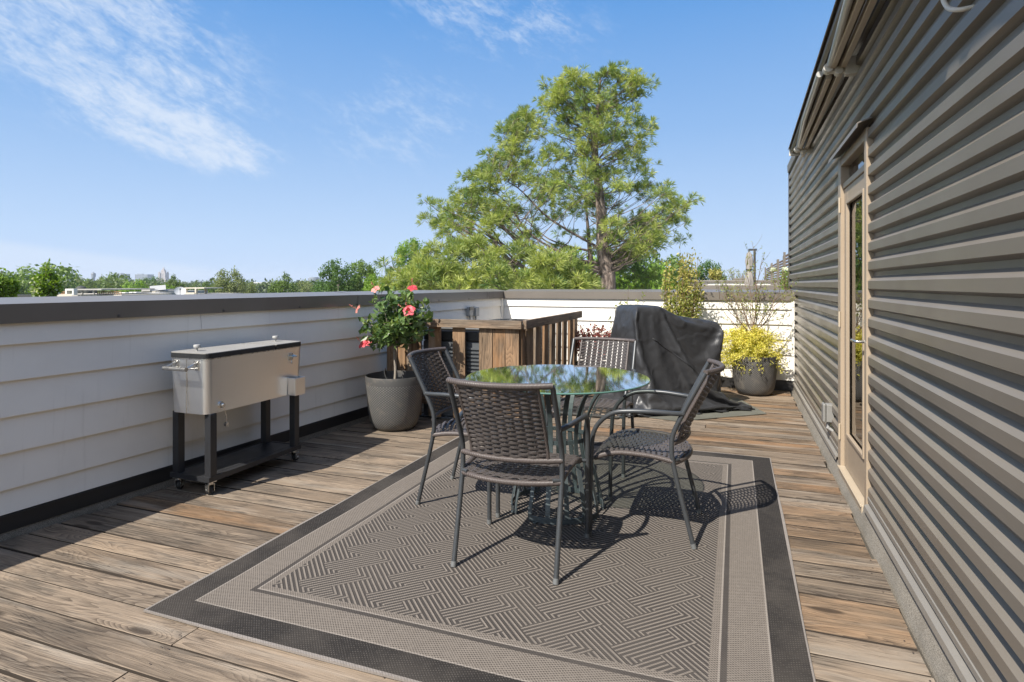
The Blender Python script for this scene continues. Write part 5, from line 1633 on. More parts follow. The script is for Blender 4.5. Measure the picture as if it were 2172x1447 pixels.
952,336,198,956,370,202,991,391,198,1019,409,191,1031,441,191,1022,476,189,995,502,191,976,527,190,
950,502,184,921,494,183,887,503,191,858,504,196,841,530,207,810,540,217,776,550,226,774,570,251,
749,591,266,716,596,270,687,595,268,648,593,272,625,583,277,586,572,279,557,563,284,523,571,284,
494,562,289,478,585,304,449,602,318,420,596,320,390,580,322,355,567,320,334,541,322,310,526,328,
279,535,333,244,545,333,229,572,349,199,580,346,172,570,351,148,551,355,117,529,360,87,519,358,
53,528,363,26,543,367,-1,559,372,-30,566,378,-66,573,381,-90,556,392,-99,517,394,-98,486,395,
-85,454,400,-65,425,400,-42,405,399,-36,370,403,-33,330,398,-25,299,400,-36,262,399,-54,235,401,
-67,205,399,-87,171,403,-74,146,402,-62,111,400,-53,79,403,-26,52,400,-26,18,399,-25,-17,398,
-42,-44,360,-19,-71,364,-8,-99,371,12,-125,378,43,-148,381,73,-137,382,92,-114,364,116,-96,361,
146,-87,351,172,-71,346,204,-64,342,241,-67,341,270,-65,343,305,-62,337,332,-48,331,367,-40,331,
398,-38,330,431,-27,323,465,-24,324,496,-33,322,514,-58,315,524,-87,303,560,-100,301,586,-113,301,
619,-127,301,647,-140,294,666,-115,274,683,-89,255,696,-72,235,729,-59,224,750,-35,208,775,-20,197,
805,-25,203,831,-10,187,859,1,177,898,6,168,910,26,154,939,46,155,968,35,158,991,68,159,
990,105,168,984,139,172,950,151,164,930,175,170,907,202,169,915,239,172,910,275,175,921,313,175,
933,343,170,962,367,172,983,397,169,1015,409,163,1030,444,159,1009,473,161,988,503,159,978,535,158,
941,535,171,911,522,171,886,501,162,863,523,177,837,537,177,812,555,190,804,563,224,781,593,233,
753,585,235,722,577,243,684,573,243,650,569,249,622,573,245,593,560,253,558,558,257,522,561,258,
500,583,267,478,607,282,446,598,283,412,594,287,382,582,288,357,569,290,329,547,294,301,524,298,
276,535,297,259,560,307,232,579,312,198,579,317,169,568,320,142,550,321,112,527,325,82,521,329,
52,533,331,28,550,339,-7,555,341,-38,565,344,-68,579,353,-96,560,359,-93,519,363,-92,490,362,
-90,456,365,-57,434,368,-48,400,370,-32,366,370,-25,332,368,-24,297,370,-36,265,372,-54,233,371,
-75,209,367,-84,176,371,-79,136,372,-65,104,373,-53,76,370,-25,48,368,-16,17,367,-32,-17,366,
-43,-48,328,-16,-70,338,5,-100,343,22,-123,350,37,-151,349,73,-155,354,94,-132,340,116,-121,332,
142,-97,321,176,-85,316,206,-75,313,237,-69,313,267,-71,312,306,-70,310,334,-56,302,368,-49,298,
398,-48,299,429,-36,294,463,-29,290,493,-29,286,525,-52,288,529,-77,273,559,-99,267,588,-120,271,
615,-136,265,646,-154,262,666,-133,245,683,-116,230,708,-95,211,728,-77,197,763,-58,191,784,-42,172,
815,-35,177,846,-40,183,873,-25,160,899,-16,149,924,-1,175,949,18,161,972,33,129,965,58,149,
960,98,156,955,133,160,958,158,131,938,186,140,919,211,140,898,241,140,922,272,144,938,301,154,
937,335,140,963,364,138,976,395,132,1010,409,131,1014,446,133,1018,486,133,990,509,128,967,532,133,
939,552,145,929,517,151,902,532,163,875,542,151,845,561,163,841,572,189,801,569,195,778,582,199,
745,600,205,722,580,210,684,577,209,655,557,218,621,556,218,592,559,221,556,574,223,522,583,229,
513,603,245,476,612,253,446,600,254,412,594,253,390,573,263,361,558,258,341,531,267,309,540,271,
273,553,268,262,573,280,226,581,279,195,569,285,167,557,286,131,546,293,107,524,292,76,526,299,
44,540,304,16,557,309,-12,561,311,-44,571,314,-74,584,321,-103,556,326,-101,524,333,-102,490,329,
-83,454,334,-54,437,335,-47,401,335,-40,369,336,-34,335,336,-23,302,336,-40,265,340,-61,243,341,
-76,208,339,-78,170,340,-81,133,340,-65,105,338,-55,75,339,-27,50,334,-13,19,337,-30,-16,335,
-39,-51,299,-12,-74,303,-3,-100,310,27,-124,318,45,-147,321,64,-171,326,97,-154,319,115,-131,304,
141,-114,297,168,-102,288,201,-90,282,239,-84,278,269,-76,276,301,-81,275,331,-65,272,365,-60,267,
397,-52,269,429,-48,265,461,-33,261,498,-42,260,529,-39,257,541,-69,246,574,-78,250,597,-102,244,
628,-119,239,649,-142,237,687,-153,240,708,-133,233,733,-116,216,749,-99,190,770,-83,164,791,-64,150,
822,-61,157,861,-56,161,891,-52,164,921,-36,165,954,-15,166,941,1,129,946,35,111,938,54,135,
939,92,126,961,122,128,933,144,117,931,178,105,906,207,112,917,242,119,918,274,114,952,296,122,
961,336,120,957,364,104,975,398,104,1000,424,100,1028,454,100,1000,471,109,970,490,118,942,511,125,
955,548,113,927,527,120,925,548,148,898,570,156,870,589,163,839,574,160,812,586,163,778,601,167,
743,601,176,716,589,178,692,561,186,656,571,186,629,575,195,601,588,206,565,604,219,537,599,207,
507,603,216,477,620,217,444,604,224,421,583,229,390,564,225,362,548,233,337,527,235,305,539,236,
290,562,246,249,569,246,219,573,249,191,578,252,157,557,255,136,536,261,101,527,260,72,533,263,
45,546,269,10,557,278,-19,564,282,-49,585,283,-82,593,291,-105,560,293,-110,525,298,-104,491,302,
-78,468,301,-54,436,301,-38,409,309,-28,368,307,-30,335,303,-25,298,304,-49,271,308,-57,235,305,
-74,204,304,-81,172,306,-81,135,307,-70,103,309,-55,68,307,-27,48,302,-21,12,304,-12,-25,307,
-27,-60,266,-27,-93,279,4,-104,278,19,-129,283,32,-166,292,65,-169,291,95,-172,290,113,-144,278,
140,-135,270,171,-118,262,199,-100,257,236,-92,252,266,-90,249,301,-82,245,334,-83,243,364,-68,236,
395,-66,239,431,-59,233,457,-46,230,491,-49,226,525,-32,221,547,-57,219,583,-72,221,614,-81,228,
637,-105,216,665,-122,212,694,-146,205,728,-151,209,753,-140,213,778,-118,190,789,-102,161,813,-88,139,
832,-66,127,865,-54,129,898,-47,131,936,-38,137,961,-42,156,968,-11,139,977,22,118,958,52,110,
941,82,98,968,108,96,941,143,88,917,166,82,928,203,86,939,241,91,931,279,83,959,299,88,
946,333,93,974,358,77,990,392,72,1005,427,67,997,447,93,996,482,78,960,498,89,968,524,112,
957,539,83,949,557,108,918,543,117,897,569,125,876,598,135,842,596,137,815,595,129,784,585,143,
750,597,141,721,572,145,698,588,163,669,596,179,641,609,190,610,622,198,574,621,193,545,632,193,
509,622,183,483,605,189,453,580,202,428,568,196,398,552,199,371,530,206,341,537,204,306,553,205,
278,568,216,249,586,225,220,585,219,192,565,225,159,546,225,132,534,226,97,532,228,64,540,234,
32,553,241,9,565,240,-21,582,253,-53,588,254,-90,593,259,-103,561,260,-117,529,267,-97,495,267,
-78,467,269,-66,430,276,-46,404,277,-20,375,275,-20,334,272,-29,300,272,-50,276,276,-59,234,276,
-68,202,273,-83,168,272,-76,136,275,-71,94,275,-56,66,272,-28,41,273,-13,6,276,-4,-28,275,
-5,-66,240,-32,-90,246,-6,-116,248,1,-147,259,32,-165,263,57,-184,264,84,-176,259,121,-166,249,
135,-145,239,167,-130,232,204,-123,225,232,-112,226,265,-99,216,299,-91,216,333,-94,216,359,-85,208,
391,-73,206,430,-71,203,459,-54,198,495,-47,195,530,-43,190,559,-37,190,593,-61,193,623,-64,195,
653,-80,202,676,-103,190,708,-127,182,732,-146,176,768,-139,183,801,-138,190,815,-125,159,830,-109,138,
854,-95,116,879,-72,104,912,-73,111,948,-68,123,976,-51,131,958,-26,109,962,6,96,965,42,75,
950,71,65,972,109,67,950,134,56,941,171,61,931,203,51,953,231,63,941,269,56,964,297,60,
956,334,60,952,375,59,983,389,45,975,424,61,991,460,64,963,486,75,986,517,69,995,538,98,
965,558,105,942,579,89,922,555,86,919,583,109,887,574,117,856,571,110,816,571,110,788,579,110,
747,591,112,734,600,138,699,606,138,670,624,159,649,637,177,611,631,172,582,637,171,554,616,171,
525,600,167,487,586,161,468,560,176,437,547,176,405,534,174,368,543,172,344,559,180,314,578,185,
287,589,192,254,587,191,221,578,191,188,566,192,160,551,196,130,535,198,94,538,200,62,547,205,
35,565,209,4,580,217,-28,579,221,-66,584,221,-93,592,229,-111,561,231,-107,528,235,-110,490,238,
-86,462,237,-58,442,248,-33,414,246,-25,376,243,-23,338,245,-34,302,240,-46,272,241,-68,239,245,
-70,199,242,-75,168,241,-82,130,243,-64,98,241,-54,59,242,-32,30,241,-9,0,241,-3,-31,243,
-31,-56,225,-31,-93,216,-23,-128,227,-7,-152,230,26,-164,229,58,-182,230,84,-197,233,114,-176,221,
136,-162,209,173,-150,207,196,-135,201,231,-125,192,267,-115,193,294,-106,187,330,-102,180,361,-102,181,
397,-94,181,430,-81,170,460,-71,168,500,-68,168,530,-63,168,563,-54,166,600,-47,162,629,-65,168,
668,-74,168,695,-82,176,722,-109,160,748,-127,154,773,-147,153,812,-141,157,842,-147,165,858,-131,133,
874,-117,112,898,-98,93,927,-78,85,965,-76,97,997,-64,106,977,-34,86,956,-9,67,959,26,51,
964,61,41,975,101,31,966,137,30,965,176,37,963,207,59,970,227,34,972,271,42,969,303,24,
966,342,25,963,381,29,963,417,32,999,439,44,978,464,33,976,502,53,964,532,61,996,561,70,
994,581,101,972,561,86,945,570,66,916,581,72,888,595,93,856,580,83,835,598,94,797,607,94,
767,622,113,741,630,136,711,635,126,692,648,152,651,651,149,623,643,143,589,620,140,561,605,140,
531,585,139,504,562,149,471,548,146,438,541,145,405,545,144,378,561,151,344,574,153,313,592,160,
285,583,160,249,580,161,218,565,160,186,560,157,159,542,160,120,544,166,91,547,169,57,558,172,
29,569,176,-6,588,182,-36,591,188,-73,584,193,-98,600,193,-100,558,201,-111,523,203,-107,487,210,
-73,473,211,-46,455,215,-39,415,217,-30,379,212,-30,340,208,-46,313,211,-50,273,209,-60,233,212,
-76,205,213,-80,169,211,-80,129,209,-70,91,214,-52,60,207,-26,31,209,-18,-1,208,-1,-37,209,
-38,-68,193,-9,-89,198,-15,-117,195,-10,-152,195,23,-173,197,51,-193,204,79,-198,201,113,-201,203,
135,-180,185,165,-164,179,198,-153,173,229,-146,172,262,-134,165,295,-129,161,330,-115,156,363,-109,152,
392,-105,148,428,-104,152,465,-92,141,499,-95,144,532,-80,140,566,-75,139,602,-75,142,639,-60,136,
676,-60,146,707,-68,145,741,-85,147,762,-108,136,789,-128,129,817,-147,125,850,-160,134,884,-153,137,
905,-130,114,922,-123,87,952,-100,70,981,-81,65,990,-93,91,980,-58,67,988,-22,68,988,22,66,
991,61,62,984,99,58,982,137,55,999,168,46,993,199,69,997,233,41,1004,265,28,1003,303,24,
999,348,20,994,385,20,994,418,29,990,462,23,993,489,53,987,518,25,981,552,36,987,588,60,
1014,582,77,986,588,93,965,597,67,935,611,76,910,592,63,872,608,71,846,621,78,816,632,97,
793,635,122,759,642,112,728,665,125,692,656,121,672,636,127,641,619,127,606,605,121,574,580,126,
548,565,125,513,565,117,474,552,114,442,548,113,411,567,121,378,582,125,354,592,128,315,583,125,
286,584,124,250,570,126,217,566,129,182,549,130,153,551,133,120,551,130,81,559,137,57,576,147,
25,580,145,-10,594,155,-37,580,158,-69,590,160,-106,598,159,-96,564,166,-108,523,170,-84,500,187,
-77,469,177,-41,459,185,-39,423,181,-40,384,184,-43,348,180,-46,306,180,-66,273,185,-59,241,178,
-59,202,180,-68,162,179,-77,130,178,-70,85,180,-44,62,180,-34,23,182,-20,-6,180,-14,-47,182,
-54,-83,171,-18,-90,163,3,-115,169,6,-148,170,10,-186,171,43,-191,170,80,-190,173,110,-198,168,
146,-205,165,181,-194,166,201,-172,149,233,-167,147,267,-152,136,299,-146,130,331,-139,132,363,-129,128,
397,-125,125,430,-118,119,466,-113,121,500,-108,117,539,-101,117,578,-101,121,608,-91,115,648,-87,115,
683,-88,127,714,-77,113,746,-77,115,786,-86,119,806,-110,112,834,-128,109,869,-143,115,896,-167,113,
926,-154,116,947,-143,85,972,-125,63,990,-102,81,1024,-90,90,1014,-48,80,1009,-24,46,1008,9,38,
1004,48,31,1005,90,36,1015,119,61,1017,159,70,1019,201,77,1021,236,64,1028,271,44,1024,309,41,
1020,352,42,1023,387,24,1023,425,20,1024,463,21,1025,493,52,1014,529,40,1006,568,27,1018,577,64,
1027,612,72,1001,620,97,977,626,69,960,605,58,923,623,59,894,634,71,866,648,87,834,657,112,
804,654,97,770,671,104,740,656,96,713,639,99,678,617,103,654,594,107,618,578,103,585,568,95,
555,565,91,513,562,83,475,557,84,444,564,83,407,569,91,373,580,95,350,598,91,316,582,95,
286,575,98,248,571,93,213,559,93,180,566,100,149,558,98,115,561,99,86,574,107,56,587,116,
19,594,120,-12,581,123,-47,575,129,-78,581,127,-115,595,133,-96,563,133,-95,525,138,-107,509,166,
-69,489,157,-71,455,169,-53,427,153,-59,389,158,-65,345,155,-55,313,151,-56,275,154,-70,237,147,
-59,202,147,-60,160,146,-62,122,148,-71,85,145,-59,48,156,-37,20,148,-35,-15,153,-30,-59,155,
-64,-97,141,-25,-100,135,2,-119,131,-1,-152,138,1,-182,137,41,-183,136,73,-186,137,113,-189,135,
147,-190,139,176,-194,135,209,-204,140,234,-186,118,266,-180,114,296,-166,111,333,-160,103,365,-152,100,
400,-143,98,431,-140,93,469,-131,90,508,-129,93,540,-129,100,576,-124,94,616,-116,96,653,-112,97,
688,-116,107,718,-108,110,755,-98,91,790,-93,89,824,-90,93,858,-109,95,888,-125,93,911,-152,87,
945,-167,91,976,-156,95,996,-146,68,1021,-112,75,1039,-95,59,1041,-59,80,1038,-23,67,1039,9,48,
1033,40,22,1037,81,45,1042,114,58,1045,155,59,1056,198,71,1052,238,74,1052,274,71,1044,320,66,
1043,358,59,1050,397,49,1057,427,29,1047,468,45,1056,507,47,1042,537,20,1040,573,39,1041,608,57,
1049,604,93,1030,630,91,1008,618,60,977,634,58,945,633,78,920,651,90,885,670,100,855,674,93,
818,677,79,788,654,76,756,638,81,731,614,88,699,596,85,660,588,77,628,583,72,590,582,67,
559,581,61,522,586,61,478,588,74,451,593,77,416,597,75,381,602,65,344,602,64,313,591,65,
279,574,61,247,569,64,215,574,67,179,573,65,142,573,70,107,572,71,80,585,76,43,579,83,
13,590,86,-24,582,91,-57,571,97,-86,577,98,-109,606,102,-100,562,101,-110,550,140,-103,515,129,
-101,494,158,-95,458,151,-79,417,140,-67,388,122,-77,353,125,-78,314,124,-61,274,119,-59,234,122,
-59,195,117,-70,163,120,-56,126,116,-56,87,119,-68,45,122,-53,7,123,-42,-25,118,-52,-61,136,
-78,-103,111,-40,-112,103,-17,-135,118,12,-153,108,7,-186,105,31,-203,115,71,-205,111,106,-206,113,
140,-209,111,170,-208,107,202,-221,113,241,-219,109,268,-206,94,305,-193,93,340,-191,100,372,-179,92,
405,-178,90,438,-166,88,474,-160,91,512,-162,81,551,-150,75,583,-150,75,619,-146,86,660,-141,84,
696,-138,86,732,-137,99,758,-128,84,793,-121,73,833,-112,69,869,-105,66,904,-112,71,924,-132,61,
960,-153,66,990,-165,70,1023,-142,85,1054,-131,65,1063,-102,77,1074,-64,69,1052,-40,46,1062,-4,28,
1064,32,20,1065,76,30,1075,108,48,1079,153,50,1079,190,52,1077,235,52,1078,280,48,1068,316,44,
1078,358,51,1076,398,56,1082,436,52,1071,468,24,1071,513,24,1069,546,41,1067,588,24,1071,604,57,
1075,624,92,1051,642,66,1025,638,82,992,659,72,961,658,60,936,678,83,899,681,75,871,673,63,
840,654,71,808,629,65,772,612,62,740,608,56,705,612,55,671,606,48,632,603,43,593,601,39,
557,610,45,520,617,50,481,602,46,451,615,48,413,603,38,380,594,37,352,590,36,313,588,32,
280,586,33,246,587,33,211,588,35,173,585,39,140,585,41,100,589,42,66,586,49,37,596,61,
0,584,57,-29,582,62,-58,600,81,-80,587,70,-114,598,69,-117,591,102,-125,546,108,-119,538,140,
-111,496,128,-116,460,130,-95,431,108,-92,391,103,-86,355,99,-85,309,96,-90,276,107,-79,236,95,
-71,202,92,-67,157,88,-66,119,88,-67,79,85,-73,39,89,-58,1,87,-61,-36,93,-77,-67,107,
-88,-117,85,-51,-128,78,-43,-151,98,-15,-172,90,14,-181,77,28,-215,82,65,-211,78,96,-211,80,
130,-220,82,171,-227,81,203,-232,81,236,-233,81,271,-234,82,311,-228,83,338,-221,88,372,-215,92,
411,-206,96,446,-201,93,479,-195,91,522,-187,91,555,-186,80,591,-176,64,629,-175,68,660,-171,72,
700,-171,79,736,-166,90,767,-162,73,805,-150,63,837,-145,56,878,-141,56,905,-132,41,946,-122,38,
978,-130,51,1007,-147,47,1043,-149,60,1075,-142,81,1094,-108,87,1082,-90,49,1086,-53,54,1085,-12,50,
1094,27,28,1098,67,20,1092,111,20,1089,150,20,1092,193,20,1094,235,20,1088,280,21,1094,320,20,
1096,356,24,1102,401,34,1107,439,44,1103,477,20,1102,514,36,1097,553,45,1098,593,23,1102,620,54,
1103,649,89,1073,664,83,1042,650,58,1012,659,46,987,679,66,947,679,56,918,659,53,886,647,46,
854,641,37,815,635,39,781,641,46,748,630,31,705,630,28,671,625,26,637,624,23,599,630,20,
561,631,20,526,632,20,487,626,20,449,628,20,410,630,20,375,623,22,341,625,27,312,622,37,
272,617,29,239,617,26,201,615,26,168,613,25,137,617,26,98,616,27,65,614,27,30,615,29,
2,617,47,-37,608,42,-70,606,51,-104,612,65,-114,622,99,-131,589,73,-137,575,111,-147,542,119,
-140,500,111,-118,465,98,-124,432,95,-125,387,108,-119,353,105,-117,314,88,-115,276,82,-110,237,77,
-100,195,72,-94,159,68,-87,114,62,-79,80,61,-75,43,59,-74,-1,64,-80,-42,69,-95,-76,84,
-94,-118,54,-82,-143,77,-64,-170,79,-29,-184,65,-8,-206,61,27,-222,55,59,-221,47,94,-223,47,
129,-226,47,166,-226,47,202,-226,50,240,-224,50,270,-224,51,311,-222,54,340,-222,58,382,-219,62,
413,-201,64,442,-206,60,478,-192,59,521,-206,64,555,-215,64,589,-210,67,626,-204,73,670,-206,75,
701,-202,77,740,-201,81,779,-188,77,817,-180,70,846,-178,58,882,-168,45,917,-163,39,953,-151,29,
993,-142,21,1029,-130,25,1060,-126,42,1096,-123,59,1124,-120,76,1111,-98,44,1119,-58,44,1119,-18,57,
1120,30,52,1121,65,46,1125,108,28,1120,151,36,1122,189,30,1117,234,39,1115,279,40,1126,317,27,
1126,360,22,1134,402,21,1131,440,20,1137,485,20,1132,528,20,1118,569,22,1119,605,47,1120,642,40,
1122,673,74,1092,679,59,1064,664,41,1031,688,49,1003,671,42,966,666,30,930,669,23,889,671,21,
852,667,23,814,666,26,782,665,29,748,658,46,706,657,46,671,655,40,637,658,24,601,662,20,
563,661,23,526,664,30,486,655,30,445,656,37,412,651,40,380,651,38,341,653,38,307,651,36,
273,649,38,232,649,41,206,641,45,166,644,45,131,643,37,97,645,44,59,642,42,28,643,37,
-6,649,36,-44,645,39,-76,640,41,-97,643,75,-130,644,91,-154,612,71,-164,589,98,-144,550,92,
-145,509,82,-151,478,97,-156,436,99,-154,388,103,-152,350,102,-147,311,97,-144,273,88,-135,234,84,
-132,186,73,-126,154,68,-118,107,60,-114,73,54,-100,30,43,-105,-9,51,-98,-51,48,-112,-85,58,
-126,-130,50,-103,-158,70,-84,-180,55,-50,-192,46,-14,-191,33,22,-195,29,60,-201,27,96,-199,26,
125,-198,26,162,-208,24,198,-207,24,233,-206,23,271,-202,25,310,-205,28,341,-201,33,378,-191,40,
408,-199,27,447,-209,31,482,-207,30,521,-212,31,559,-216,34,593,-223,38,634,-224,42,673,-223,50,
710,-221,50,746,-219,53,789,-215,60,820,-211,66,863,-202,69,896,-195,65,932,-180,63,971,-168,53,
1004,-161,43,1045,-162,29,1078,-154,26,1116,-147,39,1140,-146,61,1147,-110,38,1147,-67,49,1141,-27,38,
1144,15,36,1150,63,36,1147,100,48,1147,151,47,1149,191,43,1151,235,34,1145,278,28,1154,315,42,
1149,357,47,1148,400,50,1145,450,51,1140,491,50,1145,530,51,1143,580,46,1147,621,30,1152,651,51,
1142,695,64,1117,688,39,1076,701,40,1045,695,20,1009,698,20,973,698,20,935,700,24,896,697,33,
863,694,45,823,690,49,783,693,54,748,690,53,710,687,37,679,685,32,637,694,31,600,683,42,
568,686,47,527,687,56,485,678,54,451,678,59,416,677,64,379,676,66,342,674,67,303,668,64,
268,673,63,237,677,58,198,674,47,160,677,50,132,674,59,89,669,62,60,669,60,19,668,58,
-15,667,56,-48,671,55,-81,671,39,-116,659,50,-143,669,69,-175,641,71,-162,597,65,-173,560,72,
-176,518,77,-178,476,74,-173,437,74,-167,395,74,-145,357,70,-138,318,63,-137,274,57,-132,238,50,
-134,196,41,-130,149,34,-132,112,30,-130,68,26,-132,30,26,-132,-13,33,-135,-53,38,-131,-96,32,
-155,-144,48,-120,-146,42,-89,-151,53,-48,-159,55,-20,-172,56,16,-173,50,53,-171,49,94,-175,46,
130,-176,45,160,-177,30,194,-177,36,234,-179,44,272,-175,33,308,-173,35,339,-169,33,376,-166,24,
416,-173,24,448,-179,36,482,-184,45,527,-182,41,563,-183,32,601,-193,47,633,-196,30,676,-194,26,
710,-197,25,751,-199,32,795,-199,36,830,-200,35,868,-201,33,908,-207,40,946,-205,49,982,-202,54,
1020,-190,61,1056,-181,53,1092,-174,47,1133,-171,33,1166,-162,43,1176,-121,41,1172,-72,30,1174,-33,28,
1178,10,39,1179,53,48,1180,102,47,1178,145,42,1177,192,31,1182,235,23,1178,280,24,1177,320,20,
1174,362,23,1168,409,29,1173,452,38,1175,495,51,1175,539,42,1172,586,47,1176,626,45,1174,674,38,
1166,710,48,1129,715,31,1097,721,31,1054,719,43,1014,721,43,979,720,43,943,723,49,906,726,50,
862,725,42,824,720,39,790,710,32,748,717,32,715,718,33,674,720,46,637,721,45,601,711,25,
563,710,33,529,711,50,485,711,56,445,708,57,409,704,56,380,697,51,338,698,53,301,698,50,
268,697,46,237,706,51,195,710,55,163,703,57,126,697,51,87,691,45,55,697,47,20,699,47,
-20,701,53,-54,700,53,-94,696,54,-125,689,42,-162,686,53,-177,650,46,-183,610,46,-187,568,49,
-189,520,46,-191,480,44,-188,434,48,-159,397,44,-158,358,47,-163,319,47,-167,280,51,-162,237,43,
-163,195,28,-160,151,39,-157,113,48,-158,65,42,-159,25,35,-164,-19,40,-158,-61,27,-156,-104,35,
-161,-148,36,-127,-158,44,-95,-164,44,-56,-169,40,-19,-159,49,17,-159,52,55,-160,44,86,-162,46,
126,-163,46,163,-166,42,200,-168,25,228,-167,51,267,-167,45,303,-165,44,335,-164,44,373,-168,38,
411,-168,36,452,-167,43,486,-171,44,520,-178,31,568,-169,28,602,-177,45,636,-194,44,674,-195,42,
719,-190,39,757,-191,43,796,-190,44,836,-187,47,875,-189,48,909,-193,44,952,-190,45,987,-188,44,
1024,-192,49,1064,-195,50,1102,-186,50,1140,-179,45,1181,-169,38,1189,-124,41,1182,-82,44,1184,-40,37,
1187,7,27,1173,51,30,1194,95,46,1194,142,41,1179,189,50,1178,234,43,1192,273,26,1176,315,35,
1182,365,33,1174,409,47,1184,456,49,1183,497,41,1189,543,45,1180,590,34,1178,633,27,1173,675,22,
1178,721,44,1143,725,42,1101,730,44,1063,730,45,1023,733,46,984,732,45,949,735,47,908,741,50,
869,741,43,832,733,37,785,724,31,759,726,40,714,732,44,681,731,43,638,738,47,606,714,48,
564,721,47,528,721,40,491,698,44,452,710,45,419,696,42,374,697,35,342,703,42,305,696,36,
263,697,32,231,697,39,190,699,40,161,713,46,125,711,50,89,704,46,47,713,45,13,714,48,
-20,700,39,-57,695,39,-97,706,48,-130,699,33,-163,696,45,-166,655,38,-166,612,46,-175,568,43,
-173,529,48,-174,483,48,-174,443,49,-172,405,29,-176,361,50,-179,315,47,-164,277,34,-179,231,46,
-163,189,43,-174,153,45,-171,104,52,-169,65,49,-170,17,44,-176,-21,28,-165,-63,41,-168,-107,46,
-170,-157,29,-137,-163,34,-101,-166,33,-63,-155,33,-21,-168,38,12,-159,36,50,-157,32,85,-161,33,
119,-166,32,160,-159,31,196,-157,24,231,-158,37,261,-155,35,301,-150,33,336,-151,34,372,-153,37,
410,-158,41,446,-156,34,481,-165,32,531,-170,15,564,-178,19,607,-183,31,645,-179,41,679,-179,40,
717,-179,40,762,-179,26,793,-176,35,835,-182,35,879,-180,36,917,-183,34,953,-181,36,992,-200,35,
1036,-199,38,1070,-187,37,1112,-186,35,1149,-190,37,1189,-180,31,1192,-136,29,1188,-91,30,1196,-43,37,
1196,0,38,1190,48,28,1193,94,34,1196,137,27,1198,180,33,1191,228,42,1192,278,40,1191,324,32,
1193,364,37,1186,412,35,1194,460,33,1195,505,32,1187,548,29,1188,594,24,1191,642,36,1189,684,24,
1189,732,38,1153,736,38,1112,738,34,1072,738,36,1034,733,32,992,734,32,952,738,30,916,741,36,
875,743,29,833,739,22,797,736,15,762,738,39,721,736,30,683,737,32,639,736,30,604,725,31,
565,734,41,524,733,38,484,712,39,452,709,32,412,713,37,376,712,33,341,712,32,302,711,37,
267,712,35,225,711,34,199,712,36,158,708,33,120,707,36,77,708,30,50,710,30,8,714,33,
-27,714,41,-66,710,37,-96,712,37,-140,711,37,-174,707,38,-177,661,30,-173,623,34,-173,578,30,
-177,531,34,-174,488,35,-169,443,38,-155,399,26,-175,359,36,-179,318,34,-179,279,35,-184,229,36,
-181,188,41,-177,141,32,-173,101,34,-176,57,36,-179,20,34,-182,-27,45,-175,-71,34,-178,-116,37,
-185,-167,8,-123,-148,8,-59,-128,24,-87,-178,27,-38,-171,16,-14,-176,8,7,-201,8,105,-138,8,
134,-146,9,158,-153,24,212,-136,27,207,-203,16,250,-199,8,300,-160,8,331,-180,8,388,-121,9,
416,-128,24,448,-185,27,482,-158,16,528,-234,8,572,-224,8,596,-155,8,638,-184,9,672,-164,24,
711,-169,27,791,-236,15,809,-208,8,849,-205,8,886,-203,8,876,-146,10,953,-184,25,1008,-192,27,
1036,-191,15,1127,-231,8,1131,-194,8,1135,-179,8,1198,-190,10,1154,-119,25,1196,-98,27,1244,-73,15,
1204,-3,8,1233,28,8,1193,90,8,1141,144,10,1200,185,25,1184,229,27,1211,275,14,1260,326,8,
1190,370,8,1190,413,8,1183,454,11,1147,488,25,1219,566,27,1223,609,14,1211,655,8,1242,716,8,
1176,724,8,1127,717,11,1117,744,25,1058,722,27,1071,770,14,1040,772,8,951,734,8,929,748,8,
857,715,11,811,702,26,818,767,26,769,750,13,741,771,8,701,780,8,629,698,8,596,724,12,
563,725,26,525,716,26,484,771,13,449,742,8,414,714,8,374,729,8,358,656,12,310,690,26,
251,729,26,232,711,13,163,760,8,143,729,8,144,684,8,80,714,12,72,687,26,12,705,26,
-73,753,12,-72,720,8,-125,730,8,-140,716,8,-125,678,13,-179,668,26,-181,625,26,-186,588,12,
-239,562,8,-172,496,8,-162,443,8,-174,407,13,-129,354,26,-198,316,26,-218,271,12,-184,227,8,
-219,182,8,-160,145,8,-131,112,13,-183,57,26,-162,21,26,-205,-43,11,-233,-101,8,-164,-112,8,
0,-1,1022,-3,29,1028,-6,60,1033,-6,90,1033,-6,120,1033,-5,151,1033,-5,181,1033,-5,212,1033,
-5,242,1034,-5,273,1034,-5,304,1033,-6,334,1033,-6,365,1033,-7,395,1032,-7,426,1032,-2,456,1024,
1,485,1017,18,509,1008,31,514,981,22,18,1017,22,28,1045,21,59,1048,21,90,1049,21,120,1049,
21,151,1049,21,181,1049,21,212,1049,22,242,1048,22,273,1048,21,304,1048,21,334,1048,20,365,1049,
20,396,1049,19,427,1049,20,458,1044,27,485,1032,27,481,1001,24,486,972,52,12,1018,52,29,1044,
52,59,1050,52,90,1051,52,120,1051,52,151,1052,52,181,1052,52,212,1052,52,243,1052,52,273,1051,
52,304,1051,51,335,1051,51,365,1051,51,396,1051,51,427,1052,51,457,1044,51,475,1018,52,497,998,
54,487,969,82,15,1016,83,29,1043,83,59,1051,83,90,1051,83,120,1050,82,151,1050,82,181,1050,
82,212,1050,82,243,1050,82,273,1050,82,304,1050,82,335,1050,82,365,1050,82,396,1050,82,427,1051,
82,456,1044,82,474,1019,82,494,996,81,502,966,112,12,1017,113,30,1042,113,59,1050,113,90,1050,
113,120,1050,113,151,1050,113,181,1050,113,212,1050,112,243,1050,112,273,1050,112,304,1050,112,335,1050,
112,365,1050,112,396,1050,112,427,1052,112,456,1044,112,478,1022,110,484,992,109,492,962,142,14,1015,
143,30,1041,144,59,1049,143,90,1050,143,120,1050,143,151,1050,143,182,1050,143,212,1050,143,243,1050,
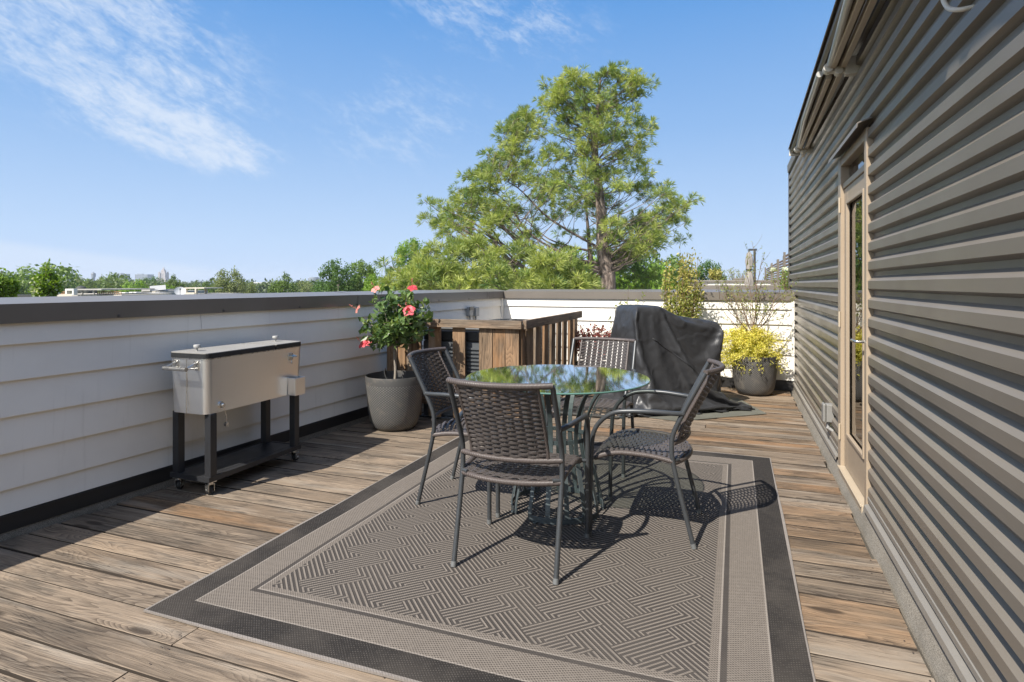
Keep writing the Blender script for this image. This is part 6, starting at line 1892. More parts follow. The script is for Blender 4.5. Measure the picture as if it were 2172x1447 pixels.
143,273,1050,143,304,1050,143,335,1050,143,366,1050,143,396,1050,143,427,1051,142,456,1044,141,475,1019,
140,484,990,139,495,962,173,12,1015,174,30,1040,174,59,1049,174,89,1050,174,120,1050,173,151,1050,
173,182,1050,173,212,1050,173,243,1050,173,273,1050,173,304,1050,173,335,1050,173,366,1050,173,396,1050,
173,427,1051,173,456,1042,172,476,1019,170,489,991,169,497,961,203,10,1015,204,30,1039,205,58,1050,
204,89,1050,204,120,1050,204,151,1050,204,182,1050,203,212,1050,203,243,1050,203,274,1050,203,304,1050,
203,335,1050,203,366,1050,204,396,1050,204,428,1051,203,457,1041,202,477,1018,199,480,987,197,485,957,
233,10,1012,234,27,1038,235,57,1050,235,90,1050,234,120,1050,234,151,1050,234,182,1050,234,212,1051,
234,243,1052,234,274,1052,234,304,1051,234,335,1051,234,366,1051,234,397,1051,235,428,1051,233,458,1041,
232,477,1016,229,483,985,226,492,956,263,14,1006,267,28,1033,267,58,1047,265,90,1047,265,121,1047,
264,151,1046,264,182,1046,264,212,1046,263,243,1046,263,274,1046,263,304,1045,264,335,1046,264,365,1046,
264,396,1046,265,427,1046,265,457,1037,262,477,1012,259,486,982,256,491,952,286,29,992,294,34,1021,
296,62,1035,291,92,1030,293,121,1037,291,151,1032,291,182,1032,291,213,1033,291,243,1032,291,274,1032,
290,304,1031,291,335,1033,290,365,1031,293,395,1037,294,425,1034,294,455,1028,291,474,1005,286,475,975,
286,492,949,314,38,983,323,38,1012,324,65,1025,318,93,1015,322,122,1026,318,152,1019,317,182,1016,
317,212,1018,317,243,1016,317,274,1017,317,304,1016,316,334,1015,318,365,1019,322,394,1026,319,423,1017,
323,453,1020,316,463,992,314,483,969,310,477,939,338,22,974,345,45,993,352,68,1012,344,95,1001,
349,122,1014,347,152,1010,344,182,1003,344,213,1003,345,243,1005,344,274,1002,344,304,1004,343,335,1001,
348,363,1012,350,393,1014,346,421,1002,351,450,1008,345,473,988,340,473,957,336,490,932,367,22,965,
375,40,988,378,69,996,371,97,986,377,123,1001,376,153,1000,373,183,993,371,213,988,371,243,989,
371,274,989,372,304,990,371,335,990,377,361,1004,378,392,1002,372,418,988,379,447,994,374,474,980,
367,487,954,365,485,923,396,23,955,404,39,979,400,69,975,397,99,972,405,123,989,405,154,990,
402,184,985,398,213,976,398,244,975,400,274,979,399,304,977,400,335,979,406,360,995,405,390,988,
399,416,974,405,445,980,403,474,971,396,494,949,390,501,920,424,25,943,432,41,968,429,71,966,
424,100,958,432,124,976,432,154,976,432,185,978,427,213,965,427,243,964,428,274,967,427,304,964,
428,335,968,435,359,986,430,386,972,426,413,959,432,443,965,431,473,959,426,497,942,419,496,912,
453,21,936,460,43,956,453,71,947,452,102,946,456,130,958,462,155,974,458,183,962,456,213,956,
455,243,954,456,274,955,456,304,954,456,335,957,463,359,973,461,390,970,454,410,948,458,440,950,
454,469,940,455,499,935,447,504,906,481,21,925,487,46,943,482,75,937,482,103,951,482,132,943,
490,154,963,487,183,953,484,213,945,484,243,944,484,274,945,485,304,945,485,335,946,491,360,961,
490,391,962,483,407,937,481,437,930,480,467,924,484,497,926,477,508,899,507,26,910,514,49,928,
510,79,929,513,103,948,511,130,934,518,154,951,516,183,943,513,213,935,513,243,935,513,274,935,
514,304,936,514,335,935,519,361,949,519,391,954,512,410,930,511,440,936,509,463,916,512,493,916,
506,510,891,534,28,896,536,56,908,540,83,922,543,103,945,541,127,926,547,154,940,545,184,936,
542,213,926,542,243,926,542,274,926,543,304,928,542,335,926,547,362,938,548,392,945,542,412,923,
541,441,934,538,460,910,540,490,905,535,512,884,563,29,889,565,57,900,570,79,922,573,103,940,
570,124,919,572,154,924,575,185,929,571,213,917,572,243,918,571,274,918,573,304,921,572,334,917,
574,363,926,577,392,935,571,415,916,572,442,931,568,457,904,566,483,889,564,511,876,593,30,881,
595,57,894,599,80,914,603,102,935,600,124,914,601,154,913,603,184,919,601,213,910,601,243,910,
602,273,914,602,304,914,601,334,909,603,364,915,606,393,926,601,418,910,602,443,927,598,458,901,
595,481,882,593,508,867,622,29,877,625,57,889,629,79,909,633,101,931,630,123,909,630,153,906,
632,183,910,630,213,902,630,243,902,631,273,907,632,304,909,631,334,903,632,364,906,635,393,916,
631,421,904,632,444,924,628,457,896,626,483,879,620,500,855,651,31,866,655,56,884,659,76,907,
663,100,925,660,122,904,660,152,899,661,183,902,660,213,895,660,243,896,661,273,901,662,304,904,
661,334,899,661,364,897,663,393,905,660,423,899,662,446,920,658,464,896,654,477,869,650,500,849,
681,32,860,685,51,883,689,74,904,693,99,920,690,122,899,690,152,896,691,182,895,690,213,890,
690,243,891,691,273,895,692,304,897,692,334,897,691,364,891,691,395,891,691,425,894,692,447,916,
689,466,892,684,481,866,680,505,847,711,32,855,715,53,876,719,74,898,723,98,916,721,121,895,
721,152,892,720,182,888,721,212,887,721,243,885,721,273,891,722,304,894,721,334,892,721,364,888,
721,395,892,721,425,891,723,448,912,718,464,886,714,484,863,710,507,843,741,31,849,744,54,870,
749,72,893,753,97,911,751,121,892,751,151,889,751,182,884,751,212,885,751,243,883,751,273,888,
752,304,888,752,334,888,751,365,886,751,395,886,751,425,889,753,450,908,748,468,884,744,491,864,
739,501,835,770,31,845,774,49,869,779,75,885,783,96,907,781,121,889,781,151,886,781,182,883,
781,212,883,781,243,882,782,273,884,782,304,884,782,334,887,782,365,883,782,395,885,782,426,887,
783,451,903,778,472,882,773,489,857,768,508,833,801,29,842,804,45,867,809,71,883,813,95,902,
811,121,886,811,151,883,811,181,882,811,212,880,812,243,881,812,273,881,812,303,883,812,334,881,
812,365,883,812,395,884,812,426,885,813,453,898,808,472,875,803,494,854,798,511,829,830,21,843,
834,42,865,839,66,882,843,93,897,842,120,882,842,151,881,842,181,880,842,212,881,842,242,880,
842,273,880,842,304,881,842,334,883,842,365,880,842,395,885,842,426,882,843,454,893,838,475,872,
833,496,850,828,511,824,860,20,838,864,42,858,869,63,880,873,92,890,872,120,880,872,151,880,
872,181,880,872,212,880,872,242,880,872,273,881,872,304,881,873,334,881,873,365,882,873,395,882,
873,426,881,873,456,887,868,479,868,863,500,846,858,511,818,886,31,830,894,35,860,899,61,876,
903,90,884,902,120,880,902,151,880,902,181,880,903,212,880,903,242,882,903,273,880,903,303,881,
903,334,881,903,365,882,903,395,883,903,426,883,903,457,882,898,482,865,892,503,842,885,500,812,
916,29,824,923,33,853,930,58,872,933,89,878,933,120,878,933,150,878,933,181,878,933,212,877,
933,242,878,933,273,878,933,304,879,933,334,879,934,365,879,934,396,878,934,427,877,933,458,875,
928,486,861,922,502,835,915,500,805,946,27,817,952,29,848,956,58,856,958,89,861,958,120,861,
958,150,861,959,181,862,959,212,862,958,242,861,958,273,861,958,303,861,957,334,860,957,364,860,
958,395,860,959,426,860,960,456,859,957,486,853,949,493,824,943,508,798,964,3,816,966,33,821,
965,62,826,973,91,832,969,121,832,969,151,833,972,181,834,969,212,833,970,242,833,972,273,834,
969,303,833,970,334,833,969,364,832,971,394,832,970,424,831,973,455,831,961,482,823,974,509,819,
957,532,809]
gm = MB()
gm.prism([(-1.15, 5.85), (-.50, 5.72), (.285, 6.345), (.02, 7.12), (-1.15, 6.95)], 'z', .004, .0075)
tag(gm.build('grill_mat', M['grill_mat'], None), 'flat grey green mat sticking out from under the covered grill', 'mat')
CN = (36, 20, 36)                       # grid of the tailored cover: width, depth, height
def cover_mesh():
    b = MB(); b.v = [(COVER[i] / 1000, COVER[i + 1] / 1000, COVER[i + 2] / 1000) for i in range(0, len(COVER), 3)]
    nx, ny, nz = CN; n = 2 * (nx + ny)
    for k in range(nz):
        for i in range(n): b.face((k * n + i, (k + 1) * n + i, (k + 1) * n + (i + 1) % n, k * n + (i + 1) % n))
    grid = {}; cnt = [(nz + 1) * n]
    def idx(i, j):
        if j == 0: return i
        if i == nx: return nx + j
        if j == ny: return nx + ny + (nx - i)
        if i == 0: return (2 * nx + ny + (ny - j)) % n
        if (i, j) not in grid: grid[(i, j)] = cnt[0]; cnt[0] += 1
        return grid[(i, j)]
    for i in range(nx):
        for j in range(ny): b.face((idx(i, j), idx(i + 1, j), idx(i + 1, j + 1), idx(i, j + 1)))
    return b
gr = thing('grill', 'barbecue grill hidden under a creased black cover by the back wall', 'grill', (-.90, 5.93, .006), R(36))
cv = cover_mesh().build('cover', M['cover'], gr, smooth=True)
nx_, ny_, nz_ = CN; nr_ = 2 * (nx_ + ny_)
def cvp(k, i): q = (k * nr_ + i % nr_) * 3; return Vector((COVER[q] / 1000, COVER[q + 1] / 1000, COVER[q + 2] / 1000))
b = MB()
P = []
for s_ in range(23):
    i_ = 7 + s_; k_ = 8 + s_ * .52; k0 = int(k_)
    P.append(cvp(k0, i_).lerp(cvp(k0 + 1, i_), k_ - k0) + Vector((0, -.004, .001)))
b.tube(P, .0038, 6)
b.build('seam', M['cover'], cv, smooth=True)
b = MB(); b.tube([cvp(nz_, i_) for i_ in range(nr_)], .0055, 6, closed=True)
b.build('hem', M['cover'], cv, smooth=True)
ss = cv.modifiers.new('smooth', 'SUBSURF'); ss.levels = 1; ss.render_levels = 1
sd = cv.modifiers.new('thick', 'SOLIDIFY'); sd.thickness = .0015
b = MB()
b.box(.02, .26, .05, .44, .62, 1.0); b.box(-.01, .93, .07, .46, .73, .84)
b.box(.08, .84, .07, .44, .06, .72)
b.build('body', M['black'], gr, bevel=.03)
# ------------------------------------------------------------------ pots and plants on the deck
def pot(x, y, k, m, label, zk=1.0):
    t_ = thing('planter', label, 'planter', (x, y, 0), 0)
    b = MB()
    pr = [(.0005, .004), (.13, .002), (.165, .006), (.195, .035), (.215, .09), (.229, .17), (.240, .27), (.248, .37), (.254, .465), (.252, .470), (.246, .468), (.240, .41), (.236, .385)]
    b.lathe([(r * k, z * k * zk) for r, z in pr], 56)
    b.build('pot', m, t_, smooth=40)
    b = MB(); N = 40
    b.lathe([(.2365 * k, .388 * k * zk), (.15 * k, .396 * k * zk), (.07 * k, .398 * k * zk), (.0005, .40 * k * zk)], N)
    r_ = random.Random(7)
    b.v = [(v[0], v[1], v[2] + r_.uniform(-.006, .006)) for v in b.v]
    b.build('soil', M['soil'], t_, smooth=True)
    return t_


def rvec(r_, up=0.0):
    while True:
        v = Vector((r_.uniform(-1, 1), r_.uniform(-1, 1), r_.uniform(-1, 1)))
        if .05 < v.length < 1: break
    v.normalize(); v.z += up
    return v.normalized()


HX, HY = -2.825, 4.60
pot(HX, HY, 1.0, M['pot_grey'], 'large grey woven pattern planter holding the hibiscus by the left wall')
hb = thing('hibiscus', 'hibiscus standard with glossy leaves and pink flowers in a grey planter', 'plant', (HX, HY, .39))
r_ = random.Random(21)
b = MB()
b.tube(spline([(0, 0, 0), (.006, .004, .12), (-.004, 0, .26), (.0, .004, .40)], 4), [.0125] * 6 + [.010] * 7, 8)
tips = []
for k in range(34):
    a = r_.uniform(0, 2 * PI); e = r_.uniform(-.35, 1.3)
    L = r_.uniform(.20, .34)
    d = Vector((math.cos(a) * math.cos(e), math.sin(a) * math.cos(e), math.sin(e)))
    s0 = Vector((0, 0, r_.uniform(.30, .42)))
    cc = Vector((.0, 0, .52))
    tip = cc + Vector((d.x * .31, d.y * .31, d.z * .31)) * r_.uniform(.70, 1.05)
    mid = (s0 + tip) / 2 + rvec(r_) * .03
    P = spline([s0, mid, tip], 5)
    b.tube(P, [.006 - .0045 * i / (len(P) - 1) for i in range(len(P))], 5)
    tips.append(P)
low = spline([(0, 0, .33), (-.10, -.03, .35), (-.19, -.05, .335), (-.26, -.06, .35)], 5)
b.tube(low, [.005 - .003 * i / (len(low) - 1) for i in range(len(low))], 5)
b.build('trunk', M['bark'], hb, smooth=60)
b = MB()
for P in tips:
    for i in range(3, len(P)):
        for q in range(4):
            b.rnd = r_.random()
            d = rvec(r_, .15); p = P[i] + rvec(r_) * .045
            b.leaf(p, d, rvec(r_, .9), r_.uniform(.05, .088), r_.uniform(.034, .056), .3, .22)
for i in (6, 9, 12, 14):
    for q in range(2):
        b.rnd = r_.random(); b.leaf(low[i], rvec(r_, -.6), rvec(r_, .8), r_.uniform(.05, .075), .044, .3, .2)
b.build('foliage', M['lf_hib'], hb)
b = MB()
for P in tips:
    if P[-1].z < .45: continue
    for q in range(10):
        b.rnd = r_.random(); b.leaf(P[-1] + rvec(r_) * .026, rvec(r_, 1.0), rvec(r_, .3), r_.uniform(.028, .05), r_.uniform(.012, .022), .3, .1)
b.build('young_leaves', M['lf_tip'], hb)
def flower(p, d, s, m):
    b = MB(); d = Vector(d).normalized(); p = Vector(p)
    u = d.orthogonal().normalized(); v = d.cross(u)
    for k in range(5):
        a = 2 * PI * k / 5 + .3
        o_ = (u * math.cos(a) + v * math.sin(a)); sd = d.cross(o_)
        b.rnd = r_.random()
        N1 = 4
        b0 = len(b.v)
        for i in range(N1 + 1):
            f = i / N1; w = s * (.10 + .95 * math.sin(PI * min(1, f * .92 + .05)) * .42)
            c = p + o_ * (s * f * .95) + d * (s * (.38 * f - .45 * f * f * f))
            for j in (-1, 0, 1):
                b.v.append(tuple(c + sd * w * j + d * (.10 * s * abs(j) * f + r_.uniform(-.03, .03) * s)))
        for i in range(N1):
            for j in range(2): b.face((b0 + i * 3 + j, b0 + i * 3 + j + 1, b0 + i * 3 + j + 4, b0 + i * 3 + j + 3))
    fl = b.build('flower', m, hb, smooth=True)
    b = MB(); b.tube([p, p + d * s * 1.1, p + d * s * 1.75 + Vector((0, 0, s * .25))], [s * .06, s * .05, s * .04], 6)
    for k in range(14):
        q = p + d * s * r_.uniform(1.15, 1.75) + Vector((0, 0, s * .15)); b.quad(q, rvec(r_), rvec(r_), s * .2, s * .16)
    b.build('stamen', M['petal_pale'], fl)
flower((-.285, -.06, .345), (-.2, -.5, .45), .052, M['petal'])
flower((-.245, -.055, .362), (.35, -.7, .5), .045, M['petal'])
flower((.245, -.17, .655), (.15, -.75, .55), .060, M['petal'])
flower((.215, -.165, .665), (-.6, -.5, .4), .044, M['petal'])
flower((.215, -.06, .845), (.2, -.5, .8), .048, M['petal'])
flower((-.085, -.17, .835), (-.1, -.7, .7), .044, M['petal_pale'])
flower((-.265, -.17, .660), (-.6, -.6, .4), .046, M['petal_pale'])
b = MB()
b.tube(spline([(HX - .02, HY - .05, .40), (HX - .07, HY - .02, .43), (HX - .13, HY + .04, .475), (HX - .16, HY + .10, .50), (HX - .185, HY + .14, .485), (HX - .19, HY + .155, .41)], 6), .006, 8)
tag(b.build('drip_hose', M['black'], None, smooth=50), 'thin black drip hose arching over the rim of the hibiscus planter', 'hose')

# yellow shrub and bare tree in the far right pot
YX, YY = .205, 7.48
pot(YX, YY, 1.0, M['pot_dark'], 'dark textured planter in the far right corner under yellow foliage', .96)
ys = thing('golden_shrub', 'bright yellow feathery shrub spilling over the dark corner planter', 'shrub', (YX - .05, YY - .02, .38))
r_ = random.Random(4)
b = MB(); tw = MB()
for k in range(270):
    a = r_.uniform(0, 2 * PI); rr = r_.uniform(.10, .40); up = r_.uniform(.02, .36) * (1.25 - rr * 1.2)
    if rr > .24 and r_.random() < .4: up = r_.uniform(-.10, .1)
    ex = Vector((math.cos(a) * rr * 1.05, math.sin(a) * rr * .8, max(up, .02 if rr < .24 else -.16)))
    P = spline([(0, 0, 0), (ex.x * .5, ex.y * .5, ex.z * .7 + .06), ex], 6)
    tw.tube(P, .0018, 4, cap=False)
    for i in range(3, len(P)):
        for q in range(9):
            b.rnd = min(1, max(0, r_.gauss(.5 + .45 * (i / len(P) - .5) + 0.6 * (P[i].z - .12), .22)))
            b.quad(P[i] + rvec(r_) * .030, rvec(r_, .25), rvec(r_, .6), r_.uniform(.016, .030), r_.uniform(.008, .014))
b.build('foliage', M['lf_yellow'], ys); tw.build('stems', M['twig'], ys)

bt = thing('small_tree', 'nearly bare thin tree rising from the yellow shrub in the far right pot', 'tree', (YX - .03, YY + .02, .38))
r_ = random.Random(15)
b = MB(); lf = MB()
b.tube([(0, 0, 0), (.004, 0, .2), (0, .004, .34)], [.017, .016, .015], 8)
def grow(p, d, L, rad, lev):
    P = [p]; n_ = 6
    for i in range(n_):
        d = (d + rvec(r_) * .16 + Vector((0, 0, .05))).normalized(); P.append(P[-1] + d * L / n_)
    b.tube(P, [rad * (1 - .6 * i / n_) for i in range(n_ + 1)], 5, cap=False)
    for i in range(2, n_ + 1):
        if lev >= 1:
            for q in range(2 if r_.random() < .72 else 0):
                lf.rnd = r_.random(); lf.leaf(P[i] + rvec(r_) * .012, rvec(r_, .3), rvec(r_, .5), r_.uniform(.016, .030), r_.uniform(.009, .015))
        if lev < 2 and r_.random() < .62:
            dd = (d + rvec(r_) * .75).normalized(); dd.z = abs(dd.z)
            grow(P[i], dd, L * r_.uniform(.4, .62), rad * .5, lev + 1)
for k in range(12):
    a = 2 * PI * k / 12 + r_.uniform(-.3, .3); e = r_.uniform(.45, 1.25)
    grow(Vector((0, 0, r_.uniform(.27, .34))), Vector((math.cos(a) * math.cos(e), math.sin(a) * math.cos(e) * .7, math.sin(e))), r_.uniform(.42, .62), .0062, 0)
grow(Vector((0, 0, .33)), Vector((.12, 0, 1)), .78, .0075, 0)
grow(Vector((0, 0, .33)), Vector((.22, .1, 1)), .62, .0065, 0)
b.build('trunk', M['twig'], bt, smooth=60); lf.build('foliage', M['lf_green'], bt)


def shrub(name, label, cat, x, y, z0, H, wr, nst, nlf, mats, seed, ll=.035, lean=0.0, shape='col', lowmat=None):
    t_ = thing(name, label, cat, (x, y, z0))
    q_ = random.Random(seed); b = MB(); lf = MB(); lf2 = MB()
    for k in range(nst):
        a = q_.uniform(0, 2 * PI); rr = wr * math.sqrt(q_.random())
        h = H * q_.uniform(.55, 1.0) * (1 - .35 * (rr / wr))
        if shape == 'bush': h = H * (.45 + .55 * q_.random() ** .6) * (1 - .12 * rr / wr); ex = Vector((math.cos(a) * rr, math.sin(a) * rr, h))
        elif shape == 'fan': ex = Vector((math.cos(a) * rr * 1.25, math.sin(a) * rr * .7, h))
        else: ex = Vector((math.cos(a) * rr, math.sin(a) * rr, h))
        P = spline([(0, 0, 0), Vector((ex.x * .75, ex.y * .75, h * .45)) + rvec(q_) * .03, ex + Vector((lean * h, 0, 0))], 9)
        b.tube(P, [.006 - .0045 * i / (len(P) - 1) for i in range(len(P))], 5, cap=False)
        n1 = int(nlf / nst)
        for q in range(n1):
            i = q_.randrange(int(len(P) * (.25 if shape == 'fan' else .12)), len(P))
            hi = P[i].z / H
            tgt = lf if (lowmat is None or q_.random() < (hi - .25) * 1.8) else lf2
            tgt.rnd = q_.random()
            tgt.leaf(P[i] + rvec(q_) * (.045 if shape == 'bush' else .018), rvec(q_, .5), rvec(q_, .4), q_.uniform(.7, 1.2) * ll, ll * q_.uniform(.32, .48))
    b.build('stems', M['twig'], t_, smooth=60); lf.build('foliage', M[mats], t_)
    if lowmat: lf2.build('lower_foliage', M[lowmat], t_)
    return t_


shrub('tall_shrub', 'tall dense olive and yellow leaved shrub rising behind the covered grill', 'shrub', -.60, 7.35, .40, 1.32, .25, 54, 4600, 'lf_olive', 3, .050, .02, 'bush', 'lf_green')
shrub('sparse_shrub', 'sparse thin stemmed shrub behind the left end of the covered grill', 'shrub', -1.18, 7.30, .40, .92, .24, 18, 760, 'lf_green', 8, .044, .0, 'fan')
rd = shrub('red_shrub', 'small dark red leaved shrub between the timber screen and the covered grill', 'shrub', -1.61, 7.05, .30, .62, .20, 46, 2600, 'lf_red', 12, .044, .0, 'fan')
pot(-.60, 7.35, .95, M['pot_dark'], 'dark planter hidden behind the covered grill, holding the tall olive shrub')
pot(-1.18, 7.30, .90, M['pot_dark'], 'dark planter behind the left end of the grill, holding the sparse shrub')
pot(-1.61, 7.05, .72, M['pot_grey'], 'low grey planter beside the timber screen, holding the red shrub')

# ------------------------------------------------------------------ the pines beyond the terrace
GZ = -9.4
def tuft(mb, p, d, L, n_, q_, w=.016):
    d = Vector(d).normalized(); u = d.orthogonal().normalized(); v = d.cross(u)
    for k in range(n_):
        a = q_.uniform(0, 2 * PI); e = q_.uniform(.15, 1.25)
        dd = d * math.cos(e) + (u * math.cos(a) + v * math.sin(a)) * math.sin(e)
        l = L * q_.uniform(.75, 1.1)
        sd = dd.cross(rvec(q_)).normalized() * w
        b0 = len(mb.v)
        c = Vector(p)
        mid = c + dd * l * .55
        tip = c + dd * l - Vector((0, 0, l * .10))
        mb.v += [tuple(c), tuple(mid + sd), tuple(tip), tuple(mid - sd)]
        mb.face((b0, b0 + 1, b0 + 2, b0 + 3))


def pine(label, depth, trunk_px, prof, seed, ntuft, density_bias=None, dark=.25, trunk_r=.26, branches=True, gaps=()):
    """trunk_px: list of (px, py) up the trunk; prof: list of (py, left px, right px) of the crown.
    The crown is filled as a solid of revolution-like volume with its own depth."""
    base = at(trunk_px[0][0], 603, depth); base.z = GZ
    t_ = thing('pine_tree', label, 'tree', tuple(base))
    q_ = random.Random(seed)
    k = depth / F_PX
    cx0 = trunk_px[0][0]
    right = Vector((math.cos(YAW), math.sin(YAW), 0)); fwd = Vector((-math.sin(YAW), math.cos(YAW), 0))
    def loc(px, py, dd=0.0):
        return right * ((px - cx0) * k) + fwd * dd + Vector((0, 0, (603 - py) * k + CAM_H - GZ))
    TP = [Vector((0, 0, 0))] + [loc(px, py) for px, py in trunk_px]
    TS = spline(TP, 5)
    b = MB()
    nT = len(TS)
    b.tube(TS, [max(.03, trunk_r * (1 - .93 * i / (nT - 1))) for i in range(nT)], 10)
    def trunk_at(z):
        for i in range(nT - 1):
            if TS[i].z <= z <= TS[i + 1].z:
                f = (z - TS[i].z) / max(1e-6, TS[i + 1].z - TS[i].z); return TS[i].lerp(TS[i + 1], f), trunk_r * (1 - .93 * (i + f) / (nT - 1))
        return TS[-1], .03
    nd = MB(); nk = MB()
    pys = [p[0] for p in prof]
    def lr(py):
        for i in range(len(prof) - 1):
            a, c = prof[i], prof[i + 1]
            if a[0] <= py <= c[0]:
                f = (py - a[0]) / (c[0] - a[0]); return a[1] + f * (c[1] - a[1]), a[2] + f * (c[2] - a[2])
        return prof[-1][1], prof[-1][2]
    # clusters fill the crown; a few strong limbs carry them, each cluster hangs on the nearest limb
    ncl = ntuft // 9
    cl_ = []
    gaps = list(gaps) + [(q_.uniform(min(p[1] for p in prof), max(p[2] for p in prof)), q_.uniform(pys[0], pys[-1]), q_.uniform(10, 24), q_.uniform(8, 14)) for _ in range(95)]
    mxw = max(p[2] - p[1] for p in prof)
    while len(cl_) < ncl:
        py = q_.uniform(pys[0], pys[-1]); l, r = lr(py)
        if q_.random() > (r - l) / mxw * .8 + .2: continue
        f = q_.random(); f = f - .09 * math.sin(2 * PI * f)
        px = l + (r - l) * f
        if q_.random() < .35: px += q_.gauss(0, 20); py += q_.gauss(0, 9)
        if any((px - g_[0]) ** 2 / g_[2] ** 2 + (py - g_[1]) ** 2 / g_[3] ** 2 < 1 and q_.random() < .88 for g_ in gaps): continue
        half = (r - l) * .5 * k
        dmax = half * math.sqrt(max(0.02, 1 - (2 * f - 1) ** 2)) * .85
        cl_.append((loc(px, py, q_.uniform(-dmax, dmax)), px, py))
    limb_pts = [(p_, .05) for p_ in TS[2:]]
    order = sorted(range(ncl), key=lambda i_: -((cl_[i_][0] - trunk_at(cl_[i_][0].z)[0]).length) * q_.uniform(.5, 1))
    nl_ = max(9, ncl // 16)
    for i_ in order[:nl_]:
        tip = cl_[i_][0]
        L_ = (tip - trunk_at(tip.z)[0]).length
        s0, rad = trunk_at(max(TS[1].z + 2.2 + q_.uniform(0, 1.5), tip.z - q_.uniform(.35, .85) * L_))
        mid = s0.lerp(tip, .5) + Vector((0, 0, -.09 * L_)) + rvec(q_) * .12 * L_ ** .5
        m2 = s0.lerp(tip, .78) + rvec(q_) * .10 * L_ ** .5
        P = spline([s0, mid, m2, tip], 6)
        r0 = min(rad * .45, .014 + .010 * L_)
        b.tube(P, [max(.008, r0 * (1 - .9 * i2 / (len(P) - 1))) for i2 in range(len(P))], 6, cap=False)
        for i2 in range(3, len(P)): limb_pts.append((P[i2], r0 * (1 - .9 * i2 / (len(P) - 1))))
    for i_ in range(ncl):
        tip, px, py = cl_[i_]
        s0, rr_ = min(limb_pts, key=lambda q3: (q3[0] - tip).length + max(0, q3[0].z - tip.z + .5 * (q3[0] - tip).length) * 1.3)
        L_ = (tip - s0).length
        ddir = rvec(q_, .5)
        if L_ > .05:
            mid = s0.lerp(tip, .55) + rvec(q_) * .1 * L_ + Vector((0, 0, -.06 * L_))
            P = spline([s0, mid, tip], 4); r0 = min(max(.008, rr_ * .6), .008 + .006 * L_)
            b.tube(P, [max(.004, r0 * (1 - .7 * i2 / (len(P) - 1))) for i2 in range(len(P))], 4, cap=False)
            ddir = (tip - mid).normalized()
        rc = q_.uniform(.30, .62)
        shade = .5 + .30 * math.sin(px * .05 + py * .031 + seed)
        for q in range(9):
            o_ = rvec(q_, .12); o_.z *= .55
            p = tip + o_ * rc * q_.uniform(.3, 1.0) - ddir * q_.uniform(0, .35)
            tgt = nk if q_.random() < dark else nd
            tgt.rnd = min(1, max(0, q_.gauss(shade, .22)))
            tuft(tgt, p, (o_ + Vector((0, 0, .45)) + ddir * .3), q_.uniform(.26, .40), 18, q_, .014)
            if q % 4 == 0: b.tube([tip - ddir * .3, tip.lerp(p, .5), p], [.008, .006, .004], 3, cap=False)
    b.build('trunk', M['pine_bark'], t_, smooth=60)
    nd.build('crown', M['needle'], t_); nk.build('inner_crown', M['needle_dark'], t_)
    return t_


pine('great pine towering beyond the back wall, its bare forked trunk in view', 27.0,
     [(1290, 640), (1287, 575), (1278, 520), (1276, 460), (1270, 400), (1262, 330), (1266, 260), (1270, 200), (1275, 160)],
     [(152, 1225, 1300), (172, 1182, 1360), (205, 1170, 1368), (228, 1120, 1376), (262, 1075, 1378), (300, 1070, 1380), (312, 1040, 1372), (345, 1030, 1372), (366, 1026, 1392), (380, 985, 1360), (405, 972, 1400), (425, 935, 1450), (455, 920, 1466), (490, 925, 1440), (512, 960, 1400), (540, 1000, 1362)],
     5, 3900, None, .26, .40, True,
     gaps=((1190, 515, 55, 22), (1240, 470, 38, 22), (1090, 505, 60, 14), (1315, 345, 40, 22), (1405, 370, 40, 22), (1010, 505, 55, 14), (1120, 420, 34, 10), (1325, 480, 34, 22), (1275, 540, 60, 30), (1335, 420, 30, 16), (1200, 390, 22, 12)))
pine('lower spreading pine left of the great pine, branches just above the wall corner', 22.0,
     [(1040, 640), (1035, 590), (1030, 560), (1025, 530)],
     [(508, 1010, 1060), (528, 905, 1130), (548, 866, 1190), (570, 852, 1215), (595, 846, 1235), (622, 842, 1240), (650, 850, 1240)],
     9, 2500, None, .2, .20, True)
pine('darker thin pine standing close behind the great pine', 32.0,
     [(1252, 640), (1254, 575), (1250, 520), (1245, 460), (1240, 420)],
     [(385, 1190, 1260), (430, 1120, 1300), (470, 1060, 1400), (510, 1075, 1395), (545, 1110, 1360), (575, 1150, 1390), (600, 1300, 1395)],
     14, 1300, None, .75, .26, True, gaps=((1190, 515, 55, 22), (1240, 470, 30, 20)))

# ------------------------------------------------------------------ leafy trees far and near
def crown_mesh(name, seed, nclump, nleaf, lsize, shape, mats):
    q_ = random.Random(seed); b = MB()
    for c in range(nclump):
        while True:
            p = Vector((q_.uniform(-1, 1), q_.uniform(-1, 1), q_.uniform(-1, 1)))
            if p.length < 1 and p.length > .35: break
        if shape == 'oval': p.x *= .80; p.y *= .80
        if shape == 'flat': p.z = p.z * .62 + .1
        if shape == 'spike' and p.z > .1: p.x *= (1.15 - p.z) * .9; p.y *= (1.15 - p.z) * .9
        rc = q_.uniform(.17, .34)
        tone = q_.uniform(.1, .9)
        for k in range(nleaf):
            o_ = rvec(q_); pp = p + o_ * rc * q_.uniform(.45, 1.05)
            b.rnd = min(1, max(0, q_.gauss(tone, .2)))
            b.quad(pp, rvec(q_, .1), (o_ + rvec(q_) * .6 + Vector((0, 0, .3))).normalized(), lsize * q_.uniform(.6, 1.3), lsize * q_.uniform(.45, .9))
    return b.mesh(name, M[mats])


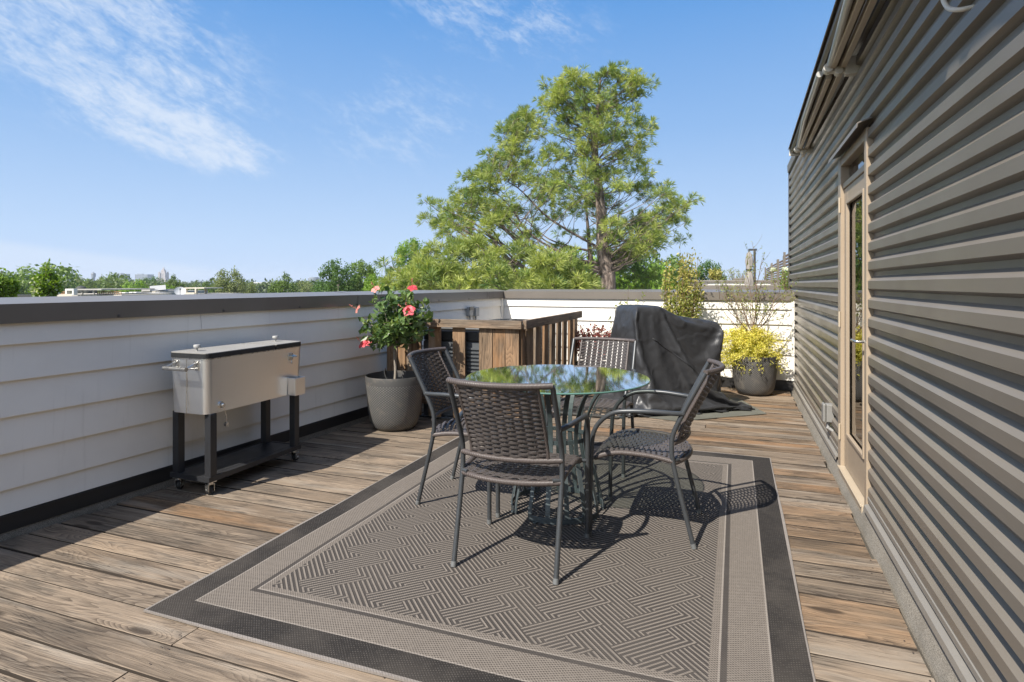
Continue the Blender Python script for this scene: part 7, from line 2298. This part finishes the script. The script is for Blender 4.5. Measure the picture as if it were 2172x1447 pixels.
CR = {
    'dark': crown_mesh('crown_dark', 1, 84, 62, .110, 'round', 'lf_tree_dark'),
    'mid': crown_mesh('crown_mid', 2, 80, 58, .115, 'round', 'lf_tree_mid'),
    'mid2': crown_mesh('crown_mid_oval', 3, 74, 58, .115, 'oval', 'lf_tree_mid'),
    'lime': crown_mesh('crown_lime', 4, 84, 62, .105, 'round', 'lf_tree_lime'),
    'olive': crown_mesh('crown_olive', 5, 86, 70, .095, 'oval', 'lf_tree_olive'),
    'spike': crown_mesh('crown_spike', 6, 76, 58, .110, 'spike', 'lf_tree_mid'),
}
b = MB()
b.tube(spline([(0, 0, 0), (.02, 0, .4), (-.01, .01, .75), (.0, 0, 1.0)], 4), [.05 - .035 * i / 12 for i in range(13)], 8)
for k in range(7):
    a = k * 2.4; b.tube(spline([(0, 0, .55 + .05 * k), (.16 * math.cos(a), .16 * math.sin(a), .68 + .05 * k), (.30 * math.cos(a), .30 * math.sin(a), .86 + .04 * k)], 3), [.018 - .012 * i / 6 for i in range(7)], 5)
TRUNK = b.mesh('tree_trunk', M['bark'], 60)
rt = random.Random(77)
def tree(label, px, ptop, wpx, depth, kind, group=None, squash=1.0):
    k = depth / F_PX
    p = at(px, 603, depth); top = CAM_H + (603 - ptop) * k
    hr = wpx * .5 * k
    vr = min(hr * 1.25, (top - GZ) * .45) * squash
    t_ = thing('leafy_tree', label, 'tree', (p.x, p.y, GZ), rt.uniform(0, 6.28), group)
    c = bpy.data.objects.new('crown', CR[kind]); COL.objects.link(c); c.parent = t_
    c.location = (0, 0, top - GZ - vr * 1.02); c.scale = (hr * 1.06, hr * 1.06, vr * 1.06); c.rotation_euler = (0, 0, rt.uniform(0, 6.28))
    w = bpy.data.objects.new('trunk', TRUNK); COL.objects.link(w); w.parent = t_
    h = top - GZ - vr * .9; w.scale = (min(h * .75, hr * 1.7), min(h * .75, hr * 1.7), h)
    return t_


GR = 'leafy trees beyond the left wall'
tree('broad dark green round tree at the far left of the skyline', 92, 566, 150, 130, 'mid', GR)
tree('low green tree at the left edge, below the broad dark round one', 22, 592, 70, 95, 'mid2', GR)
tree('pale rounded tree left of the domed tower', 160, 588, 62, 210, 'olive', GR)
tree('olive tree at the foot of the domed tower', 186, 596, 50, 180, 'mid', GR)
tree('light olive tree just right of the domed tower', 222, 586, 42, 190, 'olive', GR)
tree('wide mid green tree in front of the pale stepped block', 246, 584, 60, 170, 'mid', GR)
tree('bright green low tree left of the grey slab building', 283, 596, 56, 120, 'lime', GR)
tree('small round green tree right of the grey slab building', 330, 589, 32, 220, 'dark', GR)
tree('dark low tree under the grey slab building', 305, 592, 36, 240, 'dark', GR)
tree('bright pointed tree right of the stepped spire tower', 367, 585, 38, 105, 'spike', GR)
tree('low bright green bush tree below the spire tower', 352, 606, 44, 90, 'lime', GR)
tree('dark pointed green tree behind the cream rooftop frame', 440, 598, 36, 110, 'spike', GR)
tree('tall pale olive tree standing alone on the left skyline', 488, 571, 66, 100, 'olive', GR)
tree('low olive tree hugging the lone tall olive tree', 524, 598, 44, 100, 'olive', GR)
tree('spiky bright green tree left of the round grey tower', 602, 582, 58, 85, 'spike', GR)
tree('thin pale tree in front of the round grey tower', 646, 596, 48, 150, 'olive', GR)
tree('dark glossy green tree right of the round grey tower', 716, 555, 66, 62, 'dark', GR)
tree('green tree touching the dark glossy one on its right', 768, 557, 62, 66, 'mid', GR)
tree('lime green low tree behind the hibiscus flowers', 800, 584, 62, 55, 'lime', GR)
tree('small lone round tree left of the spreading pine', 828, 567, 20, 70, 'mid', GR)
tree('low dark tree filling the gap under the dark glossy tree', 690, 598, 60, 70, 'dark', GR)
tree('bright tree behind the left edge of the spreading pine', 873, 508, 60, 60, 'lime', GR)
GR2 = 'leafy trees beyond the back wall'
tree('lime green tree behind the bare pine trunks', 1225, 540, 190, 55, 'lime', GR2)
tree('lime green rounded tree right of the great pine trunk', 1370, 568, 140, 48, 'lime', GR2)
tree('dark tree behind the right branches of the great pine', 1345, 520, 120, 75, 'dark', GR2)
tree('mid green tree behind the tall olive shrub', 1425, 550, 100, 70, 'mid', GR2)
tree('dark green tree right of the tall olive shrub', 1508, 556, 58, 60, 'dark', GR2)
tree('green tree behind the spreading pine by the wall corner', 1090, 560, 200, 60, 'mid', GR2)
tree('green tree below the left end of the spreading pine', 930, 560, 150, 62, 'mid2', GR2)

# far woodland: one mass of crowns nobody could count
q_ = random.Random(50); b = MB()
for k in range(760):
    px = q_.uniform(-250, 1750); dep = q_.uniform(150, 900)
    p = at(px, 603, dep); tz = q_.uniform(-2.0, 1.6) + dep * .0058
    hr = q_.uniform(3.5, 7.0)
    tone = q_.random()
    for c in range(16):
        o_ = rvec(q_, .35); cc = Vector((p.x, p.y, tz - hr)) + Vector((o_.x * hr, o_.y * hr, o_.z * hr * .8))
        for l in range(9):
            b.rnd = min(1, max(0, q_.gauss(tone, .25)))
            b.quad(cc + rvec(q_) * hr * .35, rvec(q_), (o_ + rvec(q_) * .5), q_.uniform(.9, 1.9), q_.uniform(.7, 1.4))
wd = b.build('woodland', leaf_mat('woodland_leaf', (0.055, 0.095, 0.024), (0.125, 0.165, 0.055), .3, .55), None)
tag(wd, kind='stuff')
# ------------------------------------------------------------------ neighbouring roofs and far buildings
RIGHT = Vector((math.cos(YAW), math.sin(YAW), 0)); FWD = Vector((-math.sin(YAW), math.cos(YAW), 0))
def pix_box(mb, px0, px1, py0, py1, depth, thick, base):
    """box standing at a distance: front face spans the surveyed directions; base is the thing's location"""
    a = at(px0, py1, depth); c = at(px1, py0, depth)
    x0 = (a - base).dot(RIGHT); x1 = (c - base).dot(RIGHT); y0 = (a - base).dot(FWD)
    mb.box(x0, x1, y0, y0 + thick, a.z - base.z, c.z - base.z)
def far_thing(name, label, cat, px, depth, z=GZ, group=None):
    p = at(px, 603, depth); p.z = z
    return thing(name, label, cat, tuple(p), YAW, group), p

# townhouse roofs to the left
t_, p = far_thing('townhouse', 'flat roofed neighbour with dark roof edge, nearest beyond the left wall', 'house', 45, 15)
b = MB(); pix_box(b, -160, 76, 650, 1100, 15, 6, p); pix_box(b, -160, 78, 629, 650, 15, .3, p); b.build('wall', M['white_wall'], t_)
b = MB(); pix_box(b, -165, 80, 625.5, 631, 14.95, .42, p); b.build('roof_edge', M['dark_roof'], t_)
def planter_bush(label, px, ptop, depth, w, seed):
    q = random.Random(seed); k = depth / F_PX
    base = at(px, 632, depth)
    t_ = thing('flowering_bush', label, 'bush', tuple(base))
    b = MB(); s = MB(); fl = MB()
    H = (632 - ptop) * k
    for i in range(40):
        a = q.uniform(0, 6.28); rr = w * .5 * k * math.sqrt(q.random()); h = H * q.uniform(.35, .88) * (1.1 - rr / (w * .5 * k) * .5)
        if i < 2: h = H; rr *= .3
        P = spline([(0, 0, -.5), (rr * math.cos(a) * .7, rr * math.sin(a) * .7, h * .4), (rr * math.cos(a), rr * math.sin(a), h)], 6)
        s.tube(P, .006, 4, cap=False)
        for j in range(2, len(P)):
            for l in range(6 if j < len(P) - 2 or i > 1 else 3):
                b.rnd = q.random(); b.leaf(P[j] + rvec(q) * .07, rvec(q, .1), rvec(q, .5), q.uniform(.08, .14), q.uniform(.04, .07))
    for i in range(16):
        a = q.uniform(0, 6.28); rr = w * .5 * k * q.uniform(.4, 1)
        for l in range(4): fl.quad(Vector((rr * math.cos(a), rr * math.sin(a), H * q.uniform(.05, .6))) + rvec(q) * .03, rvec(q), rvec(q), .08, .07)
    b.build('foliage', M['lf_tip'] if False else M['lf_bush'], t_); s.build('stems', M['twig'], t_); fl.build('blossom', M['lf_white'], t_)
M['lf_bush'] = leaf_mat('bush_leaf', (0.08, 0.15, 0.016), (0.22, 0.32, 0.035), .4)
M['lf_white'] = leaf_mat('white_blossom', (0.55, 0.58, 0.42), (0.75, 0.75, 0.66), .3)
planter_bush('bright green flowering bush standing up just beyond the left wall', 95, 562, 14.2, 52, 2)
planter_bush('bright green bush cut by the left edge of the picture', 4, 574, 14.0, 46, 6)

t_, p = far_thing('townhouse', 'cream roof terrace with rusty railing and a grey flat topped stair house', 'house', 190, 34)
b = MB(); pix_box(b, 100, 152, 624.5, 1000, 34, 5, p); pix_box(b, 206, 258, 625.5, 1000, 34.2, 5, p); b.build('wall', M['cream'], t_)
b = MB(); pix_box(b, 152, 206, 624.5, 1000, 33.8, 8, p); b.build('grey_wall', M['concrete'], t_)
b = MB()
pix_box(b, 156, 215, 613.0, 615.6, 33.5, 5, p)
for xx in (156, 172, 196.5): pix_box(b, xx, xx + 2.4, 615.6, 624.5, 33.6, .1, p)
pix_box(b, 157, 186, 618.8, 620.4, 33.7, .08, p)
b.build('canopy', M['concrete'], t_)
b = MB(); pix_box(b, 170, 183, 615.6, 624.0, 37, 1, p); b.build('opening_shade', M['dark_roof'], t_)  # solid dark box, its colour stands in for shade under the canopy
b = MB()
pix_box(b, 138, 156, 612.6, 616.5, 33.0, .3, p); pix_box(b, 138, 141.5, 616.5, 624, 33.0, .3, p); pix_box(b, 152.5, 156, 616.5, 626, 33.0, .3, p)
b.build('cream_frame', M['white_wall'], t_)
for xa, xb in ((106, 140), (206, 256)):
    b = MB()
    pix_box(b, xa, xb, 618.2, 619.4, 34.4, .05, p); pix_box(b, xa, xb, 622.4, 623.3, 34.4, .05, p)
    for i in range(12):
        x = xa + (xb - xa) * i / 11; pix_box(b, x, x + .7, 618.4, 625, 34.4, .04, p)
    b.build('railing', M['rust'], t_)
t_, p = far_thing('roof_dome', 'dark half round roof vent above the grey stair house', 'roof vent', 172, 40)
b = MB()
c = at(172, 614, 40) - p
b.lathe([(.32 * math.cos(k * PI / 16), c.z + .24 * math.sin(k * PI / 16)) for k in range(9)], 20); b.lathe([(.32, c.z - 2.5), (.32, c.z)], 20)
b.build('dome', M['dark_roof'], t_, smooth=50)

t_, p = far_thing('townhouse', 'long flat roof with white rooftop boxes left of the satellite dish', 'house', 300, 44)
b = MB(); pix_box(b, 244, 372, 624.5, 1000, 44, 5, p); b.build('wall', M['concrete'], t_)
for i, (xa, xb, ya_, yb_, m_) in enumerate(((251, 266, 620.5, 625, 'white_wall'), (273.5, 281, 619.5, 627, 'white_wall'), (283, 289, 619.5, 627, 'white_wall'), (268, 272, 621.5, 626, 'far_grey'), (322, 330, 618.5, 627, 'cream'), (331, 338, 619.5, 626, 'concrete'))):
    b = MB(); pix_box(b, xa, xb, ya_, yb_, 43.5, .6, p); b.build('rooftop_box', M[m_], t_, bevel=.02)
b = MB(); pix_box(b, 289.5, 300, 620, 625.5, 45, 1, p); pix_box(b, 336, 342, 620, 626, 45, 1, p); b.build('painted_shadow', M['dark_roof'], t_)  # solid boxes in dark colour, standing in for shadow between the rooftop boxes
t_, p = far_thing('house', 'pale grey shingled roof below the spire tower', 'house', 332, 58)
def loc(px, py, d): 
    v = at(px, py, d) - p; return Vector((v.dot(RIGHT), v.dot(FWD), v.z))
b = MB()
q4 = [loc(316, 618, 58), loc(352, 614, 58), loc(351, 604.5, 66), loc(318, 607, 66)]
b.poly(q4); b.poly([q4[3], q4[2], loc(352, 640, 72), loc(316, 640, 72)])
b.build('roof', M['grey_roof'], t_)
b = MB(); pix_box(b, 300, 352, 617.5, 900, 58.2, 8, p); pix_box(b, 300, 318, 614, 618, 58.1, 5, p); b.build('wall', M['concrete'], t_)

t_, p = far_thing('satellite_dish', 'grey satellite dish on the roof beyond the left wall', 'satellite dish', 382, 30, at(382, 628, 30).z)
b = MB()
pr = [(.26 * k / 8, .085 * (k / 8) ** 2) for k in range(9)]
b.lathe([(max(r, .001), z) for r, z in pr], 28)
Mx = Matrix.Translation((0, 0, .20)) @ Matrix.Rotation(R(58), 4, 'X') @ Matrix.Rotation(R(0), 4, 'Z')
Mx = Matrix.Translation((0, 0, .20)) @ Matrix.Rotation(R(30), 4, 'Z') @ Matrix.Rotation(R(55), 4, 'X')
b.v = [tuple(Mx @ Vector(v)) for v in b.v]
b.build('reflector', M['dish'], t_, smooth=True)
b = MB(); b.tube([Mx @ Vector((0, -.2, .04)), Mx @ Vector((0, -.05, .30))], .012, 6); b.tube([Mx @ Vector((0, -.05, .28)), Mx @ Vector((0, -.05, .36))], .03, 8)
b.tube([(0, .02, .2), (0, .06, -.9)], .02, 8)
b.build('arm', M['steel_dark'], t_)
t_, p = far_thing('townhouse', 'cream rooftop with open cream frame right of the satellite dish', 'house', 415, 36)
b = MB(); pix_box(b, 386, 452, 623.5, 1000, 36, 4, p); b.build('wall', M['concrete'], t_)
b = MB()
pix_box(b, 391, 433, 610, 612.4, 35.6, 2.4, p)
pix_box(b, 391, 412.5, 620.5, 624.4, 35.5, .2, p)
for xx in (391, 413): pix_box(b, xx, xx + 3.0, 612.4, 624.4, 35.55, .2, p)
for xx in (434,): pix_box(b, xx, xx + 1.6, 612.4, 624.4, 37.4, .2, p)
b.build('cream_frame', M['cream'], t_)

# skyline
def slab(label, px0, px1, py0, depth, m_, rows, cols, name='office_building', extra=None):
    t_, p = far_thing(name, label, 'building', (px0 + px1) / 2, depth)
    b = MB(); pix_box(b, px0, px1, py0, 640, depth, 30, p); b.build('wall', M[m_], t_)
    b = MB()
    for r in range(rows):
        for c in range(cols):
            xa = px0 + (px1 - px0) * (c + .2) / cols; xb = px0 + (px1 - px0) * (c + .8) / cols
            ya_ = py0 + 1.2 + (610 - py0) * (r + .2) / rows; pix_box(b, xa, xb, ya_, ya_ + (610 - py0) / rows * .55, depth - .3, .35, p)
    w = b.build('windows', M['far_dark'], t_); w['kind'] = 'stuff'
    if extra:
        b = MB(); pix_box(b, *extra, depth + 4, 12, p); b.build('penthouse', M[m_], t_)
slab('pale stepped grey block right of the domed tower', 243, 260, 581, 1500, 'far_grey', 6, 5, extra=(246, 256, 579.5, 581))
slab('grey slab office building left of the spire tower', 286, 313, 582, 1700, 'far_grey', 7, 8, extra=(290, 300, 580.8, 582))
slab('low grey building right of the spire tower', 385, 412, 599, 1400, 'far_grey', 3, 9)
slab('long low white building beyond the lone olive tree', 536, 576, 599, 700, 'white_wall', 3, 12)
slab('grey block beside the round grey tower', 626, 654, 599, 1200, 'far_grey', 2, 9)
t_, p = far_thing('round_tower', 'round pale grey tower block on the skyline', 'building', 666, 1300)
k = 1300 / F_PX
b = MB(); b.lathe([(12 * k, 0), (12 * k, (603 - 590) * k + CAM_H - GZ), (9.5 * k, (603 - 590) * k + CAM_H - GZ), (9.5 * k, (603 - 588) * k + CAM_H - GZ), (.1, (603 - 588) * k + CAM_H - GZ)], 32); b.build('wall', M['far_grey'], t_)
b = MB()
for r in range(5): b.lathe([(12.08 * k, (603 - 592.5 - r * 2.4) * k + CAM_H - GZ), (12.08 * k, (603 - 591.4 - r * 2.4) * k + CAM_H - GZ)], 32)
b.build('window_bands', M['far_dark'], t_)
# stepped tower with a spire
t_, p = far_thing('spire_tower', 'tall stepped stone tower with a spire on the skyline', 'tower', 347, 1600)
k = 1600 / F_PX; z0 = CAM_H - GZ
b = MB()
def tier(w, ya_, yb_): b.box(-w * k, w * k, -w * k, w * k, (603 - yb_) * k + z0, (603 - ya_) * k + z0)
tier(11, 592, 640)
for sx in (-1, 1):
    for sy in (-1, 1):
        x, y = sx * 5.6 * k, sy * 5.6 * k; w = 1.7 * k
        b.box(x - w, x + w, y - w, y + w, (603 - 592) * k + z0, (603 - 579) * k + z0); b.box(x - w * .6, x + w * .6, y - w * .6, y + w * .6, (603 - 579) * k + z0, (603 - 576.5) * k + z0)
tier(5.2, 580, 592); tier(3.6, 573.5, 580); tier(2.2, 570.5, 573.5)
b.build('wall', M['far_stone'], t_)
b = MB(); b.lathe([(1.6 * k, (603 - 570.5) * k + z0), (1.2 * k, (603 - 568.5) * k + z0), (.35 * k, (603 - 567.5) * k + z0), (.1 * k, (603 - 564.5) * k + z0)], 10); b.build('spire', M['far_stone'], t_)
b = MB()
for x in (-2.6, 0, 2.6):
    for r in range(3): b.box((x - .6) * k, (x + .6) * k, -5.3 * k, -5.21 * k, (603 - 590.5 + r * 3.5) * k + z0, (603 - 588 + r * 3.5) * k + z0)
w = b.build('windows', M['far_dark'], t_)
# slender domed tower
t_, p = far_thing('domed_tower', 'slender domed tower above the trees on the left skyline', 'tower', 198, 1100)
k = 1100 / F_PX
b = MB(); b.lathe([(3.0 * k, 0), (3.0 * k, (603 - 589) * k + z0), (4.3 * k, (603 - 588) * k + z0), (4.3 * k, (603 - 583) * k + z0)], 16); b.build('wall', M['far_grey'], t_)
b = MB(); b.lathe([(4.6 * k, (603 - 583) * k + z0), (4.2 * k, (603 - 580.5) * k + z0), (2.6 * k, (603 - 578.6) * k + z0), (.5 * k, (603 - 577.8) * k + z0), (.2 * k, (603 - 576) * k + z0)], 16); b.build('dome', M['far_dark'], t_, smooth=50)

# ------------------------------------------------------------------ neighbouring terraces on the right
def xz(px, py, Y):
    d = at(px, py, 1.0) - Vector((0, 0, CAM_H)); q = Y / d.y
    return d.x * q, CAM_H + d.z * q
t_ = thing('parapet_wall', 'neighbour parapet with brown coping just beyond the back wall on the right', 'wall', (0, 13.5, 0), 0, 'neighbouring parapet walls')
xa, z1 = xz(1478, 604.5, 13.5); xb = 1.9
b = MB(); b.box(xa + .04, xb, .04, .20, -1.0, z1 - .13); b.build('siding', M['siding'], t_)
b = MB(); b.box(xa, xb, 0, .26, z1 - .125, z1); b.build('coping', M['coping'], t_, bevel=.01)
b = MB(); b.box(xa + .5, xa + .62, -.8, -.001, z1 - .11, z1 + .003); b.build('coping_return', M['coping'], t_)
t_ = thing('parapet_wall', 'second neighbour parapet with white siding farther back on the right', 'wall', (0, 21.0, 0), 0, 'neighbouring parapet walls')
xa, z1 = xz(1470, 594.6, 21.0)
b = MB(); b.box(xa + .3, 3.2, .05, .25, -1.0, z1 - .09); b.build('siding', M['siding'], t_)
b = MB(); b.box(xa, 3.2, 0, .30, z1 - .085, z1); b.build('coping', M['coping'], t_, bevel=.01)
t_ = thing('parapet_wall', 'short grey end of a parapet left of the neighbour terrace, half behind the olive shrub', 'wall', (0, 17.5, 0), 0, 'neighbouring parapet walls')
xa, z1 = xz(1466, 596, 17.5); xb2, _ = xz(1490, 596, 17.5)
b = MB(); b.box(xa, xb2, 0, 3.4, z1 - .22, z1 - .04); b.build('wall', M['coping'], t_)
b = MB(); b.box(xa - .02, xb2 + .02, -.02, 3.44, z1 - .039, z1 - .0); b.build('coping', M['trim_metal'], t_)
t_ = thing('townhouse', 'neighbouring terrace block under the right hand parapets', 'house', (1.5, 17, GZ))
b = MB(); b.box(-1.7, 6.5, -8.6, 12, 0.0, 8.3); b.build('wall', M['white_wall'], t_)
# closed umbrella
x, z1 = xz(1590, 528, 16.0)
t_ = thing('patio_umbrella', 'closed grey cantilever umbrella standing on the neighbour terrace', 'umbrella', (x, 16.0, 0))
b = MB(); b.tube([(.115, 0, -.9), (.115, 0, z1 - .03)], .028, 8); b.box(-.03, .17, -.035, .035, z1 - .05, z1); b.build('pole', M['steel_dark'], t_)
b = MB()
q = random.Random(3)
for (zz0, zz1, w) in ((z1 - .07, z1 - .52, .085), (z1 - .52, z1 - 1.12, .10)):
    pr = [(.012, zz0), (w * .7, zz0 - .06), (w, (zz0 + zz1) / 2), (w * .72, zz1 + .02), (w * .80, zz1)]
    N = 20
    for i, (r, z) in enumerate(pr):
        for kk in range(N):
            a = 2 * PI * kk / N; rr = r * (1 + .20 * math.cos(5 * a + zz0)); b.v.append((rr * math.cos(a) - .01, rr * math.sin(a), z + .02 * math.sin(5 * a)))
    b0 = len(b.v) - N * len(pr)
    for i in range(len(pr) - 1):
        for kk in range(N): b.face((b0 + i * N + kk, b0 + i * N + (kk + 1) % N, b0 + (i + 1) * N + (kk + 1) % N, b0 + (i + 1) * N + kk))
b.build('canopy', M['canvas'], t_, smooth=True)
b = MB(); b.lathe([(.076, z1 - .50), (.085, z1 - .52), (.076, z1 - .54)], 14, -.01, 0); b.build('tie', M['black'], t_)
# slatted privacy screens
for i, (Y0, Y1, top) in enumerate(((13.9, 15.4, 1.98), (15.5, 17.6, 1.90), (17.75, 20.6, 1.90), (20.8, 25.0, 1.88))):
    t_ = thing('privacy_screen', ['slatted brown screen panel nearest the ribbed wall at the right', 'second slatted screen panel from the ribbed wall', 'third slatted screen panel from the ribbed wall', 'farthest slatted screen panel from the ribbed wall'][i], 'screen', (1.10, Y0, 0), 0, 'slatted privacy screens on the next terraces')
    b = MB(); n_ = 11
    for k in range(n_):
        z = 1.16 + (top - 1.16) * k / n_; b.box(0, .02, 0, Y1 - Y0, z, z + (top - 1.16) / n_ * .62)
    b.build('slats', M['slat'], t_)
    for yy in (0.0, Y1 - Y0 - .07):
        b = MB(); b.box(-.05, -.001, yy, yy + .07, .9, top + .04); b.build('post', M['coping'], t_)
# plants on the next terrace
def small_bush(name, label, px, py0, py1, Y, w, m_, seed, n_=260, ls=.06):
    x, zt = xz(px, py0, Y); _, zb = xz(px, py1, Y)
    q = random.Random(seed); t_ = thing(name, label, 'plant', (x, Y, zb - .3))
    b = MB(); s = MB(); H = zt - zb + .3
    for i in range(18):
        a = q.uniform(0, 6.28); rr = w * .5 * math.sqrt(q.random()); h = H * q.uniform(.6, 1)
        P = spline([(0, 0, 0), (rr * .6 * math.cos(a), rr * .6 * math.sin(a), h * .5), (rr * math.cos(a), rr * math.sin(a), h)], 5)
        s.tube(P, .005, 4, cap=False)
        for j in range(n_ // 18):
            b.rnd = q.random(); b.leaf(P[q.randrange(4, len(P))] + rvec(q) * .05, rvec(q, .5), rvec(q, .5), ls * q.uniform(.7, 1.3), ls * .4)
    b.build('foliage', M[m_], t_); s.build('stems', M['twig'], t_)
    return t_
small_bush('spiky_plant', 'yellow green spiky plant on the neighbour parapet right of the olive shrub', 1518, 572, 596, 22.5, .50, 'lf_olive', 31, 520, .12)
small_bush('thin_shrub', 'thin grey green shrub left of the closed umbrella', 1562, 570, 598, 22.0, .70, 'lf_green', 32, 300, .07)
small_bush('thin_shrub', 'green leafy plant under the white flowers by the ribbed wall', 1667, 566, 604, 13.2, .20, 'lf_bush', 33, 220, .06)
for (px, py, Y, lab) in ((1666, 571, 13.2, 'white flower head close against the ribbed wall'), (1640, 572, 15.2, 'white flower head between the screens and the bare tree')):
    x, z = xz(px, py, Y); q = random.Random(px)
    t_ = thing('white_flower', lab, 'flower', (x, Y, z))
    b = MB()
    for k in range(120):
        o_ = rvec(q, .3); b.rnd = q.random(); b.quad(Vector((o_.x * .06, o_.y * .06, o_.z * .03)), rvec(q), o_, .03, .026)
    b.build('blossom', M['lf_white'], t_)
    b = MB(); b.tube([(0, 0, 0), (.02, 0, -.6)], .006, 5); b.build('stem', M['lf_green'], t_)
x, z1 = xz(1575, 590, 21.5)
b = MB(); b.box(x - .30, x + .22, 21.4, 21.7, z1 - .3, z1); b.box(x - .02, x + .04, 21.5, 21.6, z1, z1 + .10)
tag(b.build('roof_vent', M['coping'], None, bevel=.01), 'low grey vent box on the parapet left of the closed umbrella', 'vent')
# ------------------------------------------------------------------ haze: the air over the town
m = bpy.data.materials.new('air'); m.use_nodes = True
t = NT(m.node_tree)
pv = t.n('ShaderNodeVolumePrincipled')
t.put(pv.inputs['Color'], (0.80, 0.88, 1.0)); pv.inputs['Density'].default_value = 0.00022; pv.inputs['Anisotropy'].default_value = 0.0
ou = t.n('ShaderNodeOutputMaterial')
m.node_tree.links.new(pv.outputs[0], ou.inputs['Volume'])
b = MB(); b.box(-3050, 3050, -3050, 3050, -10.4, 62.0)
hz = b.build('haze', m)
tag(hz, kind='stuff')
S.cycles.volume_step_rate = 1.0
S.cycles.volume_bounces = 0
